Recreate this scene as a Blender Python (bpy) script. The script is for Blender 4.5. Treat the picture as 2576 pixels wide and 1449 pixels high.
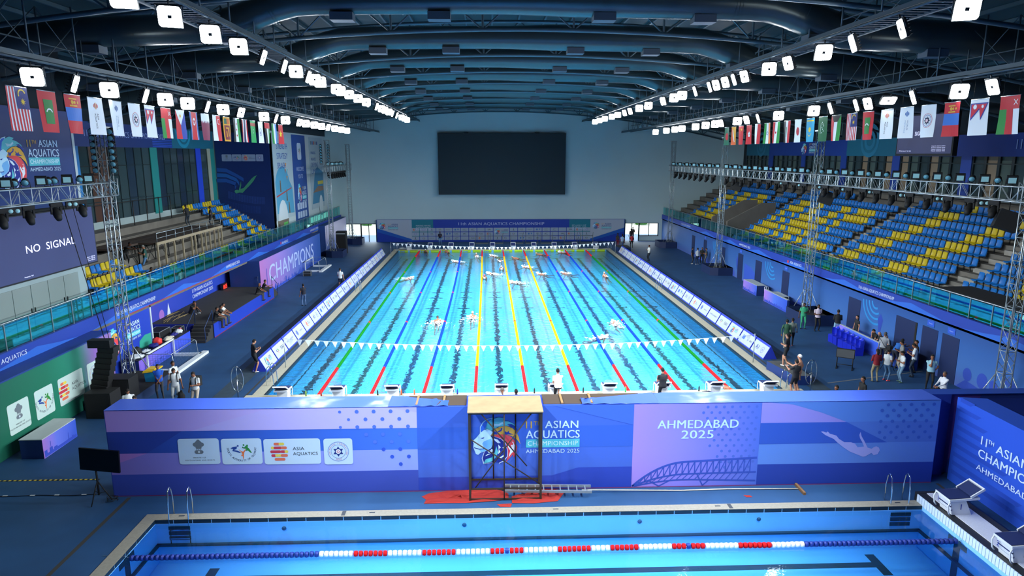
import bpy, bmesh, math, random
from mathutils import Vector, Matrix, Euler
random.seed(7)
sc = bpy.context.scene
for o in list(bpy.data.objects): bpy.data.objects.remove(o)
COL = sc.collection
PI = math.pi
# ------------------------------------------------------------------ camera (2576 x 1449 frame)
CF, CX, CY, CZ, YAW, PIT, ROL = 1688.85, -1.8514, -30.043, 11.3754, 0.0367387, 0.1961878, 0.0006125
cam = bpy.data.cameras.new('camera'); camo = bpy.data.objects.new('camera', cam); COL.objects.link(camo)
cam.sensor_width = 36.0; cam.lens = 36.0*CF/2576; cam.clip_end = 500
fw = Vector((math.sin(YAW)*math.cos(PIT), math.cos(YAW)*math.cos(PIT), -math.sin(PIT)))
rt = Vector((math.cos(YAW), -math.sin(YAW), 0)); up = rt.cross(fw)
rt, up = rt*math.cos(ROL)+up*math.sin(ROL), -rt*math.sin(ROL)+up*math.cos(ROL)
camo.matrix_world = Matrix(((rt.x, up.x, -fw.x, CX), (rt.y, up.y, -fw.y, CY), (rt.z, up.z, -fw.z, CZ), (0, 0, 0, 1)))
sc.camera = camo
sc.view_settings.view_transform = 'Standard'; sc.view_settings.look = 'None'
sc.view_settings.exposure = 0.0; sc.view_settings.gamma = 1.0; sc.view_settings.use_curve_mapping = False
def on(u, v, axis, val):
    """point of the plane axis=val seen at photo pixel (u,v): used to measure positions off the photograph"""
    d = fw + rt*((u-1288)/CF) + up*((724.5-v)/CF); c = Vector((CX, CY, CZ)); i = 'xyz'.index(axis)
    return c + d*((val-c[i])/d[i])
# ------------------------------------------------------------------ world: daylight outside
w = bpy.data.worlds.new('world'); sc.world = w; w.use_nodes = True
bg = w.node_tree.nodes['Background']; bg.inputs[0].default_value = (0.80, 0.93, 1.0, 1); bg.inputs[1].default_value = 6.0
# ------------------------------------------------------------------ lamps of the hall: rows of floodlights along four catwalks
LAMPS = []   # (x, y, z, aim x, aim y, face) filled here, bodies are built further down
def row(x, z, ys, faces):
    for y, f in zip(ys, faces): LAMPS.append((x, y, z, f))
IN, OUT = 10.35, 15.5
row(-IN, 15.35, [-25, -20, -16, -13, -10.6, -7.9, -5.5, -2.8, -.1, 1.55, 3.8, 4.9, 6.0, 9.8, 10.9, 13.4, 16.3, 19.4, 20.6, 24.1, 26.5, 28.2, 30.6, 33.1, 36, 39.5, 42, 44.2], 'cccccccsscscccccccsscccssccc')
row(IN, 15.35, [-24, -19, -15.5, -12.4, -9.6, -6.9, -5.0, -2.0, -.2, 2.7, 4.1, 5.3, 6.7, 7.8, 10.4, 13.0, 14.8, 17.7, 21.9, 25, 28.6, 31, 34, 37, 41, 44.4, 47.5], 'ccccsscacasaassccaccaaccccc')
row(-OUT, 14.0, [-8.5, -6.3, -4.3, -1.6, 0.0, 2.2, 4.5, 6.4, 9.05, 12.9, 15.4, 17.4, 20.9, 22.6, 25.2, 27.5, 30, 32.5, 35.3, 37.8], 'cscsccscacscacccaccc')
row(OUT, 14.0, [-6.7, -5.1, -2.3, -.65, 1.0, 2.0, 4.4, 6.1, 10.5, 13.65, 15.6, 17.2, 20.6, 21.8, 24.1, 26.7, 30.7, 33, 36, 40.2], 'acsdassccsacaccccccc')
LE = 2700.0
HOT = 2.3      # lamps over the front pool burn brighter
for i, (x, y, z, f) in enumerate(LAMPS):
    L = bpy.data.lights.new('floodlight_beam', 'SPOT'); L.energy = LE*(HOT if y < -9 else 1); L.spot_size = math.radians(104); L.spot_blend = .8
    L.shadow_soft_size = .25; L.color = (0.90, 0.97, 1.0)
    o = bpy.data.objects.new('floodlight_beam', L); COL.objects.link(o); o.location = (x*.985, y, z-.32)
    tgt = Vector((-x*.25, y + (5 if y < 30 else 1), 0)); o.rotation_euler = (tgt-o.location).to_track_quat('-Z', 'Y').to_euler()

# ------------------------------------------------------------------ materials
def lin(h):
    h = h.lstrip('#'); c = [int(h[i:i+2], 16)/255 for i in (0, 2, 4)]
    return tuple(x/12.92 if x <= .04045 else ((x+.055)/1.055)**2.4 for x in c)
MC = {}
def M(hexc, rough=.6, metal=0.0, emit=0, noise=0.0, scale=4.0, alpha=1, name=None, spec=.5):
    k = (hexc, rough, metal, emit, noise, scale, alpha, spec)
    if k in MC: return MC[k]
    m = bpy.data.materials.new(name or ('paint_'+hexc)); m.use_nodes = True; nt = m.node_tree; b = nt.nodes['Principled BSDF']
    c = lin(hexc)
    b.inputs['Base Color'].default_value = (*c, 1); b.inputs['Roughness'].default_value = rough; b.inputs['Metallic'].default_value = metal
    b.inputs['Specular IOR Level'].default_value = spec
    if alpha < 1: b.inputs['Alpha'].default_value = alpha
    if emit: b.inputs['Emission Color'].default_value = (*c, 1); b.inputs['Emission Strength'].default_value = emit
    if noise:
        n = nt.nodes.new('ShaderNodeTexNoise'); n.inputs['Scale'].default_value = scale; n.inputs['Detail'].default_value = 4
        g = nt.nodes.new('ShaderNodeTexCoord'); nt.links.new(g.outputs['Object'], n.inputs['Vector'])
        r = nt.nodes.new('ShaderNodeValToRGB'); r.color_ramp.elements[0].position = .3; r.color_ramp.elements[1].position = .7
        r.color_ramp.elements[0].color = (*[x*(1-noise) for x in c], 1); r.color_ramp.elements[1].color = (*[min(1, x*(1+noise)) for x in c], 1)
        nt.links.new(n.outputs['Fac'], r.inputs['Fac']); nt.links.new(r.outputs['Color'], b.inputs['Base Color'])
    MC[k] = m; return m
def grad(name, axis, stops, rough=.5):
    """printed colour gradient along a world axis: stops = [(pos, hex), ...]"""
    m = bpy.data.materials.new(name); m.use_nodes = True; nt = m.node_tree; b = nt.nodes['Principled BSDF']
    g = nt.nodes.new('ShaderNodeNewGeometry'); s = nt.nodes.new('ShaderNodeSeparateXYZ'); nt.links.new(g.outputs['Position'], s.inputs[0])
    mr = nt.nodes.new('ShaderNodeMapRange'); mr.inputs[1].default_value = stops[0][0]; mr.inputs[2].default_value = stops[-1][0]
    nt.links.new(s.outputs['XYZ'.index(axis.upper())], mr.inputs[0])
    r = nt.nodes.new('ShaderNodeValToRGB'); a, z = stops[0][0], stops[-1][0]
    e = r.color_ramp.elements
    e[0].position = 0; e[0].color = (*lin(stops[0][1]), 1); e[1].position = 1; e[1].color = (*lin(stops[-1][1]), 1)
    for p, h in stops[1:-1]:
        q = e.new((p-a)/(z-a)); q.color = (*lin(h), 1)
    nt.links.new(mr.outputs[0], r.inputs['Fac']); nt.links.new(r.outputs['Color'], b.inputs['Base Color']); b.inputs['Roughness'].default_value = rough
    return m
# ------------------------------------------------------------------ mesh building
def nth(n):
    return ['first', 'second', 'third', 'fourth', 'fifth', 'sixth', 'seventh', 'eighth', 'ninth', 'tenth'][n-1] if n <= 10 else '%d%s' % (n, 'th' if 10 < n % 100 < 14 else {1: 'st', 2: 'nd', 3: 'rd'}.get(n % 10, 'th'))
def props(o, label=None, cat=None, group=None, kind=None):
    if label: o['label'] = label
    if cat: o['category'] = cat
    if group: o['group'] = group
    if kind: o['kind'] = kind
    return o
def empty(name, loc, label, cat, group=None, rz=0):
    o = bpy.data.objects.new(name, None); COL.objects.link(o); o.location = loc; o.rotation_euler = (0, 0, rz)
    return props(o, label, cat, group)
class MB:
    def __init__(s): s.v = []; s.f = []; s.m = []; s.mats = []; s.sm = []
    def mi(s, m):
        if m not in s.mats: s.mats.append(m)
        return s.mats.index(m)
    def add(s, vs, fs, m, smooth=False):
        b = len(s.v); s.v.extend([tuple(v) for v in vs]); k = s.mi(m)
        for f in fs: s.f.append([b+i for i in f]); s.m.append(k); s.sm.append(smooth)
    def box(s, x0, x1, y0, y1, z0, z1, m, T=None):
        if x0 > x1: x0, x1 = x1, x0
        if y0 > y1: y0, y1 = y1, y0
        if z0 > z1: z0, z1 = z1, z0
        vs = [Vector((x, y, z)) for z in (z0, z1) for y in (y0, y1) for x in (x0, x1)]
        if T: vs = [T @ v for v in vs]
        s.add(vs, [(0, 2, 3, 1), (4, 5, 7, 6), (0, 1, 5, 4), (2, 6, 7, 3), (0, 4, 6, 2), (1, 3, 7, 5)], m)
        return s
    def prism(s, pts, d, m):
        """extrude polygon pts (3D list) by vector d"""
        n = len(pts); d = Vector(d); vs = [Vector(p) for p in pts]+[Vector(p)+d for p in pts]
        s.add(vs, [tuple(range(n))[::-1], tuple(range(n, 2*n))]+[(i, (i+1) % n, n+(i+1) % n, n+i) for i in range(n)], m); return s
    def quad(s, a, b, c, d, m): s.add([a, b, c, d], [(0, 1, 2, 3)], m); return s
    def tube(s, pts, r, m, n=6, caps=True, smooth=True, closed=False):
        pts = [Vector(p) for p in pts]; R = r if isinstance(r, (list, tuple)) else [r]*len(pts)
        rings = []; prev = None; N = len(pts)
        for i, p in enumerate(pts):
            if closed: t = pts[(i+1) % N]-pts[i-1]
            else: t = (pts[min(i+1, N-1)]-pts[max(i-1, 0)])
            if t.length < 1e-9: t = Vector((0, 0, 1))
            t.normalize()
            if prev is None:
                a = Vector((0, 0, 1)) if abs(t.z) < .9 else Vector((1, 0, 0)); e = t.cross(a).normalized()
            else: e = (prev-t*prev.dot(t)).normalized()
            prev = e; f = t.cross(e)
            rings.append([p+(e*math.cos(2*PI*k/n)+f*math.sin(2*PI*k/n))*R[i] for k in range(n)])
        vs = [v for g in rings for v in g]; fs = []
        for i in range(N if closed else N-1):
            j = (i+1) % N
            for k in range(n): fs.append((i*n+k, i*n+(k+1) % n, j*n+(k+1) % n, j*n+k))
        if caps and not closed: fs += [tuple(range(n))[::-1], tuple(range((N-1)*n, N*n))]
        s.add(vs, fs, m, smooth); return s
    def ell(s, c, r, m, nu=10, nv=7, T=None, cut=None):
        c = Vector(c); vs = []; fs = []
        for j in range(nv+1):
            th = PI*j/nv
            for i in range(nu):
                ph = 2*PI*i/nu; v = Vector((math.sin(th)*math.cos(ph)*r[0], math.sin(th)*math.sin(ph)*r[1], math.cos(th)*r[2]))
                vs.append((T @ v if T else v)+c)
        for j in range(nv):
            for i in range(nu):
                q = (j*nu+i, (j+1)*nu+i, (j+1)*nu+(i+1) % nu, j*nu+(i+1) % nu)
                if cut and not cut(sum((vs[a]-c for a in q), Vector())/4): continue
                fs.append(q)
        s.add(vs, fs, m, True); return s
    def build(s, name, parent=None, origin=None, loc=None, label=None, cat=None, group=None, kind=None, rz=0):
        me = bpy.data.meshes.new(name); og = Vector(origin) if origin else Vector((0, 0, 0))
        me.from_pydata([tuple(Vector(v)-og) for v in s.v] if origin else s.v, [], s.f)
        for m in s.mats: me.materials.append(m)
        me.polygons.foreach_set('material_index', s.m); me.polygons.foreach_set('use_smooth', s.sm); me.update()
        o = bpy.data.objects.new(name, me); COL.objects.link(o)
        if parent: o.parent = parent
        if origin:
            o.location = og - (parent.location if parent else Vector((0, 0, 0)))
        if loc: o.location = loc
        if rz: o.rotation_euler = (0, 0, rz)
        return props(o, label, cat, group, kind)
def copy_tree(o, parent=None, loc=None, rz=None):
    c = o.copy(); COL.objects.link(c)
    if parent: c.parent = parent
    for ch in list(o.children): copy_tree(ch, c)
    if loc is not None: c.location = loc
    if rz is not None: c.rotation_euler = (0, 0, rz)
    return c
# ------------------------------------------------------------------ flat printed graphics laid on a panel
TX = {}
def text_geo(s, bold=.02):
    k = s
    if k in TX: return TX[k]
    cu = bpy.data.curves.new('t', 'FONT'); cu.body = s; cu.size = 1; cu.offset = 0; cu.resolution_u = 3; cu.space_character = 1.04
    ob = bpy.data.objects.new('t', cu); COL.objects.link(ob); dg = bpy.context.evaluated_depsgraph_get(); dg.update()
    me = bpy.data.meshes.new_from_object(ob.evaluated_get(dg))
    vs = [(v.co.x, v.co.y) for v in me.vertices]; fs = [tuple(p.vertices) for p in me.polygons]
    bpy.data.objects.remove(ob); bpy.data.curves.remove(cu); bpy.data.meshes.remove(me)
    if not vs: vs = [(0, 0)]
    x0 = min(v[0] for v in vs); x1 = max(v[0] for v in vs); y1 = max(v[1] for v in vs)
    cap = .72 if y1 < .9 else .72
    TX[k] = ([((x-x0), y) for x, y in vs], fs, x1-x0, cap); return TX[k]
class Art:
    """drawing on the plane O + u*U + v*V, layers lifted along the normal by 4 mm each"""
    def __init__(s, mb, O, U, V, eps=.004, rough=.5):
        s.mb = mb; s.O = Vector(O); s.U = Vector(U).normalized(); s.V = Vector(V).normalized(); s.N = s.U.cross(s.V); s.eps = eps; s.rough = rough; s.X = (0, 0, 1, 1)
    def at(s, ox, oy, sx, sy=None):
        a = Art(s.mb, s.O, s.U, s.V, s.eps, s.rough); bx, by, cx, cy = s.X; sy = sx if sy is None else sy
        a.X = (bx+ox*cx, by+oy*cy, cx*sx, cy*sy); return a
    def P(s, u, v, l): return s.O + s.U*(s.X[0]+u*s.X[2]) + s.V*(s.X[1]+v*s.X[3]) + s.N*(s.eps*l)
    def m(s, c): return M(c, s.rough) if isinstance(c, str) else c
    def poly(s, pts, c, l=1):
        s.mb.seq = (getattr(s.mb, 'seq', 0)+1) % 45; l = l+.02*s.mb.seq      # every shape a hair above the last
        n = len(pts); vs = [s.P(u, v, l) for u, v in pts]
        if n > 4:
            from mathutils.geometry import tessellate_polygon
            tri = tessellate_polygon([[Vector((u, v, 0)) for u, v in pts]])
            fs = []
            for a, b, c_ in tri:
                pa, pb, pc = pts[a], pts[b], pts[c_]
                cr = (pb[0]-pa[0])*(pc[1]-pa[1])-(pb[1]-pa[1])*(pc[0]-pa[0])
                fs.append((a, b, c_) if cr > 0 else (a, c_, b))
            s.mb.add(vs, fs, s.m(c))
        else: s.mb.add(vs, [tuple(range(n))], s.m(c))
        return s
    def rect(s, u0, v0, u1, v1, c, l=1): return s.poly([(u0, v0), (u1, v0), (u1, v1), (u0, v1)], c, l)
    def rrect(s, u0, v0, u1, v1, r, c, l=1):
        pts = []
        for cx, cy, a in ((u1-r, v0+r, -90), (u1-r, v1-r, 0), (u0+r, v1-r, 90), (u0+r, v0+r, 180)):
            for k in range(5):
                t = math.radians(a+90*k/4); pts.append((cx+r*math.cos(t), cy+r*math.sin(t)))
        return s.poly(pts, c, l)
    def circ(s, u, v, r, c, l=1, n=14, ry=None):
        ry = r if ry is None else ry
        return s.poly([(u+r*math.cos(2*PI*k/n), v+ry*math.sin(2*PI*k/n)) for k in range(n)], c, l)
    def star(s, u, v, r, n, c, l=1, q=.4, rot=90):
        return s.poly([(u+r*(1 if k % 2 == 0 else q)*math.cos(math.radians(rot)+PI*k/n), v+r*(1 if k % 2 == 0 else q)*math.sin(math.radians(rot)+PI*k/n)) for k in range(2*n)], c, l)
    def line(s, pts, w, c, l=1):
        for (a, b), (c2, d) in zip(pts[:-1], pts[1:]):
            dx, dy = c2-a, d-b; L = math.hypot(dx, dy) or 1; nx, ny = -dy/L*w/2, dx/L*w/2
            s.poly([(a-nx, b-ny), (c2-nx, d-ny), (c2+nx, d+ny), (a+nx, b+ny)], c, l)
        return s
    def ring(s, u, v, r, w, c, l=1, a0=0, a1=360, n=24):
        p = [math.radians(a0+(a1-a0)*k/n) for k in range(n+1)]
        for a, b in zip(p[:-1], p[1:]):
            s.poly([(u+r*math.cos(a), v+r*math.sin(a)), (u+(r+w)*math.cos(a), v+(r+w)*math.sin(a)), (u+(r+w)*math.cos(b), v+(r+w)*math.sin(b)), (u+r*math.cos(b), v+r*math.sin(b))], c, l)
        return s
    def text(s, t, u, v, h, c, w=None, align='l', l=2, bold=.02, rot=0):
        """capital height h; w = exact width; (u,v) = baseline start / centre"""
        if bold > .012 and h > .12:      # heavy lettering: two plain strokes side by side, no overlapping outlines
            d = (bold-.004)*h*.8
            wn = None if w is None else w-2*d
            for k, q in enumerate((-d, d)): s.text(t, u+q*math.cos(math.radians(rot))+(d if align == 'l' else (-d if align == 'r' else 0)), v+q*math.sin(math.radians(rot)), h, c, wn, align, l+.1*k, 0, rot)
            return s
        vs, fs, W, cap = text_geo(t, bold); ky = h/cap; kx = ky if w is None else w/W
        off = 0 if align == 'l' else (-W*kx/2 if align == 'c' else -W*kx)
        cr, sr = math.cos(math.radians(rot)), math.sin(math.radians(rot))
        s.mb.add([s.P(u+(x*kx+off)*cr-y*ky*sr, v+(x*kx+off)*sr+y*ky*cr, l) for x, y in vs], fs, s.m(c)); return s
    def arctext(s, t, u, v, r, h, a0, a1, c, l=2, inward=False):
        n = len(t)
        for i, ch in enumerate(t):
            if ch == ' ': continue
            a = a0+(a1-a0)*(i+.5)/n; ra = math.radians(a)
            s.text(ch, u+r*math.cos(ra), v+r*math.sin(ra), h, c, align='c', l=l, rot=(a+90 if inward else a-90))
        return s
# logos, each drawn in a box of width w and height h centred on (0,0)
def lg_ministry(a, l=3):
    g = '6c7780'
    a.circ(0, .30, .13, g, l); a.circ(-.12, .27, .08, g, l); a.circ(.12, .27, .08, g, l); a.circ(0, .39, .07, g, l)
    a.poly([(-.13, .24), (.13, .24), (.09, .1), (-.09, .1)], g, l)
    for x in (-.07, 0, .07): a.rect(x-.018, .02, x+.018, .12, '8a949c', l)
    a.circ(-.09, -.02, .07, g, l); a.circ(.09, -.02, .07, g, l); a.rect(-.1, -.09, .1, .05, g, l); a.circ(0, -.02, .04, 'c9d6de', l+1)
    a.text('MINISTRY OF', 0, -.27, .055, '39434d', align='c', l=l); a.text('YOUTH AFFAIRS AND SPORTS', 0, -.37, .055, '39434d', w=1.08, align='c', l=l)
def lg_sag(a, l=3, txt=True):
    b, o, g = '1b3f8f', 'e8743a', '2f8a3f'
    a.circ(-.13, .22, .033, b, l); a.poly([(-.4, .13), (-.3, .18), (-.16, .2), (-.18, .1), (-.28, .06), (-.16, .04), (-.04, -.03), (-.06, -.06), (-.2, -.01), (-.34, .02), (-.3, .1)], b, l)
    a.circ(.08, .25, .033, g, l); a.poly([(.02, .14), (.1, .16), (.2, .27), (.24, .25), (.22, .16), (.28, .1), (.36, -.06), (.32, -.06), (.22, .04), (.14, .02), (.17, .1), (.1, .12), (.04, .2)], g, l)
    a.poly([(-.12, .1), (.0, .0), (.06, .0), (.14, .09), (.15, .06), (.09, -.03), (.07, -.1), (.05, -.29), (.03, -.29), (.02, -.12), (-.01, -.04)], o, l); a.circ(.0, -.15, .03, o, l)
    if txt: a.arctext('SPORTS AUTHORITY OF GUJARAT', 0, .14, .53, .075, 178, 362, '31405f', l, inward=True)
def lg_asia(a, l=3, txt=True, col='2b3340', big=1.0):
    r_, o, y = 'c23a4a', 'dd6f52', 'e2cf52'
    rows = [(.3, [(-.13, .04, o), (.05, .11, y), (.13, .19, y)]), (.15, [(-.24, -.17, y), (-.14, .1, r_), (.12, .28, o)]), (0, [(-.27, .06, r_), (.1, .22, r_), (.25, .32, y)]), (-.15, [(-.24, -.13, r_), (-.1, -.03, y), (0, .07, y), (.1, .3, o)]), (-.3, [(-.13, .2, o)])]
    for v, segs in rows:
        for u0, u1, c in segs: a.rrect(u0-.03-.5*big, v-.055, u1+.03-.5*big, v+.055, .05, c, l)
    if txt:
        a.text('ASIA', .02, .05, .13, col, w=.42, l=l, bold=.0); a.text('AQUATICS', .02, -.15, .13, col, w=.9, l=l, bold=.0)
def lg_fed(a, l=3):
    a.ring(0, 0, .36, .02, '7a8cc9', l); a.ring(0, 0, .25, .015, '7a8cc9', l)
    a.arctext('SWIMMING FEDERATION', 0, 0, .285, .055, 205, -25, 'c8506a', l); a.arctext('INDIA', 0, 0, .33, .055, 250, 290, 'c8506a', l, inward=True)
    a.star(0, 0, .2, 6, '1c2f7a', l, q=.58); a.circ(0, 0, .09, 'e6eefb', l+1); a.ring(0, 0, .03, .02, 'c8506a', l+2)
def lg_lion(a, l=3):
    """lion head with swirling mane, drawn in photo-crop units: x 150..1170, y (down) 140..1120 mapped to -0.5..0.5"""
    def q(pts, c, ll): a.poly([((x-660)/1000, -(y-630)/1000) for x, y in pts], c, l+ll)
    q([(315, 500), (318, 370), (375, 270), (470, 205), (600, 180), (430, 410)], 'bfe6f7', 0)
    q([(335, 480), (332, 380), (385, 285), (470, 222), (560, 205), (430, 405)], '2b63d9', 1)
    q([(430, 400), (470, 280), (560, 215), (700, 180), (830, 200), (780, 235), (900, 260), (1020, 320), (1085, 400), (960, 350), (840, 345), (700, 365), (600, 410), (520, 475), (470, 455)], '5cc3cf', 1)
    q([(560, 300), (700, 312), (780, 270), (800, 300), (720, 345), (600, 360)], 'b8e6f5', 2)
    q([(870, 320), (960, 310), (1060, 370), (1110, 470), (1000, 390)], '16309b', 2)
    q([(510, 545), (600, 420), (720, 368), (860, 352), (980, 395), (1060, 470), (1115, 580), (1150, 720), (1080, 630), (960, 550), (850, 525), (700, 518), (600, 535)], 'd9a838', 2)
    q([(600, 520), (610, 450), (660, 470), (740, 430), (750, 385), (780, 400), (760, 450), (690, 480), (670, 520)], '16309b', 3)
    q([(800, 430), (870, 480), (910, 450), (920, 490), (1010, 525), (860, 525), (800, 510), (830, 480)], '16309b', 3)
    q([(560, 540), (700, 520), (850, 525), (960, 570), (1040, 660), (1085, 780), (1065, 900), (1010, 990), (990, 930), (930, 1000), (850, 1085), (890, 960), (870, 820), (830, 700), (740, 600), (640, 560)], 'de444c', 3)
    q([(500, 550), (640, 565), (760, 610), (850, 700), (890, 850), (885, 980), (800, 1070), (700, 1118), (730, 1070), (560, 1095), (380, 1115), (350, 1000), (400, 860), (520, 780), (590, 660)], 'c9dcf5', 3)
    q([(520, 550), (640, 570), (755, 618), (840, 705), (878, 850), (870, 970), (790, 1055), (720, 1085), (640, 1080), (400, 1100), (366, 1000), (410, 865), (525, 785), (590, 660)], '14248c', 4)
    q([(385, 1105), (430, 1020), (560, 980), (620, 880), (650, 750), (690, 880), (640, 980), (560, 1060), (480, 1085)], '5cc3cf', 5)
    q([(325, 480), (400, 425), (470, 405), (590, 470), (530, 540), (590, 620), (585, 700), (545, 790), (440, 850), (330, 880), (275, 925), (230, 905), (200, 830), (178, 770), (180, 690), (170, 640), (240, 580), (300, 510)], 'b9e3fa', 5)
    q([(400, 650), (540, 600), (575, 690), (540, 780), (440, 842), (340, 872), (300, 820), (400, 780), (360, 700)], '6fb4ee', 6)
    q([(190, 765), (300, 800), (400, 795), (400, 808), (300, 815), (200, 785)], '14248c', 7); q([(325, 590), (410, 565), (385, 598)], '14248c', 7); q([(150, 670), (185, 690), (180, 720), (160, 700)], '14248c', 7)
    for pts in ([(590, 590), (680, 620), (745, 690), (690, 695), (625, 645)], [(690, 715), (745, 780), (705, 812), (735, 870), (690, 915), (700, 830)], [(470, 860), (540, 830), (545, 810), (590, 820), (570, 870), (500, 890)], [(420, 950), (470, 910), (540, 900), (460, 940)], [(700, 990), (760, 960), (830, 910), (820, 960), (740, 1000)], [(770, 790), (830, 760), (820, 800)]):
        q(pts, 'd8ecfb', 6)
    q([(885, 715), (905, 720), (960, 790), (990, 770), (1005, 700), (975, 675), (1000, 670), (1030, 745), (1022, 850), (965, 905), (905, 985), (940, 850), (900, 790)], 'e8eef8', 4)
    a.circ((975-660)/1000, -(752-630)/1000, .02, 'e8eef8', l+4)
def lg_event(a, w, l=3, dark=False, lion=True, tag='AHMEDABAD 2025'):
    """stacked event lettering, w wide, top-left at (0,0)"""
    c = '2a3f8f' if dark else 'c7e2fb'
    a.text('11', 0, -.15*w, .145*w, 'd6a93a', w=.11*w, l=l, bold=.03); a.text('TH', .145*w, -.09*w, .08*w, 'd6a93a', l=l, bold=.02)
    a.text('ASIAN', .97*w, -.15*w, .15*w, c, w=.62*w, align='r', l=l, bold=.03); a.text('AQUATICS', .5*w, -.345*w, .16*w, c, w=w, align='c', l=l, bold=.03)
    a.rect(0, -.53*w, w, -.365*w, '52bccb', l-1); a.text('CHAMPIONSHIP', .5*w, -.49*w, .09*w, 'd5f0fb', w=.93*w, align='c', l=l, bold=.015)
    if tag: a.text(tag, .5*w, -.64*w, .08*w, c, w=w, align='c', l=l, bold=.015)
# ================================================================== the setting
DECK = M('1a436e', .62, noise=.12, scale=.8)
def struct(mb, name, **k): return mb.build(name, kind='structure', **k)
f = MB()
for a in [(-33, 33, 50, 66), (-33, -12.5, -10.4, 50), (12.5, 33, -10.4, 50), (-12.5, 12.5, -10.4, 0), (-33, -12.35, -37, -10.4), (12.3, 33, -37, -10.4), (-12.35, 12.3, -37, -36.5)]:
    f.box(*a, -.25, .1, DECK)
struct(f, 'floor')
f = MB()      # dark joints and grey mats on the deck
g1, g2 = M('33322f', .8), M('2b3f50', .8, noise=.2)
f.quad((-13.82, -8.9, .104), (-13.95, -8.9, .104), (-13.95, -16, .104), (-13.82, -16, .104), g1)
f.quad((13.75, -8.9, .104), (13.86, -8.9, .104), (13.86, -10, .104), (13.75, -10, .104), g1)
for s in (-1, 1):
    a, b = sorted((s*14.0, s*14.9)); f.quad((a, -7, .104), (b, -7, .104), (b, 47, .104), (a, 47, .104), g2)
    a, b = sorted((s*13.35, s*13.45)); f.quad((a, -7, .106), (b, -7, .106), (b, 49, .106), (a, 49, .106), g1)
f.quad((15.2, 1.5, .107), (21.2, 3.2, .107), (21.2, 3.32, .107), (15.2, 1.62, .107), M('5c6470', .7))
struct(f, 'trim_1')
# ---- pool 1 coping and basin
TILE = M('a8a594', .55, noise=.08, scale=9); GUT = M('0b2233', .4)
f = MB()
for s in (-1, 1):
    f.box(s*12.5, s*13.1, -.6, 50.6, .1, .13, TILE); f.box(s*12.47, s*12.56, 0, 50, .0, .135, GUT)
f.box(-13.1, 13.1, 50, 50.9, .1, .16, TILE); f.box(-13.1, 13.1, -1.2, 0, .1, .4, TILE)
struct(f, 'trim_2')
def basin_mat(name, base, lines):
    m = bpy.data.materials.new(name); m.use_nodes = True; nt = m.node_tree; b = nt.nodes['Principled BSDF']; b.inputs['Roughness'].default_value = .6
    N = nt.nodes.new; Lk = nt.links.new
    g = N('ShaderNodeNewGeometry'); sp = N('ShaderNodeSeparateXYZ'); Lk(g.outputs['Position'], sp.inputs[0])
    def mt(op, a, b_=None, c=None):
        n = N('ShaderNodeMath'); n.operation = op
        for i, v in enumerate((a, b_, c)):
            if v is None: continue
            if isinstance(v, (int, float)): n.inputs[i].default_value = v
            else: Lk(v, n.inputs[i])
        return n.outputs[0]
    mp = N('ShaderNodeMapping'); mp.inputs['Scale'].default_value = (2.6, 1.5, 1); Lk(g.outputs['Position'], mp.inputs[0])
    nz = N('ShaderNodeTexNoise'); nz.inputs['Scale'].default_value = 1.6; nz.inputs['Detail'].default_value = 3.5; nz.inputs['Roughness'].default_value = .75; Lk(mp.outputs[0], nz.inputs['Vector'])
    sc2 = N('ShaderNodeSeparateXYZ'); Lk(nz.outputs['Color'], sc2.inputs[0])
    x = mt('ADD', sp.outputs[0], mt('MULTIPLY', mt('SUBTRACT', sc2.outputs[0], .5), .95))  # lane lines warped in the colour itself, imitating refraction through the ripples
    y = mt('ADD', sp.outputs[1], mt('MULTIPLY', mt('SUBTRACT', sc2.outputs[1], .5), .8))
    d = mt('ABSOLUTE', mt('SUBTRACT', mt('MODULO', mt('ADD', x, 25.0), 2.5), 1.25))
    ln = mt('MULTIPLY', mt('LESS_THAN', d, .15), mt('LESS_THAN', mt('ABSOLUTE', mt('SUBTRACT', y, 25.0)), 23.0))
    wide = mt('LESS_THAN', d, .5)
    for yy in (2.1, 22, 26, 28.3, 47.9):
        ln = mt('MAXIMUM', ln, mt('MULTIPLY', wide, mt('LESS_THAN', mt('ABSOLUTE', mt('SUBTRACT', y, yy)), .13)))
    ax = mt('ABSOLUTE', x); ln = mt('MAXIMUM', ln, mt('LESS_THAN', mt('ABSOLUTE', mt('SUBTRACT', mt('ABSOLUTE', mt('ADD', sp.outputs[0], mt('MULTIPLY', mt('SUBTRACT', sc2.outputs[0], .5), .3))), 12.1)), .04))
    mx = N('ShaderNodeMix'); mx.data_type = 'RGBA'; Lk(ln, mx.inputs[0]); mx.inputs[6].default_value = (*lin(base), 1); mx.inputs[7].default_value = (*lin(lines), 1)
    Lk(mx.outputs[2], b.inputs['Base Color']); return m
B1 = basin_mat('pool_tiles_with_lane_lines', '66c8f0', '0a3344'); B1w = M('6fc8ee', .5)
f = MB(); zb = -.6; e_ = 12.488
f.quad((-12.5, 0, zb), (12.5, 0, zb), (12.5, 50, zb), (-12.5, 50, zb), B1)
f.quad((-e_, 0, zb), (-e_, 50, zb), (-e_, 50, .09), (-e_, 0, .09), B1w); f.quad((e_, 50, zb), (e_, 0, zb), (e_, 0, .09), (e_, 50, .09), B1w)
f.quad((-12.5, 49.988, zb), (12.5, 49.988, zb), (12.5, 49.988, .09), (-12.5, 49.988, .09), B1w); f.quad((12.5, .012, zb), (-12.5, .012, zb), (-12.5, .012, .09), (12.5, .012, .09), B1w)
struct(f, 'trim_3')
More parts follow.
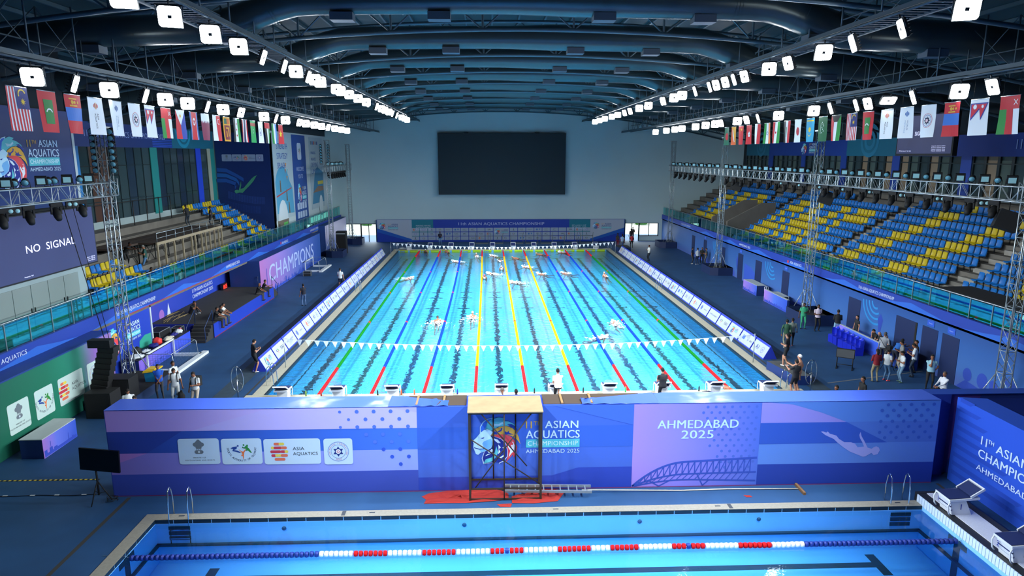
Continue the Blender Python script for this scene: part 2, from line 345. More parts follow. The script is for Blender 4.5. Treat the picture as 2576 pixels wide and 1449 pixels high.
def water(name, x0, x1, y0, y1, z, tint, sc1, bump, refl=1.0, wave=None):
    m = bpy.data.materials.new(name); m.use_nodes = True; nt = m.node_tree; nt.nodes.clear(); N = nt.nodes.new; Lk = nt.links.new
    out = N('ShaderNodeOutputMaterial'); mix = N('ShaderNodeMixShader'); tr = N('ShaderNodeBsdfTransparent'); gl = N('ShaderNodeBsdfGlossy'); fr = N('ShaderNodeFresnel')
    tr.inputs[0].default_value = (*tint, 1); gl.inputs['Roughness'].default_value = .06; gl.inputs[0].default_value = (refl, refl, refl, 1); fr.inputs['IOR'].default_value = 1.33
    tc = N('ShaderNodeNewGeometry'); n1 = N('ShaderNodeTexNoise'); n1.inputs['Scale'].default_value = sc1; n1.inputs['Detail'].default_value = 4; n1.inputs['Roughness'].default_value = .6; Lk(tc.outputs['Position'], n1.inputs['Vector'])
    bp = N('ShaderNodeBump'); bp.inputs['Distance'].default_value = bump; bp.inputs['Strength'].default_value = 1; Lk(n1.outputs['Fac'], bp.inputs['Height'])
    if wave:
        # calm far away from swimmers, rough in the wake: vary the wave height over the pool
        sp = N('ShaderNodeTexNoise'); sp.inputs['Scale'].default_value = .12; Lk(tc.outputs['Position'], sp.inputs['Vector'])
        r = N('ShaderNodeMapRange'); r.inputs[1].default_value = .35; r.inputs[2].default_value = .65; r.inputs[3].default_value = bump*.35; r.inputs[4].default_value = bump*1.5
        Lk(sp.outputs['Fac'], r.inputs[0]); Lk(r.outputs[0], bp.inputs['Distance'])
    Lk(bp.outputs[0], gl.inputs['Normal']); Lk(bp.outputs[0], fr.inputs['Normal'])
    Lk(fr.outputs[0], mix.inputs[0]); Lk(tr.outputs[0], mix.inputs[1]); Lk(gl.outputs[0], mix.inputs[2]); Lk(mix.outputs[0], out.inputs[0])
    b = MB(); b.quad((x0, y0, z), (x1, y0, z), (x1, y1, z), (x0, y1, z), m); return b
b = water('rippled_water', -12.5, 12.5, 0, 50, 0, (.66, .93, 1.0), 2.6, .15, wave=True)
b.build('pool_water', label='bright turquoise water of the long racing pool crossed by lane ropes', cat='water')
# ---- pool 2 basin (diving / warm-up pool in front)
W2 = M('86c6f4', .45, noise=.04, scale=.6); F2 = M('50a8ee', .5, noise=.04, scale=.4); BLK = M('06303f', .5)
x0, x1, y1, z2 = -12.338, 12.288, -10.412, -1.35
f = MB()
f.quad((x0, -36.5, z2), (x1, -36.5, z2), (x1, y1, z2), (x0, y1, z2), F2)
f.quad((x0, y1, z2), (x1, y1, z2), (x1, y1, .1), (x0, y1, .1), W2)
f.quad((x0, -36.5, z2), (x0, y1, z2), (x0, y1, .1), (x0, -36.5, .1), W2); f.quad((x1, y1, z2), (x1, -36.5, z2), (x1, -36.5, .1), (x1, y1, .1), W2); f.quad((x1, -36.5, z2), (x0, -36.5, z2), (x0, -36.5, .1), (x1, -36.5, .1), W2)
zl = -.72   # ledge line round the walls
f.box(x0, x1, y1-.1, y1, zl-.03, zl+.03, BLK); f.box(x0, x0+.1, -36, y1, zl-.03, zl+.03, BLK); f.box(x1-.1, x1, -36, y1, zl-.03, zl+.03, BLK)
for yc in (-12.15, -14.65, -17.15):
    for xx, s in ((x1, -1), (x0, 1)):   # wall crosses
        f.box(xx, xx+s*.012, yc-.13, yc+.13, z2, -.02, BLK); f.box(xx, xx+s*.014, yc-.4, yc+.4, -.22, -.06, BLK)
for yc in (-11.35, -13.85, -16.35):
    f.box(-10.35, 10.35, yc-.13, yc+.13, z2, z2+.006, BLK); f.box(10.3, 10.6, yc-.55, yc+.55, z2, z2+.007, BLK); f.box(-10.6, -10.3, yc-.55, yc+.55, z2, z2+.007, BLK)
for x in (-8.35, -2.65, 3.0, 6.9): f.tube([(x, y1-.02, -.24), (x, y1, -.24)], .07, M('14506e', .4), 10)
for x in (-11.6, 11.6):                 # recessed steps under the ladders
    for k in range(3): f.box(x-.33, x+.33, y1-.03, y1+.0, -.1-.17*k, -.22-.17*k, BLK)
struct(f, 'trim_4')
f = MB(); GRAT = M('8a877c', .5, noise=.1, scale=14)
f.box(x0-.4, x1, y1, y1+.35, .1, .13, GRAT); f.box(x0-.4, x0, -36, y1, .1, .13, GRAT)
for k in range(42): f.box(x0+k*.588, x0+k*.588+.56, y1-.012, y1+.02, .0, .12, GUT)
for k in range(30): f.box(x0-.02, x0+.012, y1-k*.588-.56, y1-k*.588, .0, .12, GUT)
for x, y in ((-11.6, -10.2), (-5.6, -10.2), (.3, -10.2), (5.6, -10.2), (11.6, -10.2)): f.box(x-.09, x+.09, y-.02, y+.02, .13, .134, GUT)
for x, y in ((-6.5, -10.22), (6.0, -10.22)): f.box(x-.06, x+.06, y-.14, y+.14, .13, .134, M('3a3f45', .6))
# raised end with the big starting blocks
WT = M('d3d9e6', .4, noise=.06, scale=20)
f.box(12.32, 12.62, -36, -10.1, .1, .38, M('1f2226', .5)); f.box(12.62, 13.35, -36, -10.1, .1, .4, WT); f.box(13.35, 13.6, -36, -9.9, .1, .39, M('1f2226', .6)); f.box(12.32, 13.6, -10.1, -9.95, .1, .39, M('1f2226', .6))
for k in range(200): f.box(12.29, 12.32, -10.12-k*.13, -10.23-k*.13, -.02, .38, M('cfe2f7', .35))
f.box(12.3, 12.315, -36, -10.1, -.02, .36, M('7d9dbb', .5))
struct(f, 'trim_5')
b = water('calm_water', x0, x1, -36.5, y1, -.03, (.82, .95, 1.0), 1.1, .012)
b.build('pool_water', label='calm clear blue water of the pool in the foreground', cat='water')
# ---- far wall with its glazed openings, side walls, back wall
WALL = M('c2dbde', .7, noise=.05, scale=.15); WHT = M('b9c7cc', .7)
def wallbox(name, *boxes, m=WALL):
    f = MB()
    for bx in boxes: f.box(*bx, m)
    return struct(f, name)
YF = 58.5
wallbox('wall_far', (-33, -20.9, YF, YF+.4, .1, 20), (-20.9, 20.9, YF, YF+.4, 2.48, 20), (20.9, 33, YF, YF+.4, .1, 20), (-18.3, 18.3, YF, YF+.4, .1, 2.48) if False else (-16.4, 16.4, YF, YF+.4, .1, 2.48), (-20.9, -18.4, YF, YF+.4, .1, .75), (18.3, 20.9, YF, YF+.4, .1, .75))
fr = M('1c2226', .5); GL = M('dfeef2', .05, alpha=.12)
for n, (a, b_, z0, z1) in enumerate([(-20.9, -18.4, .75, 2.48), (18.3, 20.9, .75, 2.48)]):
    f = MB()
    for x in (a, (a+b_)/2, b_-.08): f.box(x, x+.08, YF-.05, YF+.1, z0, z1, fr)
    f.box(a, b_, YF-.05, YF+.1, z0, z0+.08, fr); f.box(a, b_, YF-.05, YF+.1, z1-.08, z1, fr)
    w_ = struct(f, 'window_%d' % (n+1)); MB().box(a, b_, YF+.02, YF+.03, z0, z1, GL).build('pane', w_)
for n, (a, b_) in enumerate([(-18.4, -16.4), (16.4, 18.3)]):
    f = MB()
    for x in (a, (a+b_)/2-.04, b_-.08): f.box(x, x+.08, YF-.05, YF+.1, .1, 2.48, fr)
    f.box(a, b_, YF-.05, YF+.1, 2.4, 2.48, fr); d = struct(f, 'door_%d' % (n+1))
    MB().box(a, (a+b_)/2, YF+.02, YF+.03, .1, 2.4, GL).build('pane', d)
wallbox('wall_left', (-33, -32.6, -37, YF, .1, 20)); wallbox('wall_right', (32.6, 33, -37, YF, .1, 20)); wallbox('wall_back', (-33, 33, -37.4, -37, .1, 20), m=M('3a4a58', .8))
# ---- roof: curved deck with purlins
def zc(x): return 16.75-.0042*x*x        # lower chord of the roof trusses
ROOF = M('2a4146', .55, noise=.1, scale=.5); STEEL = M('50666f', .45, metal=.3)
f = MB(); xs = [-33+3*k for k in range(23)]
for a, b_ in zip(xs[:-1], xs[1:]):
    f.quad((a, -37, zc(a)+2.3), (a, YF, zc(a)+2.3), (b_, YF, zc(b_)+2.3), (b_, -37, zc(b_)+2.3), ROOF)
struct(f, 'ceiling')
f = MB()
for k in range(41):
    x = -30+1.5*k; z = zc(x)+2.12; f.box(x-.05, x+.05, -20, YF, z, z+.16, STEEL)
f.build('roof_purlins', label='rows of thin steel purlins running the length of the hall under the roof deck', cat='roof beams')
def truss(y, main=True):
    f = MB(); xs = [-30+2.0*k for k in range(31)]
    f.tube([(x, y, zc(x)) for x in xs], .09, STEEL, 6); f.tube([(x, y, zc(x)+1.75) for x in xs], .09, STEEL, 6)
    for k, x in enumerate(xs):
        if k % 2 == 0: f.tube([(x, y, zc(x)), (x, y, zc(x)+1.75)], .05, STEEL, 5, smooth=False)
        if k < 30:
            a, b_ = (x, xs[k+1]) if k % 2 == 0 else (xs[k+1], x)
            f.tube([(a, y, zc(a)), (b_, y, zc(b_)+1.75)], .04, STEEL, 5, smooth=False)
    return f
ty = [-13.5, -6.6, 1.0, 8.7, 16.2, 23.4, 30.6, 37.8, 45, 52, 58.1]
for i, y in enumerate(ty):
    lab = 'curved steel roof truss right against the far wall above the dark screen' if i == len(ty)-1 else 'curved steel roof truss, %s from the near end of the hall' % nth(i+1)
    truss(y).build('roof_truss', origin=(0, y, 16), label=lab, cat='roof truss', group='roof trusses')
# ---- air ducts
DUCT = M('4a5656', .3, metal=.45); DBOX = M('56636e', .5, metal=.2)
def zd(x):
    t = min(1, max(0, (abs(x)-8.5)/4)); t = t*t*(3-2*t)
    u = min(1, max(0, (abs(x)-17)/8)); return 17.1-.0012*x*x-.95*t-.8*u
dy = [-3.2, 5.2, 12.6, 19.8, 27, 34.2, 41.4, 48.6]
for i, y in enumerate(dy):
    t = empty('air_duct', (0, y, 16.5), 'round metal air duct spanning under the roof, %s from the near end' % nth(i+1), 'air duct', 'air ducts under the roof')
    f = MB(); xs = [-27+.75*k for k in range(73)]
    f.tube([(x, 0, zd(x)-16.5) for x in xs], [.62 if x > 1.5 else (.54 if x < -1 else .54+.08*(x+1)/2.5) for x in xs], DUCT, 20)
    for x in [-25+2.5*k for k in range(21)]:
        for dx in (0, .12, .24): f.tube([(x+dx, 0, zd(x)-16.5), (x+dx+.02, 0, zd(x+.02)-16.5)], .64 if x > 1 else .56, DUCT, 20, caps=False)
    f.build('duct_pipe', t)
    for k, x in enumerate([-21, -16.5, -11.3, -7.2, -3.6, 2.6, 6.4, 10.8, 15.5, 20.5]):
        b = MB(); b.box(x-.42, x+.42, -.4, .2, zd(x)-16.5-.78, zd(x)-16.5-.5, DBOX); b.build('air_outlet', t)
# ---- catwalks
CW = M('485a63', .5, metal=.2)
def catwalk(x, z, side, label):
    t = empty('catwalk', (x, 20, z), label, 'catwalk', 'lighting catwalks under the roof'); L0, L1 = -18-20, YF-.3-20
    f = MB(); w = .55; xo = -w if side < 0 else w     # walkway lies outwards of the lamp rail
    a, b_ = sorted((xo*.1, xo*2.2))
    for xx in (a, b_): f.box(xx-.05, xx+.05, L0, L1, .16, .3, CW)
    y = L0
    while y < L1: f.box(a, b_, y, y+.07, .2, .24, CW); y += .33
    f.build('walkway', t)
    f = MB(); f.tube([(0, L0, .1), (0, L1, .1)], .045, CW, 6); f.tube([(b_ if side > 0 else a, L0, .95), (b_ if side > 0 else a, L1, .95)], .03, CW, 5); f.build('rail', t)
    f = MB(); y = L0; top = zc(x)-z; k = 0
    while y < L1-2.4:
        for xx in (a, b_): f.tube([(xx, y, .25), (xx, y, top+.4)], .03, CW, 5)
        for p, q in (((y, .3), (y+2.4, top+.4)), ((y+2.4, .3), (y, top+.4))): f.tube([(b_ if side > 0 else a, p[0], p[1]), (b_ if side > 0 else a, q[0], q[1])], .022, CW, 4)
        y += 2.4
    f.build('hanger', t)
catwalk(-IN, 15.4, -1, 'long steel catwalk carrying the inner left row of floodlights'); catwalk(IN, 15.4, 1, 'long steel catwalk carrying the inner right row of floodlights')
catwalk(-OUT, 14.05, -1, 'long steel catwalk carrying the outer left row of floodlights'); catwalk(OUT, 14.05, 1, 'long steel catwalk carrying the outer right row of floodlights')
# ---- floodlights
FB = M('20262a', .5); FE = M('f6fbff', .3, emit=36, name='lit_floodlight_glass')
def flood():
    t = bpy.data.objects.new('floodlight', None); COL.objects.link(t)
    f = MB(); f.box(-.3, .3, .02, .12, -.28, .28, FB)
    for k in range(5): f.box(-.25, .25, .12, .2, -.24+.1*k, -.2+.1*k, FB)
    f.build('housing', t)
    f = MB()
    a = Art(f, (0, .016, 0), (1, 0, 0), (0, 0, 1)); a.rrect(-.29, -.27, .29, .27, .1, FE, 0)
    f.box(-.05, .05, 0, .02, -.045, .045, FB); f.box(-.006, .006, 0, .018, .16, .27, FB); f.box(-.006, .006, 0, .018, -.27, -.16, FB); f.build('lamp_glass', t)
    f = MB(); f.tube([(-.32, .06, 0), (-.34, .06, .3), (.34, .06, .3), (.32, .06, 0)], .02, FB, 5); f.tube([(0, .06, .3), (0, .06, .42)], .03, FB, 5); f.build('bracket', t)
    return t
fl0 = flood(); first = True; cnt = {}
for i, (x, y, z, f_) in enumerate(LAMPS):
    o = fl0 if first else copy_tree(fl0); first = False
    side = 'left' if x < 0 else 'right'; rowname = ('inner ' if abs(x) < 12 else 'outer ')+side; cnt[rowname] = cnt.get(rowname, 0)+1
    o.location = (x, y, z-.35); base = math.atan2(CX-x, y-CY)     # rotation that would face the camera end of the hall
    s_ = 1 if x < 0 else -1
    yawl = {'c': base*.6+random.uniform(-.1, .15)*s_, 's': base+1.32*s_, 'a': base+.95*s_, 'd': base*.5}[f_]
    tilt = {'c': .3, 's': .35, 'a': .35, 'd': 1.0}[f_]
    o.rotation_euler = (Matrix.Rotation(yawl, 3, 'Z') @ Matrix.Rotation(tilt, 3, 'X')).to_euler()
    look = {'c': 'facing down the hall', 's': 'seen nearly edge-on', 'a': 'angled across the pool', 'd': 'tilted steeply down'}[f_]
    props(o, 'square floodlight %s, %s from near end, %s row' % (look, nth(cnt[rowname]), rowname), 'floodlight', 'floodlights of the %s row' % rowname)
# ================================================================== grandstands
CON = M('63605a', .85, noise=.15, scale=1.2); CON2 = M('8a8780', .85, noise=.12, scale=1.5)
def tx(k): return 22.2+.815*k
def tz(k): return 3.55+.48*k
f = MB()                       # right terrace, cut by the exit passage at y 35..39.3
for k in range(-1, 11):
    x0_ = tx(k) if k > -1 else 21.35
    segs = [(-37, 34.8), (39.5, YF)] if k < 5 else [(-37, YF)]
    for a, b_ in segs: f.box(x0_, 32.6, a, b_, 3.05 if k < 0 else tz(k)-.5, tz(k), CON)
for a, b_ in ((17.75, 18.35), (4.5, 5.75), (52.3, 52.9)):   # half steps in the aisles
    for k in range(0, 10): f.box(tx(k)-.38, tx(k), a, b_, tz(k)-.48, tz(k)-.22, CON2)
f.box(21.4, 33, -37, 34.8, 2.9, 3.1, CON); f.box(21.4, 33, 34.8, YF, 2.9, 3.1, CON)
struct(f, 'trim_6')
f = MB()                       # walls of the exit passage
for y, xe in ((34.8, 26.3), (39.3, 26.3)):
    f.prism([(21.6, y, 3.0), (xe, y, 3.0), (xe, y, 6.75), (24.9, y, 6.75), (21.6, y, 5.0)], (0, .22, 0), M('6a6660', .8, noise=.1, scale=1))
f.box(26.3, 26.5, 34.8, 39.5, 3, 5.6, M('14181a', .9)); struct(f, 'wall_passage')  # near-black sheet: darkness of the passage opening put into its colour
f = MB()                       # left terrace
def lx(k): return -(21.75+.815*k)
for k in range(-1, 7):
    a = -20.95 if k < 0 else lx(k)
    f.box(-28, a, 5.2, 36.3, 3.05 if k < 0 else tz(k)-.5, tz(k) if k > 0 else 3.1+.58*(k+1), CON)
f.box(-28, -20.95, -37, YF, 2.9, 3.1, CON)
for k in range(0, 7): f.box(lx(k), lx(k)+.38, 35.1, 36.2, tz(k)-.48, tz(k)-.22, CON2)
struct(f, 'trim_7')
# ---- printed fascia and glass balustrades
FASC = grad('fascia_print', 'z', [(3.05, '1f3fae'), (3.6, '1a3390')], .5)
def fascia(name, x, side, ztop, label):
    f = MB(); a, b_ = sorted((x, x+side*.18)); f.box(a, b_, -34, YF-.1, 3.05, ztop, M('1f3d9e', .5))
    U = (0, -1, 0) if side > 0 else (0, 1, 0)   # side>0: right stand, face looks to -x
    A = Art(f, (x, 0, 0), U, (0, 0, 1)); s = -1 if side > 0 else 1
    for k in range(14):
        y0 = -33+k*7; u = s*y0
        A.poly([(u, 3.05), (u+s*6, 3.05), (u+s*4.5, 3.2), (u+s*3, 3.42)] if s > 0 else [(u, 3.05), (u+s*3, 3.42), (u+s*4.5, 3.2), (u+s*6, 3.05)], '2a62c4', 1)
    return f, A, s
WTX = 'c3d2f0'
f, A, s = fascia('r', 21.3, 1, 3.6, '')
for t, y, w in (('11th ASIAN AQUATICS CHAMPIONSHIP', 8.4, 3.7), ('AHMEDABAD 2025', 29.2, 2.6), ('ASIA  AQUATICS', 19.0, 1.9), ('11th ASIAN AQUATICS CHAMPIONSHIP', 47.5, 3.7)):
    A.text(t, s*y, 3.22, .2, WTX, w=w, align='c', l=3)
A.at(s*20.3, 3.3, .42).rrect(-.3, -.3, .3, .3, .25, 'c23a4a', 3)
f.build('fascia_banner', label='long blue fascia banner edging the right grandstand below its glass rail', cat='banner')
f, A, s = fascia('l', -20.9, -1, 3.68, '')
for t, y, w in (('11th ASIAN AQUATICS CHAMPIONSHIP', 6.2, 4.2), ('AHMEDABAD 2025', 20.3, 2.7), ('ASIA  AQUATICS', 33.5, 1.9), ('11th ASIAN AQUATICS CHAMPIONSHIP', 44.5, 3.7)):
    A.text(t, y, 3.22, .22, WTX, w=w, align='c', l=3)
A.text('AQUATICS', -3.4, 3.3, .2, WTX, w=1.5, align='c', l=3); A.at(32.2, 3.35, .42).rrect(-.3, -.3, .3, .3, .25, 'c23a4a', 3)
A.rect(5.4, 3.03, 20, 3.07, 'a02038', 4)
f.build('fascia_banner', label='long blue fascia banner edging the left grandstand below its glass rail', cat='banner')
def glass_mat():
    m = bpy.data.materials.new('tinted_glass'); m.use_nodes = True; nt = m.node_tree; nt.nodes.clear(); N = nt.nodes.new; Lk = nt.links.new
    out = N('ShaderNodeOutputMaterial'); mix = N('ShaderNodeMixShader'); tr = N('ShaderNodeBsdfTransparent'); gl = N('ShaderNodeBsdfGlossy'); lw = N('ShaderNodeFresnel'); lw.inputs[0].default_value = 1.55
    tr.inputs[0].default_value = (.5, .84, .84, 1); gl.inputs['Roughness'].default_value = .02; gl.inputs[0].default_value = (.8, 1, 1, 1)
    mr = N('ShaderNodeMapRange'); mr.inputs[3].default_value = .03; mr.inputs[4].default_value = .5; Lk(lw.outputs[0], mr.inputs[0])
    Lk(mr.outputs[0], mix.inputs[0]); Lk(tr.outputs[0], mix.inputs[1]); Lk(gl.outputs[0], mix.inputs[2]); Lk(mix.outputs[0], out.inputs[0]); return m
GLS = glass_mat(); RAIL = M('9aa6ab', .35, metal=.7)
def balustrade(x, z0, z1, y0, y1, label, step=1.45):
    t = empty('glass_balustrade', (x, (y0+y1)/2, z0), label, 'balustrade'); yc = (y0+y1)/2
    MB().tube([(0, y0-yc, z1-z0), (0, y1-yc, z1-z0)], .03, RAIL, 6).build('handrail', t)
    n = int((y1-y0)/step); d = (y1-y0)/n; y = y0; proto = None; pp = None
    for k in range(n):
        if proto is None:
            proto = MB().box(-.006, .006, .03, d-.03, .06, z1-z0-.06, GLS).build('glass_panel', t); pp = MB().box(-.02, .02, -.02, .02, 0, z1-z0, RAIL).build('post', t)
            proto.location.y = pp.location.y = y-yc
        else:
            for q in (proto, pp):
                c = q.copy(); COL.objects.link(c); c.parent = t; c.location.y = y-yc
        y += d
balustrade(21.4, 3.6, 4.62, -14, YF-.3, 'long teal glass balustrade in front of the right grandstand seats')
balustrade(-21.0, 3.68, 4.8, -8, YF-.3, 'long teal glass balustrade in front of the left grandstand seats')
# ---- seats
SB, SY, SM = M('0e62ac', .42, noise=.06, scale=3), M('b09c10', .42, noise=.06, scale=3), M('202427', .6)
def seat_mesh(m, mb=None, ox=0, oy=0, oz=0, s=1):
    """moulded bucket seat for the right stand: sitter faces -x; ox is the front of the backrest"""
    f = mb or MB(); P = [(-.42*s, .0), (-.40*s, .035), (-.06*s, .02), (.0, .1), (.055*s, .42), (.045*s, .455)]; W = [.2, .215, .205, .2, .205, .165]
    vs = []; fs = []
    for (px, pz), w_ in zip(P, W):
        for k, q in enumerate((-1, -.6, 0, .6, 1)):
            bow = .03*(abs(q)**2); vs.append((ox+px-s*bow*(1 if pz > .05 else 0), oy+q*w_, oz+.30+pz+(bow if pz < .05 else 0)))
    n = len(P)
    for i in range(n-1):
        for k in range(4): fs.append((i*5+k, i*5+k+1, (i+1)*5+k+1, (i+1)*5+k))
    b = len(vs); vs += [(x+s*.03, y, z-.03) for x, y, z in vs]; fs += [tuple(b+q for q in g[::-1]) for g in fs]
    for i in range(n-1):
        for k in (0, 4): fs.append((i*5+k, (i+1)*5+k, b+(i+1)*5+k, b+i*5+k) if k == 4 else (i*5+k, b+i*5+k, b+(i+1)*5+k, (i+1)*5+k))
    for i in (0, n-1):
        for k in range(4): fs.append((i*5+k, b+i*5+k, b+i*5+k+1, i*5+k+1) if i == 0 else (i*5+k, i*5+k+1, b+i*5+k+1, b+i*5+k))
    f.add(vs, fs, m, True); return f
def frame_mesh(s, mb=None, ox=0, oy=0, oz=0):
    f = mb or MB(); f.box(ox-.2*s-.02, ox-.2*s+.02, oy-.24, oy+.24, oz+.24, oz+.28, SM); f.box(ox-.22*s-.02, ox-.22*s+.02, oy-.03, oy+.03, oz, oz+.26, SM); return f
SEATS = []   # (x, y, z, colour, stand side, row, section)
S3 = ['BYYYBBBBBBBBYYYBBBBBBBB', 'BBYYYYBBBBBBBYYYYBBBBBBB', 'BBBYYYYBBBBBBBYYYYBBBBB', 'BBBBYYYYBBBBBBBYYYYBBBBB', 'BBBBBYYYYBBBBBBBYYYYBBB', 'BBBBBBYYYBBBBBBBBYYYBBB', 'BBBBBBBYYYBBBBBBBBYYYBB', 'BBBBBBBYYYYBBBBBBBBBYYB', 'BBBBBBBBBBYYBBBBBBBBBB']
S2 = ['BBYYBBBYYBBYYBBBYBBBYYBBBYYYYBBB', 'BBYYYYYYYBBYYBBYYYBBYYBBYYYYYYBB', 'BBYYYYYYYBYYBYYYYYBYYBBYBBBBBBB', 'BBYYBBYYBBYYYYYYYYYYBBBYBBBBBBB', 'BBYYBBBYBBYYYYYBYYYYBBYYBBBBBBB', 'BBYYYYYYBBYYYBBBBYYYBBYYYYYYYBB', 'BBBYYYYBBBYYBBBBBBYYYBBYYYYYBBB', 'B'*31]
S1 = ['BBBYYYYBBBBYYYYYYYYYYYYYY', 'BBYYYYYYYBYYYYYYYBBYYYY', 'BBBBBBYYBBYYYYYYBBBYYBB', 'BBBYYYYBBBBYBBBYYBYYBBB', 'BBYYYBBBBBBYBBBYYBBYYBBB', 'BBYYYYYYYBBYYYYYYBBYYYYYYYB', 'BBBBBYYBBBBYYYYBBBBYYYYYBB', 'B'*24]
S4 = ['BB', 'BBBBBBBYYB', 'BBBBBBYYYB', 'BBBBBBBBYYY', 'BBBBBBBBBBBY', 'BBBBBBBBBB', 'BBBYYBBBBB', 'BBBBBBYYBB']
def addrow(k, y0, s, sec, side=1, skip=()):
    for i, c in enumerate(s):
        y = y0-.25-.5*i
        if any(a < y < b_ for a, b_ in skip): continue
        if side > 0: SEATS.append((tx(k)+.55, y, tz(k), c, 1, k, sec, i+1))
        else: SEATS.append((lx(k)-.55, y, tz(k) if k > 0 else 3.1+.58*(k+1), c, -1, k, sec, i+1))
for k, s in enumerate(S3): addrow(k, 17.6, s, 'middle')
for k, s in enumerate(S2): addrow(k, 34.1, s, 'second')
for k, s in enumerate(S1): addrow(k, 52.2, s, 'far', skip=((40.9, 47.2),) if k == 0 else ())
for k, s in enumerate(S4): addrow(k, 4.4, s, 'near')
for k in (5, 6, 7): addrow(k, 38.2, 'BBBBBB', 'far')
for k in (8,): addrow(k, 34.1, 'BBB.BBB.BBBB.BBB.BBB'.replace('.', ''), 'second'); addrow(k, 50, 'BBBBBBBBBBBBBBB', 'far')
addrow(-1, 17.2, 'BBYYBBBBBBBBYYBBBBBBB', 'middle'); addrow(-1, 33.8, 'BBBBBBBBBBBBBBBBBBBBBBBBBBBBBBB', 'second'); addrow(-1, 52, 'BBBBBB', 'far')
# left stand (y from the far stair towards the camera)
L0r = 'BBYYBBYYYBBBYBBBYYYBBBBYYYBBBBBBYYBBBBBBBYYBBBBBBYYBBBBBYYBB'
addrow(0, 34.9, L0r, 'left', -1)
for k, s in ((1, 'BBYYBBYYBB'), (2, 'BBBYYBBBYYBB'), (3, 'BBBYYBBYYBBB'), (4, 'BBBBBBYYBBB'), (5, 'BBBYYYBBBYBB'), (6, 'BBBBYYYYBBBBYYYY')): addrow(k, 35.0, s, 'left far', -1)
addrow(1, 11.6, 'BBYYBBYYYYYB', 'left near', -1); addrow(2, 10.6, 'YBYYBBYYYY', 'left near', -1)
cv = Vector((CX, CY, CZ))
SEATS.sort(key=lambda q: (Vector(q[:3])-cv).length - (6 if q[4] < 0 and q[1] > 12 else 0))
proto = {}
for (c, m) in (('B', SB), ('Y', SY)):
    for s in (1, -1):
        o = seat_mesh(m, s=s).build('stadium_seat'); fr_ = frame_mesh(s).build('seat_frame', o); proto[(c, s)] = [o, False]
rn = ['front', 'second', 'third', 'fourth', 'fifth', 'sixth', 'seventh', 'eighth', 'ninth', 'tenth']
for (x, y, z, c, s, k, sec, ix) in SEATS[:300]:
    P = proto[(c, s)]
    if not P[1]: o = P[0]; P[1] = True
    else: o = copy_tree(P[0])
    o.location = (x, y, z); col = 'yellow' if c == 'Y' else 'blue'
    blk = {'near': 'nearest', 'middle': 'middle', 'second': 'second', 'far': 'far', 'left': 'left', 'left near': 'left', 'left far': 'left'}[sec]
    if s > 0:
        rr = 'row behind the glass' if k < 0 else '%s row above the glass' % rn[k]
        props(o, '%s seat %s from the far end, %s, %s block, right stand' % (col, nth(ix), rr, blk), 'seat', 'right stand seats, %s, %s block' % (rr, blk))
    else:
        rr = 'front row' if k == 0 else '%s row%s' % (rn[k], ' near the big screen' if y < 13 else ' at the far end')
        props(o, '%s seat %s from far end, %s, left stand' % (col, nth(ix), rr), 'seat', 'left stand seats, %s' % rr)
f = MB()
for (x, y, z, c, s, k, sec, ix) in SEATS[300:]:
    seat_mesh(SB if c == 'B' else SY, f, x, y, z, s); frame_mesh(s, f, x, y, z)
f.build('stadium_seats', label='remaining distant blue and yellow plastic seats high and far in both stands', cat='seats', kind='stuff', group='distant stadium seats')
for P in proto.values():
    if not P[1]:
        for ch in P[0].children: bpy.data.objects.remove(ch)
        bpy.data.objects.remove(P[0])
# ---- black-clothed platforms on the right stand
BKC = M('0c0e11', .9)
f = MB(); f.box(21.7, 24.3, -8, 3.7, 4.35, 4.6, BKC); f.box(21.7, 21.75, -8, 3.7, 3.2, 4.4, BKC); f.box(24.2, 24.3, -8, 3.7, 4.0, 4.4, BKC)
f.build('covered_platform', origin=(23, -2, 3.2), label='black-covered camera platform over the front rows at the near end of the right stand', cat='platform')
f = MB(); f.box(21.7, 23.0, 40.6, 47, 4.1, 4.3, BKC); f.box(21.7, 21.75, 40.6, 47, 3.2, 4.1, BKC)
f.build('covered_platform', origin=(22.4, 43, 3.2), label='black-covered camera platform over the front rows at the far end of the right stand', cat='platform')
# ---- wall behind the right stand: parapet, windows, columns, blue band
BLU, BLU2, TEA, TEA2 = M('16388a', .5), M('12306f', .5), M('13607a', .5), M('167a78', .5)
DK = M('1f2a2e', .25); XR = 31.5
f = MB(); f.box(XR, XR+.3, -20, 56.6, 7.8, 8.6, M('6a7880', .7)); f.box(XR-.05, XR+.3, -20, 56.6, 11.27, 12.75, BLU)
for a, b_ in ((49.6, 56.6), (24.0, 32.2)): f.box(XR-.07, XR, a, b_, 11.27, 12.75, TEA)
for a, b_ in ((48.4, 49.6), (40.3, 41.2), (32.1, 33.1), (23.9, 24.9), (15.7, 16.75), (7.4, 8.4), (-.9, .1)): f.box(XR-.08, XR+.2, a, b_, 8.5, 11.3, BLU)
A = Art(f, (XR-.08, 0, 0), (0, -1, 0), (0, 0, 1))
A.text('11th ASIAN AQUATICS CHAMPIONSHIP 2025', -11.9, 11.75, .62, '8ea3d6', w=14, l=2)
lg_event(A.at(-39.6, 12.55, .8), 2.0, l=3); lg_lion(A.at(-40.7, 12.0, 1.2))
for yc in (52, 28.5): A.ring(-yc, 12.6, .5, .35, '20708f', 1); A.ring(-yc, 12.6, 1.1, .35, '20708f', 1)
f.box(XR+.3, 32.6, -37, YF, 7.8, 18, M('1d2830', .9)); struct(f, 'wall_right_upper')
LITW = M('6f6250', .6, emit=.06)
spans = [(49.6, 56.6), (41.2, 48.4), (33.1, 40.3), (24.9, 32.1), (16.75, 23.9), (8.4, 15.7), (.1, 7.4)]
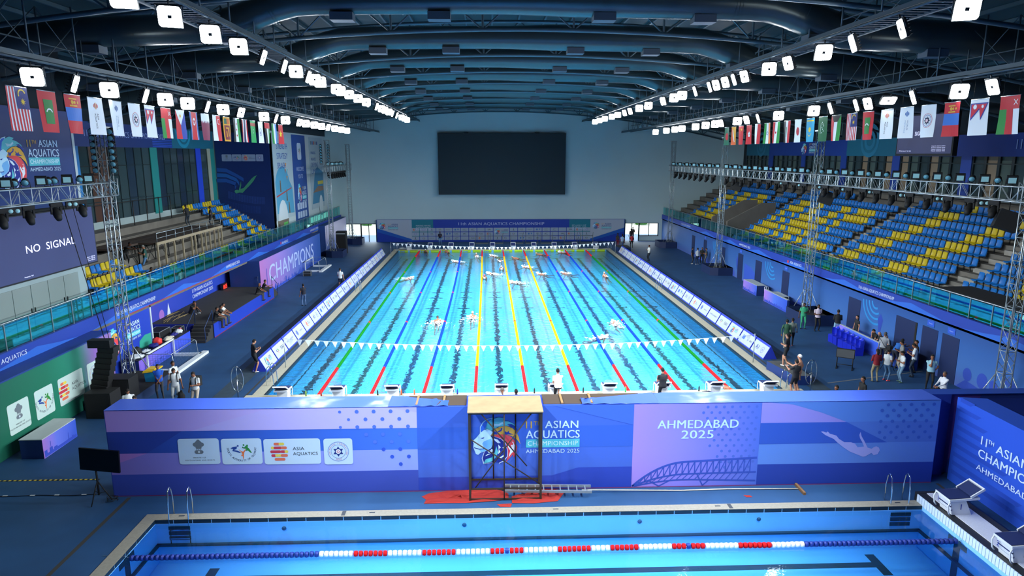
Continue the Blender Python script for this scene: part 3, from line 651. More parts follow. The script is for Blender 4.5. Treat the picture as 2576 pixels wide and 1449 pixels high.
for n, (a, b_) in enumerate(spans):
    f = MB(); k = 0; n_ = 6; d = (b_-a)/n_
    for k in range(n_+1): f.box(XR-.02, XR+.08, a+k*d-.12, a+k*d+.12, 8.6, 11.27, DK)
    f.box(XR-.03, XR+.06, a, b_, 10.75, 10.82, DK); o = struct(f, 'window_%d' % (n+3))
    for k in range(n_):
        litp = (k+n) % 3 == 0 and n > 2
        MB().box(XR+.1, XR+.14, a+k*d+.1, a+(k+1)*d-.1, 8.6, 11.27, LITW if litp else M(['3a4d50', '2c3a3e', '45534f'][(k+n) % 3], .2)).build('pane', o)
# hanging screen over the right stand
def screen_text(A, big=True): pass
f = MB(); SCR = M('3a3f66', .4, emit=.35); f.box(26.5, 26.8, 10.7, 16.5, 11.3, 14.0, M('14171b', .6)); A = Art(f, (26.5, 0, 0), (0, -1, 0), (0, 0, 1))
A.rect(-16.4, 11.45, -10.85, 13.9, SCR, 1); EM = M('d9dcff', .4, emit=1.2)
qn = on(2284, 342, 'x', 26.5); A.text('NO  SIGNAL', -qn.y, qn.z, .26, EM, w=1.9, l=2, bold=0); A.text('Source', -16.1, 11.6, .07, EM, w=1.3, l=2)
for k in range(4): A.text('Input status line', -12.7, 11.6+.1*k, .06, EM, w=1.3, l=2)
t = f.build('video_screen', origin=(26.6, 13.6, 11.3), label='grey NO SIGNAL video screen hanging above the right grandstand', cat='screen')
MB().tube([(26.65, 11.5, 14), (26.65, 11.5, 16.2)], .04, STEEL, 5).tube([(26.65, 15.8, 14), (26.65, 15.8, 16.2)], .04, STEEL, 5).build('hanger', t, origin=(26.6, 13.6, 11.3)).location = (0, 0, 0)
# ---- left side: control block with blue banner, screen and cabinets
XL = -22.8; WGRY = M('8fa2a6', .7, noise=.05, scale=.5)
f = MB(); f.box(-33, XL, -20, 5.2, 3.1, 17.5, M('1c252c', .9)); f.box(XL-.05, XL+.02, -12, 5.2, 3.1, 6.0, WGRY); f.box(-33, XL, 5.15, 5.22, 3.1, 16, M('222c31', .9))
for y in (-2.8, -1.6, -.35, .85, 2.1, 3.3, 4.5): pass
struct(f, 'wall_left_upper')
for k in range(6):
    y0 = -2.8+1.22*k; f = MB(); f.box(XL+.02, XL+.05, y0+.02, y0+1.2, 3.35, 5.5, M('7f8d8c', .6)); o = f.build('cabinet_door', origin=(XL, y0, 3.35), label='tall grey-green wall cabinet door under the big screen, %s from the right' % ['sixth', 'fifth', 'fourth', 'third', 'second', 'first'][k], cat='cabinet door', group='wall cabinet doors')
    h = MB(); hy = y0+(.1 if k % 2 else 1.08); h.box(XL+.05, XL+.08, hy-.03, hy+.03, 4.25, 4.45, M('22282a', .5)); h.build('handle', o, origin=(XL, y0, 3.35)).location = (0, 0, 0)
f = MB(); f.box(XL+.03, XL+.12, -9, 5.25, 8.9, 13.45, M('15336f', .5)); f.box(XL+.02, XL+.14, 5.22, 5.42, 8.9, 13.45, M('aeb9bd', .5)); A = Art(f, (XL+.12, 0, 0), (0, 1, 0), (0, 0, 1))
qa = on(62, 365, 'x', XL); qb = on(134, 365, 'x', XL)
lg_event(A.at(on(58, 350, 'x', XL).y, 12.05, 1), 2.25, l=3); lg_lion(A.at(on(18, 392, 'x', XL).y, 11.05, 2.15, 2.4))
f.build('event_banner', origin=(XL, 0, 9), label='dark blue event banner with lion logo high above the NO SIGNAL screen', cat='banner')
f = MB(); XS = -22.5; f.box(XS-.25, XS, -9, 5.95, 5.78, 8.75, M('15181c', .6)); A = Art(f, (XS, 0, 0), (0, 1, 0), (0, 0, 1)); A.rect(-8.9, 5.85, 5.9, 8.7, SCR, 1)
A.text('NO  SIGNAL', on(64, 620, 'x', XS).y, 7.0, .36, EM, w=on(187, 600, 'x', XS).y-on(64, 620, 'x', XS).y, l=2, bold=.0)
for k in range(3): A.text('Status 1920 60', 5.0, 5.95+.09*k, .06, EM, w=.7, l=2)
A.text('Input 01', .2, 5.95, .06, EM, w=.6, l=2)
f.build('video_screen', origin=(XS, -1, 5.8), label='large grey NO SIGNAL video screen on the left side wall', cat='screen')
# ---- left back wall with windows
XB = -28.0
f = MB(); f.box(XB-.3, XB, 5.2, 36.5, 3.1, 6.9, CON); f.box(XB, XB+.06, 14, 36.5, 6.3, 6.9, WGRY); f.box(XB, XB+.08, 5.2, 36.5, 11.87, 13.5, M('133170', .5)); f.box(XB, XB+.1, 27.8, 36.5, 11.87, 13.5, TEA)
for a, b_, m in ((23.9, 25.0, TEA2), (32.2, 33.25, M('1a3fc0', .5)), (34.7, 35.4, M('8d9488', .6)), (35.4, 36.6, TEA2), (13.5, 14.6, M('1a6fae', .5))): f.box(XB, XB+.12, a, b_, 6.8, 11.9, m)
A = Art(f, (XB+.08, 0, 0), (0, 1, 0), (0, 0, 1))
qa, qb = on(208, 338, 'x', XB).y, on(412, 350, 'x', XB).y
A.text('11th ASIAN AQUATICS CHAMPIONSHIP 2025', qa, 12.55, .42, '7f93c9', w=qb-qa, l=2)
for k in range(5): A.rect(24.5, 11.95+.13*k, 29.5+.4*k, 12.0+.13*k, '2450c0', 2)
A.ring(30, 13.4, .6, .4, '1a86a8', 6, 180, 360); A.ring(30, 13.4, 1.2, .3, '1a86a8', 6, 180, 360)
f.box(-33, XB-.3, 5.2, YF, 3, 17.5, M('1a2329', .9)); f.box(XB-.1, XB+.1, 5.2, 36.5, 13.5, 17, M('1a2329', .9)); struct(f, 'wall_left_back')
PN = [M('27383c', .15), M('1f2e3e', .15), M('2f4044', .15)]
for n, (a, b_) in enumerate([(14.6, 23.9), (25.0, 32.2), (33.25, 34.7)]):
    f = MB(); n_ = max(1, int((b_-a)/1.15)); d = (b_-a)/n_
    for k in range(n_+1): f.box(XB, XB+.07, a+k*d-.03, a+k*d+.03, 6.9, 11.87, DK)
    for z in (8.2, 10.6): f.box(XB, XB+.07, a, b_, z-.03, z+.03, DK)
    o = struct(f, 'window_%d' % (n+10))
    for k in range(n_): MB().box(XB+.01, XB+.03, a+k*d, a+(k+1)*d, 6.9, 11.87, PN[(k*2+n) % 3] if not (n == 0 and k in (1, 2)) else M('4a3328', .25)).build('pane', o)
# ---- cross wall with the diver banner, white wall with hanging banners
YC = 36.3; XW = -22.5
f = MB(); f.box(-28, XW, YC, YC+.3, 3.1, 13.4, M('8e9ca0', .7)); f.box(XW-.3, XW, YC, YF, 3.1, 13.6, WHT)
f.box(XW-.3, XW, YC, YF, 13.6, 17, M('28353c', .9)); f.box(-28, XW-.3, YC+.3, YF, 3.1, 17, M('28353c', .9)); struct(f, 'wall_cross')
f = MB(); f.box(-27.75, XW-.12, YC-.06, YC, 3.3, 13.42, M('0f2a64', .5)); A = Art(f, (0, YC-.06, 0), (1, 0, 0), (0, 0, 1))
def C2(u, v): q = on(u, v, 'y', YC-.06); return (q.x, q.z)
zz = lambda x, y: C2(430+x/5.48, 320+y/5.48)
for k, (x0_, x1_, fn) in enumerate([(705, 833, lg_ministry), (845, 970, lg_sag), (982, 1163, lg_asia), (1177, 1270, lg_fed)]):
    a, b_ = zz(x0_, 470), zz(x1_, 375); A.rrect(a[0], a[1], b_[0], b_[1], .07, '8fa0bd', 1)
    fn(A.at((a[0]+b_[0])/2, (a[1]+b_[1])/2, (b_[1]-a[1])*.95), l=2)
for k in range(3):
    r = [zz(630, 560+75*k), zz(760, 570+70*k), zz(900, 640+60*k), zz(1000-60*k, 700+55*k)]; r2 = [(a, b_-.35) for a, b_ in r]
    A.poly(r+r2[::-1], ['1a4d9a', '1a5aa5', '1a4d9a'][k], 1)
A.poly([zz(*q) for q in [(1185, 660), (1140, 740), (1090, 800), (1030, 860), (990, 905), (945, 900), (900, 915), (878, 890), (885, 868), (915, 862), (935, 872), (965, 745), (970, 800), (960, 850), (1000, 840), (1060, 770), (1110, 710), (1145, 680)]], '3f8f6e', 3)
for i in range(34):
    for j in range(9):
        x = 790+i*15; y = 890+j*11+.14*(x-790)+(25*math.sin((x-790)/190)); a, b_ = zz(x, y); A.rect(a, b_, a+.045, b_+.045, '3555a5', 2)
        x = 740+i*15; y = 1010+j*11+.1*(x-740)+(45*math.sin((x-740)/250))
        if x < 1360: a, b_ = zz(x, y); A.rect(a, b_, a+.04, b_+.04, '24469a', 2)
f.build('diver_banner', origin=(-25, YC, 3.3), label='tall navy banner with green diver beside the left grandstand stairs', cat='banner')
def wb(name, y0, y1, z0, z1, bgc, label, fn):
    f = MB(); f.box(XW, XW+.05, y0, y1, z0, z1, M(bgc, .55)); A = Art(f, (XW+.05, 0, 0), (0, 1, 0), (0, 0, 1)); fn(A, y0, y1, z0, z1); f.build(name, origin=(XW, (y0+y1)/2, z0), label=label, cat='banner', group='tall banners on the far left wall')
def b1(A, y0, y1, z0, z1):
    c = (y0+y1)/2
    for i, t in enumerate(('STRENGTH', 'STRATEGY', 'SPLASH')): A.text(t, y0+1.2, 11.9-.95*i, .6, '2a4f9f', w=(3.6 if i < 2 else 2.8), l=2)
    pts = [(y0+.3, 5.6), (y1-.2, 5.3), (y1-.5, 8.0)]+[(c-.6+2.5*math.cos(t), 8+2.2*math.sin(t)) for t in [k*PI/10 for k in range(1, 10)]]+[(y0+.3, 8)]
    A.poly(pts, '4f9cc0', 1); A.poly([(y0+.4, 7.2), (y1-.8, 7.9), (y1-.8, 8.0), (y0+.4, 7.35)], 'b8433e', 2)
    for u, v in ((c-1.4, 8.2), (c+.6, 7.2), (c+1.2, 5.9)): A.circ(u, v+.5, .16, '8a6a55', 3); A.poly([(u-.2, v-.5), (u+.2, v-.5), (u+.15, v+.4), (u-.15, v+.4)], '6e5a44', 3)
    A.poly([(y0+.4, 4.9), (c+.6, 4.9)]+[(c-1+1.6*math.cos(t), 4.9+2*math.sin(t)) for t in [k*PI/8 for k in range(1, 8)]], 'c9d6dc', 4)
    for i, (u, v, cc) in enumerate([(c+.8, 10.3, 'd98a3a'), (c+.5, 9.7, 'b5622f'), (c+1.2, 9.7, '6fb9b5'), (c+1.0, 9.0, 'd98a3a')]): A.poly([(u-.2, v+.2), (u+.2, v+.2), (u, v-.25)], cc, 3)
def b2(A, y0, y1, z0, z1):
    c = (y0+y1)/2; A.rrect(c-.8, 10.8, c+.8, 12.6, .3, 'b9c8dc', 1); lg_sag(A.at(c, 11.7, 1.2), l=2, txt=False)
    A.text('WELCOMES', c, 9.6, .45, 'aebfe2', w=3, align='c', l=2); A.text('YOU TO', c, 8.8, .45, 'aebfe2', w=1.9, align='c', l=2)
    lg_lion(A.at(c-.8, 7.2, 1.6, 2.3)); lg_event(A.at(c+.3, 7.9, 1.0, 1.6), 1.7, l=3)
    for i in range(4):
        for j in range(2): A.rrect(c-1.9+i*.98, 4.5+j*.95, c-1.9+i*.98+.8, 5.2+j*.95, .08, 'a9bcd9', 2)
def b3(A, y0, y1, z0, z1):
    c = (y0+y1)/2
    for i, (t, h) in enumerate((('MAKING', .35), ('WAVES', .35), ('DEFYING', .55), ('LIMITS', .55))): A.text(t, y0+.6, 11.4-.75*i, h, '3a5a9f', w=2.2 if i < 2 else 3.2, l=2)
    A.poly([(y0+.3, 5.6), (y1-.4, 5.6), (y1-.4, 9.2)]+[(c+.2+2*math.cos(t), 7.3+2.6*math.sin(t)) for t in [k*PI/8 for k in range(3, 8)]], '3a7fa5', 1)
    A.poly([(y0+.7, 6.9), (y1-.5, 7.0), (y1-.5, 7.5), (c, 7.6)], '8a6b58', 2); A.rect(c, 7.8, y1-.5, 8.2, 'c9b83a', 2); A.circ(c+1.2, 5.2, .9, 'c4d0d6', 3, ry=1.3)
    for i in range(5): A.rrect(y0+.6+i*.7, 12.5, y0+1.1+i*.7, 12.9, .05, ['6b7680', '3f5fa0', 'c0504a', '7a8890', '4a5fa0'][i], 2)
wb('hanging_banner', 36.6, 43.0, 4.95, 13.45, 'a8bcc6', 'tall white STRENGTH STRATEGY SPLASH banner on the far left wall', b1)
wb('hanging_banner', 43.3, 48.5, 3.95, 13.45, '2a4d96', 'tall blue WELCOMES YOU TO banner between two white banners', b2)
wb('hanging_banner', 50.2, 56.6, 5.0, 13.35, 'a3b6c1', 'tall white DEFYING LIMITS banner nearest the far wall', b3)
f = MB(); f.box(XW, XW+.04, 37.0, 40.6, 3.1, 4.9, M('6f675c', .7)); f.box(XW+.04, XW+.06, 37.3, 37.5, 3.2, 4.6, M('1c2022', .6)); f.box(XW+.04, XW+.06, 38.8, 40.2, 4.2, 4.6, M('4f9a4a', .5, emit=.25)); struct(f, 'door_3')
f = MB(); f.box(XW, XW+.03, 49.0, 57.8, 3.15, 4.1, M('dff0d8', .6, emit=.9)); f.box(XW, XW+.05, 51.5, 51.6, 3.1, 4.1, fr); f.box(XW, XW+.05, 54.5, 54.6, 3.1, 4.1, fr); struct(f, 'window_20')
# ---- timber platform on the left stand
WD = M('3d3029', .8, noise=.2, scale=1.5); PST = M('8c8069', .8); t = empty('timber_platform', (-24.5, 19, 4), 'dark plywood platform on a forest of props over the left stand seats', 'platform')
O = (-24.5, 19, 4)
def part(f, name): o = f.build(name, t, origin=O); o.location = (0, 0, 0); return o
f = MB(); f.box(-26.9, -23.0, 13.5, 24.2, 5.7, 5.82, WD); f.box(-26.9, -24.2, 10.6, 13.5, 5.7, 5.82, WD); f.box(-23.05, -22.95, 13.4, 24.2, 5.66, 5.84, PST); part(f, 'deck')
for k, y in enumerate([13.55, 14.6, 15.9, 17.2, 18.6, 19.2, 20.3, 21.0, 21.8, 22.7, 23.5, 24.1]): f = MB(); f.box(-23.08, -22.98, y-.05, y+.05, 4.03, 5.7, PST); part(f, 'post')
random.seed(3)
for i in range(26):
    y = 11.2+i*.5; x = -23.4-random.random()*2.6; f = MB(); f.box(x-.03, x+.03, y-.03, y+.03, 4.1, 5.7, M('1b1d1f', .7)); y2 = y+random.choice((-1, 1))*1.1; f.tube([(x, y, 4.4), (x, y2, 5.6)], .025, M('1b1d1f', .7), 4); part(f, 'scaffold_prop')
f = MB(); f.tube([(-23.0, 13.5, 6.42), (-23.0, 24, 6.42)], .025, RAIL, 5); f.tube([(-23.0, 13.5, 6.1), (-23.0, 24, 6.1)], .015, RAIL, 5)
for k in range(9): f.tube([(-23.0, 13.5+1.31*k, 5.8), (-23.0, 13.5+1.31*k, 6.42)], .02, RAIL, 5)
part(f, 'front_rail')
f = MB()
for k in range(8): f.tube([(-26.9, 11+1.9*k, 5.8), (-26.9, 11+1.9*k, 8.2)], .035, M('17191b', .6), 5)
f.tube([(-26.9, 11, 8.15), (-26.9, 24.3, 8.15)], .03, M('17191b', .6), 5); part(f, 'rear_frame')
# ================================================================== ground-level walls
# right wall under the stand: printed, with doors
PR = grad('blue_purple_wall_print', 'z', [(.1, '4a60a6'), (1.0, '3c68ac'), (2.2, '2c5aa0'), (3.0, '224a8c')], .5)
XD = 21.4; f = MB(); f.box(XD, XD+.3, -30, YF, .1, 3.05, PR); A = Art(f, (XD, 0, 0), (0, -1, 0), (0, 0, 1)); NV = '1a2f86'
def skyline(A, u0, u1, v, c, l=1, seed=1, hmax=.7):
    r = random.Random(seed); u = u0; A.rect(u0, v, u1, v+.12, c, l)
    while u < u1-.1:
        w_ = r.uniform(.06, .22); h = r.uniform(.15, hmax)*(.5+.5*abs(math.sin(u*1.3))); w_ = min(w_, u1-u); A.rect(u, v, u+w_, v+h, c, l)
        if r.random() < .25: A.rect(u+w_*.4, v+h, u+w_*.55, v+h+.25, c, l)
        u += w_+r.uniform(0, .15)
for a, b_, sd in ((39, 43, 2), (31.5, 35, 3), (17, 20, 4), (6.9, 9.7, 6)): skyline(A, -b_, -a, .15, '3a52b8', 1, sd)
for yc in (37.5, 24.2, 9.3):
    for k in range(4): A.ring(-yc+.9, 2.75, .35+.32*k, .12, '2b86c9', 1, 185, 300, 12)
A.poly([(-29.2, .3), (-26.2, .3), (-26.2, 1.0), (-27.6, 1.6), (-29.2, 1.75)], '3556bd', 1)
for yc in (7.8, 31.0): A.poly([(-yc-.25, 1.75), (-yc+.25, 1.75), (-yc+.06, .9), (-yc-.06, .9)], '2c47a8', 1); A.poly([(-yc-.3, 1.75), (-yc+.3, 1.75), (-yc, 2.15)], '2c47a8', 1)
for yc, s in ((.3, .3), (-.7, .35), (-1.4, .25), (-3.3, .35)): A.circ(-yc, .9, s, '2c47a8', 1, ry=s*1.1); A.rect(-yc-.03, .3, -yc+.03, .9, '2c47a8', 1)
A.rect(2.25, .3, 2.31, 1.25, '2c47a8', 1)
for a in (20, 60, 100, 140, 175, -10): A.poly([(2.28, 1.25), (2.28+.5*math.cos(math.radians(a)), 1.2+.3*math.sin(math.radians(a))), (2.28+.3*math.cos(math.radians(a)), 1.32+.3*math.sin(math.radians(a)))], '2c47a8', 1)
A.poly([(-1, .1), (6, .1), (6, .35), (2, .3), (-.4, .6)], '2c47a8', 1)
struct(f, 'wall_right_lower')
DN = M('0e2350', .6)
for n, (a, b_) in enumerate([(44.0, 45.1), (39.9, 40.9), (29.6, 30.8), (25.4, 26.7), (20.1, 21.3), (10.0, 11.4), (4.4, 6.3), (2.7, 3.95), (1.1, 2.35), (34.3, 35.2)]):
    f = MB(); f.box(XD-.02, XD, a, b_, .1, 2.45, DN)
    if n == 6: f.box(XD-.025, XD, a, a+.14, .1, 2.45, M('1a1a16', .9))
    A = Art(f, (XD-.02, 0, 0), (0, -1, 0), (0, 0, 1))
    if n in (1, 2, 4, 7, 8): A.rect(-(a+b_)/2-.28, 2.55, -(a+b_)/2+.28, 2.85, '2a55c4', 1); A.text('Room', -(a+b_)/2, 2.66, .08, 'a9bdf0', align='c', l=2)
    struct(f, 'door_%d' % (n+4))
# left: green and pink wall, recess, panels
f = MB(); GW = grad('green_wall_print', 'y', [(-8, '0f5040'), (-3, '186f56'), (-.8, '2a8a74'), (.2, '7c66a4'), (2, '8c6cb0')], .5)
f.box(-20.9, -20.0, -14, 1.9, .12, 3.05, GW); f.box(-20.95, -19.98, -14, 1.92, 3.0, 3.06, M('1b3a86', .5)); A = Art(f, (-20.0, 0, 0), (0, 1, 0), (0, 0, 1))
for z0, c in ((.5, '8b62ae'), (1.3, '9d7cc6'), (2.2, '8460ae')): A.rect(.35, z0, 1.88, z0+.4, c, 1)
for x0_, x1_, fn in ((-5.45, -4.25, lg_ministry), (-3.9, -2.75, lg_sag), (-2.4, -.65, lg_asia), (-.3, .75, lg_fed)):
    A.rrect(x0_, .85, x1_, 2.05, .09, 'bcd3cf', 2); fn(A.at((x0_+x1_)/2, 1.45, 1.1), l=3)
f.build('partition_wall', origin=(-20.4, -6, .1), label='green partition wall with four white logo cards at the left edge', cat='wall panel')
f = MB(); f.box(-21.3, -21.0, 1.9, 7.7, .1, 3.1, M('1b3cae', .5)); A = Art(f, (-21.0, 0, 0), (0, 1, 0), (0, 0, 1))
lg_event(A.at(on(310, 800, 'x', -21).y, 2.55, 1), 1.55, l=3); lg_lion(A.at(3.75, 1.9, 1.4, 1.7)); A.poly([(6.2, .75), (7.6, .6), (7.6, 1.45), (6.9, 1.5), (6.3, 1.3)], '2f9a86', 1)
for k in range(7): A.rect(4.6+.45*k, .2, 4.8+.45*k, .4+.12*(k % 3), '14308f', 2)
A.poly([(4.4, .35), (6.1, .75), (6.1, .95), (4.4, .6)], '2a7fb5', 1); f.box(-21.02, -20.95, 7.66, 7.78, .1, 3.1, WHT)
f.build('event_backdrop', origin=(-21.1, 5, .1), label='blue event logo panel on the left, behind the near lattice tower', cat='wall panel')
f = MB(); BW = grad('stage_backdrop_print', 'y', [(8, '5a3fa0'), (13, '3244b4'), (18, '1a3cae'), (24, '2a45b8'), (26, '7a57b4')], .5)
f.box(-23.2, -22.9, 7.7, 25.4, .1, 3.04, BW); A = Art(f, (-22.9, 0, 0), (0, 1, 0), (0, 0, 1))
A.text('11TH ASIAN AQUATICS', 17.6, 1.68, .27, WTX, w=3.6, l=2); A.text('CHAMPIONSHIP 2025', 17.6, 1.28, .27, WTX, w=3.6, l=2)
for yc in (13.9, 24.3): A.poly([(yc-.25, 1.0), (yc+.25, 1.0), (yc, 1.8)], 'c9d6ee', 2)
for k in range(4): A.ring(14.6, 2.0, .3+.22*k, .05, '4a5fd0', 2, 0, 180, 10); A.ring(23.3, 2.1, .25+.2*k, .05, '4a5fd0', 2, 0, 180, 10)
A.circ(12.9, 1.2, .35, '9a6ac0', 2); f.build('stage_backdrop', origin=(-23.7, 16, .1), label='blue and violet printed backdrop along the rear of the dark stage', cat='banner')
wallbox('wall_left_lower', (-24.4, -24.0, -14, YF, .1, 3.0), m=M('7f8c94', .7))
f = MB(); f.box(-23.9, -23.6, 25.4, 26.6, .1, 2.9, M('9a978c', .7)); f.box(-23.6, -23.58, 26.3, 26.4, .1, 2.9, fr); struct(f, 'door_20')
f = MB(); f.box(-23.95, -23.5, 26.7, 29.5, .1, 3.0, M('b8c4cc', .7)); f.box(-24.0, -23.5, 29.5, YF, .1, 3.0, M('6f7d88', .8)); struct(f, 'trim_8')
# stage
STG = M('2a2b2e', .9, noise=.1, scale=1.2); SBL = M('1a3ab0', .5)
f = MB(); f.box(-22.9, -19.0, 11.3, 23.3, .1, 1.0, STG); f.box(-19.02, -18.98, 11.3, 23.3, .1, .98, SBL); f.box(-22.9, -20.2, 11.26, 11.3, .1, 1.0, M('1c2c88', .5)); f.box(-18.99, -18.96, 11.3, 23.3, .1, .13, M('8a1f3a', .6))
f.box(-23.5, -22.45, 23.3, 27, .1, .95, STG)
stage = f.build('stage', origin=(-21.2, 17, .1), label='low dark carpeted stage with bright blue front skirt along the left wall', cat='stage')
def rel(f, name, par, **k): o = f.build(name, par, origin=tuple(par.location), **k); o.location = (0, 0, 0); return o
def stairs(name, label, y, d):
    f = MB()
    for k in range(5): a, b_ = sorted((y, y+d*(1.25-.25*k))); f.box(-20.15, -19.05, a, b_, .1+.17*k, .1+.17*(k+1), STG)
    o = f.build(name, origin=(-19.6, y, .1), label=label, cat='stairs')
    for x in (-20.15, -19.05):
        h = MB(); h.tube([(x, y+d*1.2, .1), (x, y+d*1.2, 1.05), (x, y-d*.1, 1.85), (x, y-d*.1, .95)], .025, M('1d3560', .5), 5); rel(h, 'handrail', o)
stairs('stage_stairs', 'short dark stairs with blue handrails at the near end of the stage', 11.3, -1); stairs('stage_stairs', 'short dark stairs with blue handrails at the far end of the stage', 23.3, 1)
# CHAMPIONS boxes
CG = grad('champions_print', 'y', [(23.2, 'a86fb4'), (29, '8a78c8'), (34, '5a6fc4'), (43, '2a56a8')], .45)
f = MB(); f.box(-22.4, -20.0, 23.4, 43.0, .1, 3.04, M('1d3776', .5)); f.box(-20.0, -19.98, 23.4, 43, .1, 3.02, CG); A = Art(f, (-19.98, 0, 0), (0, 1, 0), (0, 0, 1)); skyline(A, 23.5, 43, .12, '2c50c0', 3, 9, .6)
qa, qb = on(678, 700, 'x', -19.98).y, on(789, 640, 'x', -19.98).y; A.text('CHAMPIONS', qa, .95, 1.45, 'a9bdf0', w=qb-qa, l=1, bold=.03)
A.text('EVENT', 36.6, .62, .3, 'a9bdf0', w=2.4, l=2); A.rect(24.9, .2, 25.0, 2.2, '3a4fb8', 2)
f.build('champions_wall', origin=(-21, 33, .1), label='long violet to blue box wall lettered CHAMPIONS on the left', cat='wall panel')
f = MB(); WG = grad('white_blue_print', 'z', [(.2, '2a56b8'), (1.2, '6f86cf'), (2.2, 'b9b7dc'), (3.0, 'c9c6e4')], .5)
f.box(-22.4, -20.15, 46.2, 57.6, .1, 3.5, M('22407f', .5)); f.box(-20.15, -20.12, 46.2, 57.6, .1, 3.45, WG); f.build('printed_box_wall', origin=(-21, 52, .1), label='pale violet printed box wall in the far left corner', cat='wall panel')
# far banner wall
f = MB(); YB = 58.2; f.box(-16.3, 16.3, YB, YB+.25, .1, 3.02, M('1c3fae', .5)); A = Art(f, (0, YB, 0), (1, 0, 0), (0, 0, 1))
A.text('11th ASIAN AQUATICS CHAMPIONSHIP', 0.0, 2.28, .38, 'b5c3e6', w=11.3, align='c', l=2, bold=.03)
for s in (-1, 1):
    g_ = lambda pts: [(s*x, z) for x, z in (pts if s > 0 else pts[::1])]
    def P_(pts, c, l):
        q = g_(pts); A.poly(q if s > 0 else q[::-1], c, l)
    P_([(11.7, 1.4), (11.7, 3.0), (8.95, 3.0), (8.95, 1.4), (11.7, .55)][::-1] if False else [(8.95, 1.35), (11.75, .5), (11.75, 3.0), (8.95, 3.0)], '1a7f95', 1)
    P_([(11.75, .45), (16.25, 1.9), (16.25, 3.0), (11.75, 3.0)], 'aebccf', 2); P_([(11.75, .12), (16.25, 1.4), (16.25, 1.9), (11.75, .45)], '1f5fc0', 2); P_([(8.95, .7), (11.75, .12), (11.75, .5), (8.95, 1.35)], '1f4fb8', 1)
for u, lines in ((-11.2, ('MAKING WAVES', 'DEFYING', 'LIMITS')), (9.3, ('SPLASH OF', 'SPIRIT OF', 'CHAMPIONS'))):
    for k, t_ in enumerate(lines): A.text(t_, u, 2.15-.24*k, .17, 'c3d6ea', w=1.9, l=3)
for u in (-15.6, 12.5): lg_lion(A.at(u, 2.2, .95)); lg_event(A.at(u+.75, 2.5, 1), 1.3, l=3, dark=True)
# sponsor grid 22 columns x 3 rows
gx0 = -7.95-.22; cw = (11.3+gx0*0) if False else 1.075
names = [('SAI', '3a3f4a'), ('', ''), ('', ''), ('', '')]
for r in range(3):
    for c in range(22):
        u = -11.83+.0 + c*1.075; v = 1.45-.56*r
        if c in (10, 11) and r < 2: continue
        A.rrect(u+.03, v, u+1.03, v+.48, .03, 'a3b5cc', 2); k = (c+r*1) % 10; q = A.at(u+.53, v+.24, .42)
        if k == 0: lg_asia(q, 3)
        elif k == 1: q.ring(0, 0, .3, .1, '8a96c4', 3); q.circ(0, 0, .2, 'a8b0d4', 3)
        elif k == 2: q.rect(-.08, -.25, .08, .35, '4a5560', 3); q.rect(-.35, -.4, .35, -.33, '6a7580', 3)
        elif k == 3: lg_sag(q, 3, txt=False); q.ring(0, .1, .4, .05, '5a6580', 3, 190, 350, 10)
        elif k == 4: q.text('SPORTS', -.05, -.12, .26, '6a7590', w=1.4, align='c', l=3)
        elif k == 5: q.rrect(-.6, -.25, -.1, .3, .05, '4a7fc4', 3); q.poly([(.2, .3), (.8, .3), (.5, -.3)], '4a7fc4', 3)
        elif k == 6: q.text('EAT', 0, .02, .25, '4a5560', w=1.1, align='c', l=3); q.text('FOODS', 0, -.35, .2, '4a5560', w=1.2, align='c', l=3)
        elif k == 7: q.poly([(-.6, .1), (.8, .3), (-.3, 0)], '3a3f4a', 3); q.text('arena', 0, -.35, .22, '3a3f4a', w=1.1, align='c', l=3)
        elif k == 8: q.text('AQUA  A', 0, -.12, .24, '8fb0d8', w=1.7, align='c', l=3)
        else: q.text('SAI', 0, -.18, .42, '3a3f4a', w=.95, align='c', l=3)
A.rect(-11.83+10.75+.03, .89, -11.83+12.9-.06, 1.93, 'a3b5cc', 2); lg_lion(A.at(-.55, 1.42, .75)); lg_event(A.at(0, 1.72, 1), .85, l=3, dark=True)
f.build('far_banner_wall', origin=(0, YB, .1), label='wide blue championship banner wall with sponsor grid behind the far starting blocks', cat='banner')
f = MB(); q0, q1 = on(1101, 335, 'y', 58.1), on(1421, 489, 'y', 58.1); f.box(q0.x, q1.x, 57.9, 58.5, q1.z, q0.z, M('1e2b31', .6)); f.box(q0.x+.06, q1.x-.06, 57.88, 57.9, q1.z+.06, q0.z-.06, M('222f34', .45))
for x in (-4.5, 4.6): f.box(x-.3, x+.3, 57.95, 58.2, q0.z, q0.z+.12, DK)
for k in range(1, 12): f.box(q0.x+k*1.37-.004, q0.x+k*1.37+.004, 57.876, 57.88, q1.z+.1, q0.z-.1, M('1c282d', .6))
f.build('video_screen', origin=(0, 58.1, q1.z), label='huge dark switched-off scoreboard screen on the far wall', cat='screen')
# ---- near printed block wall
YN = -8.8; TOP = 3.15
VINYL = M('2c4fc0', .3); 
VT = M('4a68d4', .13, name='glossy_vinyl_top'); nt = VT.node_tree; bpn = nt.nodes.new('ShaderNodeBump'); nzn = nt.nodes.new('ShaderNodeTexNoise'); tcn = nt.nodes.new('ShaderNodeNewGeometry'); nzn.inputs['Scale'].default_value = .9; bpn.inputs['Distance'].default_value = .022
nt.links.new(tcn.outputs['Position'], nzn.inputs['Vector']); nt.links.new(nzn.outputs['Fac'], bpn.inputs['Height']); nt.links.new(bpn.outputs[0], nt.nodes['Principled BSDF'].inputs['Normal'])
f = MB(); f.box(-14.45, 13.65, YN, -7.75, .1, TOP-.02, M('2a48b8', .5))
f.quad((-14.45, YN, TOP), (-3.9, YN, TOP), (-4.8, -7.75, TOP), (-14.45, -7.75, TOP), VT); f.quad((2.2, YN, TOP), (13.65, YN, TOP), (13.65, -7.75, TOP), (4.2, -7.75, TOP), VT)
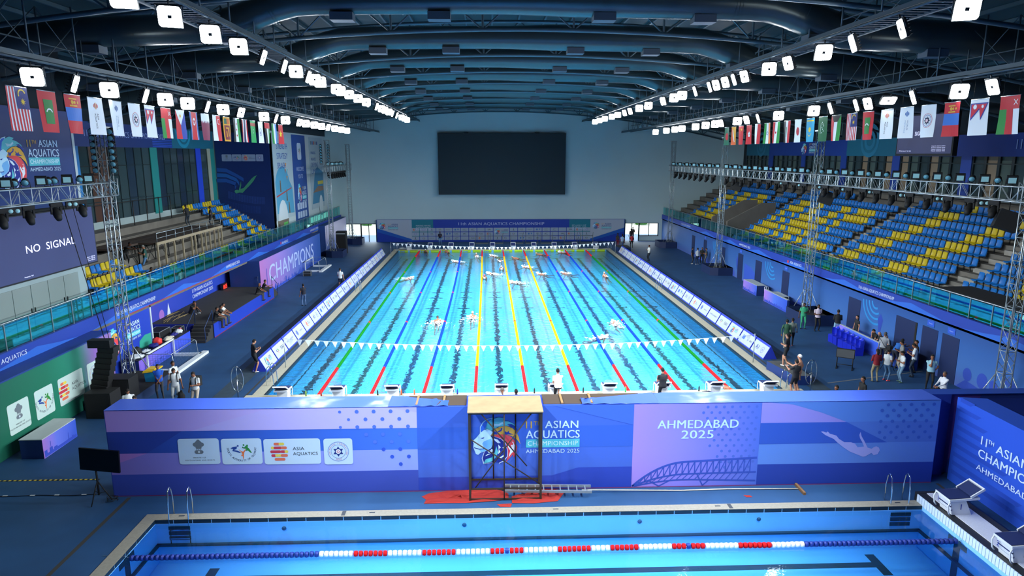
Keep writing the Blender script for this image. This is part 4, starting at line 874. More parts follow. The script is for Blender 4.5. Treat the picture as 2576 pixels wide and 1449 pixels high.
for a, b_ in ((-4.6, -2.6), (0.0, 3.4)): f.quad((a, YN+.1, TOP-.01), (b_, YN+.1, TOP-.01), (b_, -7.75, TOP-.01), (a, -7.75, TOP-.01), M('3a2c22', .8))
for x in (-4.3, -3.4, .6, 1.6): f.box(x, x+.07, YN+.1, -7.8, TOP-.02, TOP+.03, M('8a6b45', .7))
# loose folds of the vinyl
for (x0_, x1_, s) in ((-5.2, -3.2, 1), (1.3, 3.9, -1)):
    n = 14; vs = []; 
    for i in range(n+1):
        x = x0_+(x1_-x0_)*i/n; tt = i/n if s > 0 else 1-i/n
        vs += [(x, YN+.02, TOP+.01+.03*math.sin(i*2.1)*tt), (x, YN+.5+.1*math.sin(i*1.3), TOP+.02+.05*math.sin(i*2.9+1)*tt), (x, YN+1.03-tt*.55, TOP+.015)]
    f.add(vs, [(3*i+k, 3*i+3+k, 3*i+4+k, 3*i+1+k) for i in range(n) for k in range(2)], M('3456cc', .35), True)
f.box(13.65, 14.4, -8.25, -7.75, .1, TOP-.02, M('21399a', .5)); f.box(14.4, 17.6, -8.1, -7.75, .1, TOP-.02, M('2a3f9a', .5)); f.box(13.65, 17.6, -8.25, -7.75, TOP-.02, TOP, M('2447a8', .4))
A = Art(f, (0, YN, 0), (1, 0, 0), (0, 0, 1)); D = '2840a4'
def Q(u, v): q = on(u, v, 'y', YN); return (q.x, q.z)
LAV = grad('lavender_print', 'x', [(-14.4, 'b594dc'), (-9, 'c0b2f2'), (-4.3, 'b2acf4')], .5); LA2 = grad('lavender_blue_print', 'x', [(-14.4, '8476cc'), (-9, '8b94ea'), (-4.3, '8fa2fa')], .5); BL = grad('blue_print', 'x', [(-14.4, '2a449c'), (-9, '3563cc'), (-4.3, '4274e0')], .5)
A.rect(-14.43, .12, -4.25, .88, '3a4eb4', 1); A.rect(-14.43, .88, -4.25, 1.63, LA2, 1); A.rect(-14.43, 1.63, -4.25, 2.4, BL, 1); A.rect(-14.43, 2.4, -4.25, 3.13, LAV, 1)
A.poly([(-11.7, 2.4), (-9.2, 3.13), (-5.2, 3.13), (-4.25, 2.95), (-4.25, 2.4)], grad('lavender_light', 'x', [(-11.7, 'bcb0ee'), (-4.3, 'beb8f6')]), 2); A.poly([(-14.43, 1.63), (-13.2, 1.63), (-14.43, 1.2)], 'a97ccc', 2); A.poly([(-13.2, 1.63), (-12, 2.4), (-14.43, 2.4), (-14.43, 1.63)], '2c449e', 2)
for i in range(5):
    for j in range(8):
        u, v = -4.55-.56*i+(.28 if j % 2 else 0), 3.0-.27*j
        if u < -4.4 and (i+j*.55) < 5.2: A.circ(u, v, .065 if i < 4 else .05, '4f72e8' if j < 5 else '2c52cc', 3)
for x0_, x1_, fn in ((453, 550, lg_ministry), (561, 657, lg_sag), (667, 805, lg_asia), (817, 886, lg_fed)):
    a, b_ = Q(x0_, 1168), Q(x1_, 1102); A.rrect(a[0], a[1], b_[0], b_[1], .09, 'c3dcf0', 4); fn(A.at((a[0]+b_[0])/2, (a[1]+b_[1])/2, (b_[1]-a[1])), l=5)
# centre panel
A.rect(-4.25, .12, 3.05, 3.13, '4166cc', 1); A.rect(-4.25, 1.63, 3.05, 2.4, '3560c8', 2); A.rect(-4.25, .12, 3.05, .6, '2a44b4', 2); A.poly([(1.2, .88), (3.05, .88), (3.05, .12), (-1.5, .12), (-.2, .45)], '2742b4', 3); A.poly([(.3, 3.13), (3.05, 2.4), (3.05, 3.13)], '4169dc', 3)
kz = 1/8.31; qa, qb = Q(1170+660*kz, 1030+630*kz), Q(1170+1660*kz, 1030+1630*kz); lg_lion(A.at(qa[0], qa[1], qb[0]-qa[0], qa[1]-qb[1]), 4)
a, b_ = Q(1323, 1058), Q(1457, 1150); lg_event(A.at(a[0], a[1], b_[0]-a[0]), 1.0, l=5)
# Ahmedabad panel
A.rect(3.05, .12, 7.42, 3.13, grad('pink_blue_print', 'x', [(3.05, 'a58ae6'), (4.6, '8f86ee'), (7.4, '4f6fd6')], .5), 1)
A.text('AHMEDABAD', Q(1653, 1080)[0], Q(1653, 1078)[1], .31, 'bfe0fa', w=Q(1857, 1078)[0]-Q(1653, 1078)[0], l=4, bold=.035); A.text('2025', Q(1713, 1104)[0], Q(1713, 1103)[1], .31, 'bfe0fa', w=Q(1794, 1103)[0]-Q(1713, 1103)[0], l=4, bold=.035)
for i in range(9):
    for j in range(12):
        u, v = 7.25-.28*i-(.14 if j % 2 else 0), 3.0-.2*j
        if i < 7-j*.25: A.circ(u, v, .05, '4a68cc', 2)
bp = lambda t: (3.08+4.3*t, .16+.78*(1-(1-min(1, t*2.4))**2)+.2*t); bq = lambda t: (3.08+4.3*t, .15+.4*(1-(1-min(1, t*2.2))**2)+.06*t); br = lambda t: (3.08+4.3*t, .13+.3*(1-(1-min(1, t*2.0))**2)-.14*t)
N_ = 20; tt = [k/N_ for k in range(N_+1)]
A.line([bp(t) for t in tt], .07, '3350b8', 3).line([bq(t) for t in tt], .06, '3350b8', 3).line([br(t) for t in tt], .05, '3350b8', 3)
for k, (a, b_) in enumerate(((.13, .3), (.52, .62))): A.line([bq(a), (3.08+4.3*(a+b_)/2, .14), br(b_)], .04, '3350b8', 3)
for k in range(1, N_): A.line([bp(tt[k]), bq(tt[k])], .035, '3350b8', 3); A.line([bp(tt[k]), bq(tt[k-1])], .035, '3350b8', 3); A.line([bq(tt[k]), br(tt[k-1])], .03, '3350b8', 3)
# diver panel
A.rect(7.42, .12, 13.63, 3.13, '5584d8', 1); A.rect(7.42, .12, 13.63, .88, '2440a6', 2); A.rect(7.42, .88, 13.63, 1.63, '5c88dc', 2); A.rect(7.42, 1.63, 13.63, 2.4, '5078d0', 2)
A.poly([(7.42, 1.63), (11.9, 1.63), (10.4, 2.4), (7.42, 2.4)], '3058c0', 3); A.poly([(7.42, 2.4), (10.4, 2.4), (9.5, 2.75), (8.5, 3.05), (7.7, 3.13), (7.42, 3.13)], '8f8ade', 3)
for i in range(5):
    for j in range(7): u, v = 13.4-.4*i-(.2 if j % 2 else 0), 3.0-.2*j; A.circ(u, v, .06, '3a62c4', 3)
dz = lambda x, y: Q(1716+x/2.994, 965+y/2.994)
A.poly([dz(*q) for q in [(1043, 360), (1075, 385), (1105, 400), (1140, 415), (1165, 440), (1215, 480), (1260, 510), (1310, 530), (1360, 550), (1380, 545), (1425, 520), (1440, 538), (1470, 530), (1487, 500), (1480, 480), (1460, 470), (1440, 478), (1425, 490), (1395, 480), (1370, 430), (1350, 395), (1342, 362), (1333, 385), (1338, 410), (1355, 440), (1368, 472), (1320, 478), (1300, 450), (1270, 440), (1220, 440), (1180, 415), (1160, 390), (1110, 375), (1095, 358), (1085, 368), (1060, 358)]], '9fa4e6', 4)
A.rect(-14.43, .1, 13.63, .13, '7a2f66', 6)
A2 = Art(f, (0, -8.1, 0), (1, 0, 0), (0, 0, 1)); A2.poly([(14.5, .1), (14.5, 3.1), (15.6, 3.1)], '5a3fa0', 1)
f.build('printed_block_wall', origin=(0, -8.3, .1), label='long blue and lavender printed block wall with lion logo dividing the two pools', cat='wall panel')
f = MB(); f.prism([(14.4, -8.55, .1), (14.4, -8.55, TOP), (15.3, -8.75, TOP), (15.3, -8.75, .1)], (0, -26, 0), M('2450c4', .5)); A = Art(f, (14.4, 0, 0), (0, -1, 0), (0, 0, 1))
for k in range(9): A.poly([(8.7, .4+.33*k), (12-.35*k, .4+.33*k), (12.2-.35*k, .55+.33*k), (8.7, .55+.33*k)], '1e44b0', 1)
qx = lambda u, v: (-on(u, v, 'x', 14.4).y, on(u, v, 'x', 14.4).z)
a, b_ = qx(2468, 1117), qx(2467, 1145); A.text('11', a[0], a[1], .3, 'bdd4f6', w=.26, l=3, bold=.03); A.text('TH', a[0]+.3, a[1]+.16, .14, 'bdd4f6', l=3, bold=.03); A.text('ASIAN', a[0]+.66, a[1], .3, 'bdd4f6', w=1.35, l=3, bold=.03); A.text('CHAMPIONSHIP', a[0]-.05, a[1]-.45, .3, 'bdd4f6', w=3.3, l=3, bold=.03); A.text('AHMEDABAD 2025', a[0]-.05, a[1]-.9, .2, 'bdd4f6', w=3.0, l=3)
f.build('printed_side_wall', origin=(14.8, -15, .1), label='bright blue printed wall slanting along the right of the front pool', cat='wall panel')
# ================================================================== lattice towers, beams and show lights
ALU = M('a9b4b8', .35, metal=.6); BK = M('0b0d10', .7); CASE = M('14171b', .6)
def lattice(f, p0, p1, w_, r=.025, step=.5, m=ALU, h=None):
    """box truss of section w_ x h between p0 and p1 (vertical or along y)"""
    p0, p1 = Vector(p0), Vector(p1); d = p1-p0; L = d.length; d.normalize(); h = h or w_
    if abs(d.z) > .9: e, g = Vector((1, 0, 0)), Vector((0, 1, 0))
    else: e, g = Vector((1, 0, 0)), Vector((0, 0, 1))
    cs = [(-w_/2, -h/2), (w_/2, -h/2), (w_/2, h/2), (-w_/2, h/2)]; P = lambda c, t: p0+e*c[0]+g*c[1]+d*t
    for c in cs: f.tube([P(c, 0), P(c, L)], r, m, 6)
    n = max(1, int(round(L/step)))
    for k in range(n):
        a, b_ = L*k/n, L*(k+1)/n
        for i in range(4):
            c, c2 = cs[i], cs[(i+1) % 4]
            if k % 2: c, c2 = c2, c
            f.tube([P(c, a), P(c2, b_)], r*.5, m, 4, smooth=False, caps=False)
            if k % 2 == 0: f.tube([P(cs[i], a), P(cs[(i+1) % 4], a)], r*.6, m, 4, smooth=False, caps=False)
    return f
def tower(x, y, ztop, zb, label, zh=None):
    t = empty('lattice_tower', (x, y, .1), label, 'tower', 'lattice lighting towers')
    f = MB(); lattice(f, (0, 0, 0), (0, 0, ztop-.1), .42, .028, .5); f.build('mast', t)
    f = MB(); f.box(-.3, .3, -.3, .3, ztop-.15, ztop-.05, ALU); f.build('top_cap', t)
    f = MB(); f.box(-.36, .36, -.36, .36, zb-.75, zb+.1, CASE) if False else lattice(f, (0, 0, zb-.8), (0, 0, zb), .62, .03, .4); f.build('sleeve_block', t)
    for dx, dy in ((1, 1), (-1, 1), (1, -1), (-1, -1)): f = MB(); f.tube([(dx*.2, dy*.2, 1.9), (dx*.68, dy*.68, .45)], .025, ALU, 5); f.build('brace', t)
    return t
def base_box(x, y, w_, d, label, h=.75, col='0f2550'):
    f = MB(); pts = [(-w_/2, -d/2+.3), (-w_/2+.7, -d/2), (w_/2, -d/2), (w_/2, d/2), (-w_/2, d/2)]; m = M(col, .6)
    for (a, b_), (c, e) in zip(pts, pts[1:]+pts[:1]): f.prism([(a, b_, 0), (c, e, 0), (c, e, h), (a, b_, h)], (.02*(1 if abs(a) > 0 else 0), .02, 0), m)
    f.v = [tuple(v) for v in f.v]; f.add([(a, b_, .45) for a, b_ in pts], [tuple(range(5))], M('07090c', .9))
    f.build('tower_base', loc=(x, y, .1), label=label, cat='base', group='cloth-covered tower bases')
TW = [(20.6, -2.9, 12.9, 'nearest lattice tower on the right, at the photo edge beside the stand'), (20.5, 15.2, 12.95, 'second lattice tower on the right, behind the man in green scrubs'), (20.6, 33.8, 12.95, 'third lattice tower on the right, beside four standing men'), (20.7, 52.0, 12.95, 'farthest lattice tower on the right near the far wall'),
      (-19.9, 2.9, 12.6, 'nearest lattice tower on the left beside the hanging loudspeakers'), (-19.5, 46.4, 12.9, 'lattice tower on the left past the CHAMPIONS wall'), (-19.4, 57.0, 12.6, 'farthest lattice tower on the left beside the glazed doors')]
for x, y, zt, lb in TW: tower(x, y, zt, 10.15, lb)
for x, y, w_, d, lb in ((20.35, 14.2, 2.1, 2.9, 'navy cloth tower base beside the man in green scrubs'), (20.35, 33.4, 2.1, 2.9, 'navy cloth tower base near four standing men'), (20.3, 52.3, 2.0, 2.6, 'navy cloth tower base nearest the far right corner'), (-18.9, 45.6, 1.9, 2.2, 'navy cloth tower base past the CHAMPIONS wall'), (-18.8, 56.6, 1.9, 2.0, 'navy cloth tower base by the left glazed doors')):
    base_box(x, y, w_, d, lb)
f = MB(); f.box(-19.95, -17.9, -.9, 3.4, .1, .55, M('0d2a52', .7)); f.box(-19.9, -17.95, -.85, 3.35, .55, .56, M('05070a', .9)); f.build('tower_base', origin=(-19.3, 1.2, .1), label='wide dark platform under the near left tower and loudspeakers', cat='base')
def beam(x, y0, y1, z, label):
    f = MB(); lattice(f, (x, y0, z), (x, y1, z), .5, .03, .62, h=.62); return f.build('truss_beam', origin=(x, (y0+y1)/2, z), label=label, cat='truss')
ZB = 9.75
beam(20.55, -9, 52.4, ZB, 'long aluminium lattice beam carrying show lights in front of the right stand')
beam(-19.9, -9, 3.2, ZB, 'aluminium lattice beam carrying show lights above the left NO SIGNAL screen'); beam(-19.8, 46.2, 57.2, ZB, 'short lattice beam between the two far left towers')
LENS = M('8fc0c8', .15, emit=.12); LENS2 = M('5a93a6', .15, emit=.08)
def fx(kind):
    o = bpy.data.objects.new({'p': 'panel_light', 'r': 'par_light', 'h': 'moving_head_light', 'b': 'blinder_light'}[kind], None); COL.objects.link(o)
    if kind == 'p':      # flat panel on a yoke, tipped back, facing -x / camera
        T = Matrix.Rotation(.25, 4, 'X'); f = MB(); f.box(-.2, .2, 0, .16, .08, .44, BK, T); f.build('housing', o); f = MB(); f.box(-.14, .14, -.01, 0, .13, .37, LENS, T); f.build('lens', o)
        f = MB(); f.box(-.22, .22, .06, .1, 0, .03, BK); f.box(-.22, -.2, .06, .1, 0, .3, BK); f.box(.2, .22, .06, .1, 0, .3, BK); f.build('yoke', o)
    elif kind == 'r':
        f = MB(); f.tube([(0, .22, .3), (0, .14, .3), (0, -.1, .22)], [.06, .12, .14], BK, 10); f.build('housing', o); f = MB(); f.tube([(0, -.102, .219), (0, -.11, .216)], .12, LENS2, 10); f.build('lens', o)
        f = MB(); f.box(-.16, .16, .0, .04, 0, .03, BK); f.box(-.16, -.14, .0, .04, 0, .26, BK); f.box(.14, .16, .0, .04, 0, .26, BK); f.build('yoke', o)
    elif kind == 'h':
        f = MB(); f.box(-.2, .2, -.14, .14, -.16, 0, BK); f.build('base', o); f = MB(); f.box(-.2, .2, -.07, .07, -.2, -.15, BK); f.box(-.2, -.14, -.07, .07, -.5, -.14, BK); f.box(.14, .2, -.07, .07, -.5, -.14, BK); f.build('yoke', o)
        f = MB(); f.tube([(0, .16, -.28), (0, .06, -.38), (0, -.16, -.58), (0, -.3, -.7)], [.11, .17, .15, .11], BK, 10); f.build('head', o)
    else:
        f = MB(); f.box(-.24, .24, -.08, .1, -.3, -.02, BK); f.build('housing', o); f = MB()
        for x in (-.11, .11): f.tube([(x, -.08, -.16), (x, -.09, -.16)], .08, LENS, 10)
        f.build('lens', o)
    return o
fxp = {k: [fx(k), False] for k in 'prhb'}
def putfx(kind, x, y, z, rz, label, group):
    P = fxp[kind]; o = P[0] if not P[1] else copy_tree(P[0]); P[1] = True; o.location = (x, y, z); o.rotation_euler = (0, 0, rz); props(o, label, {'p': 'stage light', 'r': 'stage light', 'h': 'moving light', 'b': 'stage light'}[kind], group)
n = 0; y = -1.9; kp = kr = 0
while y < 51.5:     # right beam, top side
    k = 'p' if n % 2 == 0 else 'r'
    if abs(y-15.2) > .5 and abs(y-33.8) > .5:
        if k == 'p': kp += 1; putfx(k, 20.5, y, ZB+.31, -.55, 'panel light on top of the right beam, %s from the near end' % nth(kp), 'panel lights on the right beam')
        else: kr += 1; putfx(k, 20.5, y, ZB+.31, -.75, 'round can light on top of the right beam, %s from the near end' % nth(kr), 'round lights on the right beam')
    n += 1; y += .8+.012*max(0, y)
kh = kb = 0; y = -1.2; n = 0
while y < 51:
    if abs(y-15.2) > .5 and abs(y-33.8) > .5: kh += 1; putfx('h', 20.4, y, ZB-.34, -.9, 'black moving head under the right beam, %s from the near end' % nth(kh), 'moving heads under the right beam')
    if n % 2 == 0 and y < 20: kb += 1; putfx('b', 20.5, y+.75, ZB-.34, -.5, 'twin-lamp light under the right beam, %s from the near end' % nth(kb), 'twin lights under the right beam')
    n += 1; y += 1.5 if y < 22 else 1.9
for i, (kind, u, v) in enumerate([('p', 15, 465), ('r', 36, 462), ('r', 63, 460), ('p', 103, 455), ('r', 121, 453), ('r', 136, 452), ('p', 168, 449), ('r', 200, 447), ('p', 222, 448)]):
    q = on(u, v, 'x', -19.9); putfx(kind, -19.9, q.y, ZB+.31, .5, '%s light on the left beam above the big screen, %s from the photo edge' % ('panel' if kind == 'p' else 'round can', nth(i+1)), 'lights on the left beam')
for i, (kind, u) in enumerate([('h', 0), ('b', 33), ('h', 70), ('h', 140), ('b', 182), ('h', 205)]):
    q = on(u, 520, 'x', -19.9); putfx(kind, -19.9, q.y, ZB-.34, .8, '%s under the left beam before the big screen, %s from the photo edge' % ('black moving head' if kind == 'h' else 'twin-lamp light', nth(i+1)), 'lights under the left beam')
for i in range(8): putfx('h', -19.7, 47.6+1.15*i, ZB-.34, .8, 'black moving head under the far left beam, %s from its near tower' % nth(i+1), 'moving heads under the far left beam'); putfx('r' if i % 2 else 'p', -19.8, 47.5+1.15*i, ZB+.31, .6, 'small light on the far left beam, %s from its near tower' % nth(i+1), 'lights on the far left beam')
for j, (tx_, ty_, z0, nn, nm) in enumerate(((-19.9, 2.9, 10.4, 7, 'near left'), (-19.8, 46.4, 10.3, 7, 'far left'))):
    for s_ in (-1, 1):
        for i in range(nn): putfx('r', tx_+s_*.42, ty_, z0+.3*i, .1, 'round lamp on the %s side of the %s tower, %s from below' % ('left' if s_ < 0 else 'right', nm, nth(i+1)), 'lamp column on the %s tower' % nm)
for i, (x, y, lb) in enumerate(((20.9, 31.0, 'black loudspeaker box hung from the right beam near the third tower'), (20.8, 14.3, 'black loudspeaker box hung from the right beam behind the second tower'), (20.8, -1.6, 'black loudspeaker box hung from the right beam at the photo edge'))):
    T = Matrix.Rotation(.35, 4, 'Y') @ Matrix.Rotation(-.5, 4, 'Z'); f = MB(); f.box(-.45, .45, -.35, .35, -.45, .35, BK, T); o = f.build('loudspeaker', loc=(x, y, ZB-1.15), label=lb, cat='loudspeaker', group='loudspeakers on the right beam')
    MB().tube([(0, 0, .3), (0, 0, .85)], .02, BK, 5).build('hanging_bracket', o)
# hanging line array and subwoofers on the left
t = empty('line_array_loudspeaker', (-18.7, -.9, 3.3), 'black curved line array of loudspeakers hanging at the left tower', 'loudspeaker')
f = MB(); f.box(-.6, .35, -.3, .1, -.22, .12, BK); f.build('rigging_frame', t)
for k in range(8):
    a = .05+.035*k; T = Matrix.Translation((.12-.06*k, -.02*k, -.33-.235*k)) @ Matrix.Rotation(.03*k, 4, 'X') @ Matrix.Rotation(.06+.02*k, 4, 'Y'); f = MB(); f.box(-.34, .34, -.25, .25, -.115, .115, BK, T); f.box(-.37, -.34, -.2, .2, -.08, .08, M('17191c', .5), T); f.build('speaker_cabinet', t)
MB().tube([(0, 0, .1), (-1.1, 0, 6.2)], .02, BK, 4).tube([(.2, 0, .1), (-1.0, .5, 6.2)], .015, BK, 4).build('hoist_chain', t)
for i, (x, y, z, s, lb) in enumerate(((-18.75, -1.5, .1, 1.15, 'front black subwoofer below the hanging line array'), (-18.5, -.4, .56, .95, 'rear black subwoofer beside the near left tower'))):
    f = MB(); f.box(-.55, .55, -.4, .45, 0, s, BK); f.box(-.5, .5, -.41, -.4, .06, s-.06, M('121417', .95)); f.build('subwoofer', loc=(x, y, z), label=lb, cat='loudspeaker', group='subwoofers at the left tower')
f = MB(); f.box(-.55, .55, -.5, .5, 0, 2.6, BK); f.box(-.5, .5, -.52, -.5, 2.3, 2.4, M('9aa', .5) if False else M('99a3a8', .5)); f.build('loudspeaker', loc=(-18.7, 47.9, .1), label='tall black loudspeaker cabinet behind the tower past the CHAMPIONS wall', cat='loudspeaker')
# ================================================================== flags
def F_(a, k):
    """designs in cloth units: u 0..1 across, v 0..1.45 down the cloth (v measured downwards)"""
    R = lambda u0, v0, u1, v1, c, l=1: a.rect(u0, 1.45-v1, u1, 1.45-v0, c, l)
    PL = lambda pts, c, l=1: a.poly([(u, 1.45-v) for u, v in pts], c, l)
    C_ = lambda u, v, r, c, l=1: a.circ(u, 1.45-v, r, c, l)
    W_, RD, GR, BL_, BKc = 'dfe6ea', 'c4202e', '1f8a3c', '1f3fa0', '15181c'
    base = lambda c: R(0, 0, 1, 1.45, c, 0)
    if k == 'malaysia':
        base(W_); [R(i/7, 0, (i+.5)/7, 1.45, RD) for i in range(7)]; R(.42, 0, 1, .72, '1c2a6e', 2); a.ring(.7, 1.2, .14, .05, 'd8b834', 3, 20, 160+40, 12); a.star(.7, .97, .13, 9, 'd8b834', 3)
    elif k == 'maldives': base(RD); R(.25, .3, .75, 1.15, '1f7f3a', 1); a.ring(.5, .66, .14, .05, W_, 2, 20, 160, 10)
    elif k == 'mongolia': base(RD); R(0, .48, 1, .97, '2f6fc4', 1); R(.25, .13, .7, .18, 'd8a834', 1); C_(.42, .28, .08, 'd8a834'); C_(.56, .28, .06, 'd8a834'); R(.25, .38, .7, .44, 'd8a834', 1); C_(.75, .28, .05, 'd8a834')
    elif k == 'asia':
        base(W_); [a.rrect(.38+.06*i, 1.0+.04*abs(i-2), .42+.06*i, 1.28-.04*abs(i-2), .02, ['dd6f52', 'c23a4a', 'e2a852', 'c23a4a', 'dd6f52'][i], 1) for i in range(5)]; a.text('ASIA', .55, .85, .09, '2b3340', l=1, rot=-90); a.text('AQUATICS', .40, .85, .09, '2b3340', w=.6, l=1, rot=-90)
    elif k == 'world':
        base(W_); [a.rrect(.38+.06*i, 1.0+.04*abs(i-2), .42+.06*i, 1.28-.04*abs(i-2), .02, '3a6fae', 1) for i in range(5)]; a.text('WORLD', .55, .85, .09, '3a5f8e', l=1, rot=-90); a.text('AQUATICS', .40, .85, .09, '7fa0c4', w=.6, l=1, rot=-90)
    elif k == 'fed': base(W_); a.ring(.5, .75, .3, .02, 'c86a7a', 1); a.ring(.5, .75, .24, .02, '5a6fae', 1); a.star(.5, .75, .2, 8, '20294a', 1, q=.6); C_(.5, .7, .08, 'e9c9d0', 2)
    elif k == 'nepal': base(W_); PL([(.02, .15), (.98, .15), (.6, .85), (.5, .42), (.08, .85)], '25409a', 1); PL([(.08, .2), (.9, .2), (.6, .75), (.5, .36), (.1, .75)], 'c8203a', 2); a.star(.28, 1.15, .11, 12, W_, 3, q=.7); a.star(.68, 1.15, .08, 12, W_, 3, q=.6)
    elif k == 'oman': base(W_); R(0, 0, 1, .5, RD, 1); R(.33, 0, .66, 1.45, RD, 1); R(0, .5, .33, 1.45, GR, 1); a.line([(.7, 1.3), (.9, 1.1)], .03, W_, 2).line([(.9, 1.3), (.7, 1.1)], .03, W_, 2)
    elif k == 'philippines': base(BL_); R(0, 0, .5, 1.45, RD, 1); PL([(0, 0), (1, 0), (.5, .75)], W_, 2); a.star(.5, 1.16, .12, 8, 'e0b030', 3)
    elif k == 'nkorea': base('1f4fa0'); R(.14, 0, .86, 1.45, W_, 1); R(.18, 0, .82, 1.45, RD, 2); C_(.5, .5, .2, W_, 3); a.star(.5, .95, .19, 5, RD, 4)
    elif k == 'qatar': base('7a2348'); R(0, 0, 1, .38, W_, 1); [PL([(i/6, .36), ((i+1)/6, .36), ((i+.5)/6, .52)], W_, 1) for i in range(6)]
    elif k == 'singapore': base(W_); R(.5, 0, 1, 1.45, RD, 1); a.ring(.75, 1.1, .12, .04, W_, 2, 60, 300, 10)
    elif k == 'srilanka': base('d49a1f'); R(.12, .5, .88, 1.35, '7a1f2f', 1); R(.12, .1, .48, .42, '1f5f4a', 1); R(.5, .1, .88, .42, 'c8641f', 1); R(.3, .62, .7, .7, 'd49a1f', 2); R(.55, .7, .68, 1.15, 'd49a1f', 2); R(.3, .85, .4, 1.2, 'd49a1f', 2)
    elif k == 'syria': base(W_); R(0, 0, .32, 1.45, BKc, 1); R(.68, 0, 1, 1.45, GR, 1); [a.star(.5, v, .1, 5, RD, 2) for v in (1.1, .75, .4)]
    elif k == 'thailand': base(RD); R(.16, 0, .84, 1.45, W_, 1); R(.33, 0, .67, 1.45, '20234f', 2)
    elif k == 'turkmenistan': base('1f9a50'); R(0, .15, 1, .36, 'a0402f', 1); a.ring(.6, .75, .1, .03, W_, 2, 60, 300, 8)
    elif k == 'emblem': base(W_); a.ring(.5, .75, .22, .04, '5a6a94', 1); C_(.5, .75, .1, '5a6a94', 1)
    elif k == 'uae': base(W_); R(0, .38, .33, 1.45, BKc, 1); R(.67, .38, 1, 1.45, GR, 1); R(0, 0, 1, .4, RD, 2)
    elif k == 'uzbekistan': base(W_); R(0, 0, .32, 1.45, GR, 1); R(.68, 0, 1, 1.45, '3a7fd0', 1)
    elif k == 'vietnam': base(RD); a.star(.5, .75, .3, 5, 'e8c82f', 1)
    elif k == 'bangladesh': base('16624a'); C_(.5, .75, .3, RD)
    elif k == 'bhutan': base('e0a020'); PL([(0, 0), (0, 1.45), (1, 1.45)], 'd8602f', 1); PL([(.2, .2), (.35, .3), (.7, 1.2), (.6, 1.25), (.3, .7)], W_, 2)
    elif k == 'china': base('c8202c'); a.star(.65, 1.15, .14, 5, 'e8c82f', 1); [a.star(.4, 1.3-.13*i, .04, 5, 'e8c82f', 1) for i in range(4)]
    elif k == 'hongkong': base('c8202c'); [a.circ(.5+.13*math.cos(t), .75+.13*math.sin(t), .09, W_, 1, 8) for t in [PI/2+i*2*PI/5 for i in range(5)]]
    elif k == 'indonesia': base(W_); R(.5, 0, 1, 1.45, RD, 1)
    elif k == 'india': base(W_); R(0, 0, .33, 1.45, GR, 1); R(.67, 0, 1, 1.45, 'e0783a', 1); a.ring(.5, .72, .1, .03, '2a3a8e', 2)
    elif k == 'iran': base(W_); R(0, 0, .33, 1.45, RD, 1); R(.67, 0, 1, 1.45, GR, 1); C_(.5, .72, .08, RD, 2)
    elif k == 'iraq': base(W_); R(0, 0, .33, 1.45, BKc, 1); R(.67, 0, 1, 1.45, RD, 1); R(.46, .4, .54, 1.05, GR, 2)
    elif k == 'japan': base(W_); C_(.5, .75, .27, 'b81f30')
    elif k == 'kazakhstan': base('2f9fc4'); C_(.5, .7, .15, 'e0c030'); R(.1, .12, .9, .2, 'e0c030', 1); a.ring(.5, .6, .22, .04, 'e0c030', 1, 200, 340, 8)
    elif k == 'saudi': base('14603a'); [R(.42+.08*(i % 3), .3+.1*i, .5+.08*(i % 3), .37+.1*i, 'b9cfc4', 1) for i in range(7)]; R(.3, .35, .34, 1.0, 'b9cfc4', 1)
    elif k == 'kuwait': base(W_); R(0, 0, .33, 1.45, RD, 1); R(.67, 0, 1, 1.45, GR, 1); PL([(0, 0), (1, 0), (.67, .38), (.33, .38)], BKc, 2)
DESC = {'malaysia': 'red and white striped flag with navy corner, moon and star', 'maldives': 'red flag with green panel and white crescent', 'mongolia': 'red-blue-red flag with gold symbol', 'asia': 'white ASIA AQUATICS flag', 'world': 'white WORLD AQUATICS flag', 'fed': 'white flag with round federation seal', 'nepal': 'white cloth with crimson double-pennant flag', 'oman': 'red, green and white flag with small white emblem', 'philippines': 'red and blue flag with white triangle', 'nkorea': 'blue-edged red flag with star in white disc', 'qatar': 'maroon flag with white serrated top', 'singapore': 'half white half red flag with crescent', 'srilanka': 'gold-bordered maroon flag', 'syria': 'black, white and green flag with red stars', 'thailand': 'red, white and navy striped flag', 'turkmenistan': 'green flag with red patterned band', 'emblem': 'white flag with thin round emblem', 'uae': 'red-topped black, white and green flag', 'uzbekistan': 'green, white and light blue flag', 'vietnam': 'red flag with yellow star', 'bangladesh': 'dark green flag with red disc', 'bhutan': 'orange and yellow flag with white dragon', 'china': 'red flag with small yellow stars', 'hongkong': 'red flag with white flower', 'indonesia': 'half white half red plain flag', 'india': 'green, white and orange flag with wheel', 'iran': 'red, white and green flag with red centre mark', 'iraq': 'black, white and red flag with green script', 'japan': 'white flag with red disc', 'kazakhstan': 'sky blue flag with gold sun', 'saudi': 'dark green flag with white script', 'kuwait': 'green, white and red flag with black top'}
LF = ['malaysia', 'maldives', 'mongolia', 'asia', 'world', 'fed', 'nepal', 'oman', 'philippines', 'nkorea', 'qatar', 'singapore', 'srilanka', 'syria', 'thailand', 'turkmenistan', 'emblem', 'uae', 'uzbekistan', 'vietnam']
LYs = [-9.73, -8.38, -7.05, -5.75, -4.44, -3.1, -1.89, -.5, .85, 2.25, 3.56, 4.94, 6.28, 7.7, 8.95, 10.31, 11.67, 12.9, 14.3, 15.7]
RF = ['oman', 'nepal', 'mongolia', 'fed', 'world', 'asia', 'maldives', 'malaysia', 'kuwait', 'saudi', 'kazakhstan', 'japan', 'iraq', 'iran', 'india', 'indonesia', 'hongkong', 'china', 'bhutan', 'bangladesh']
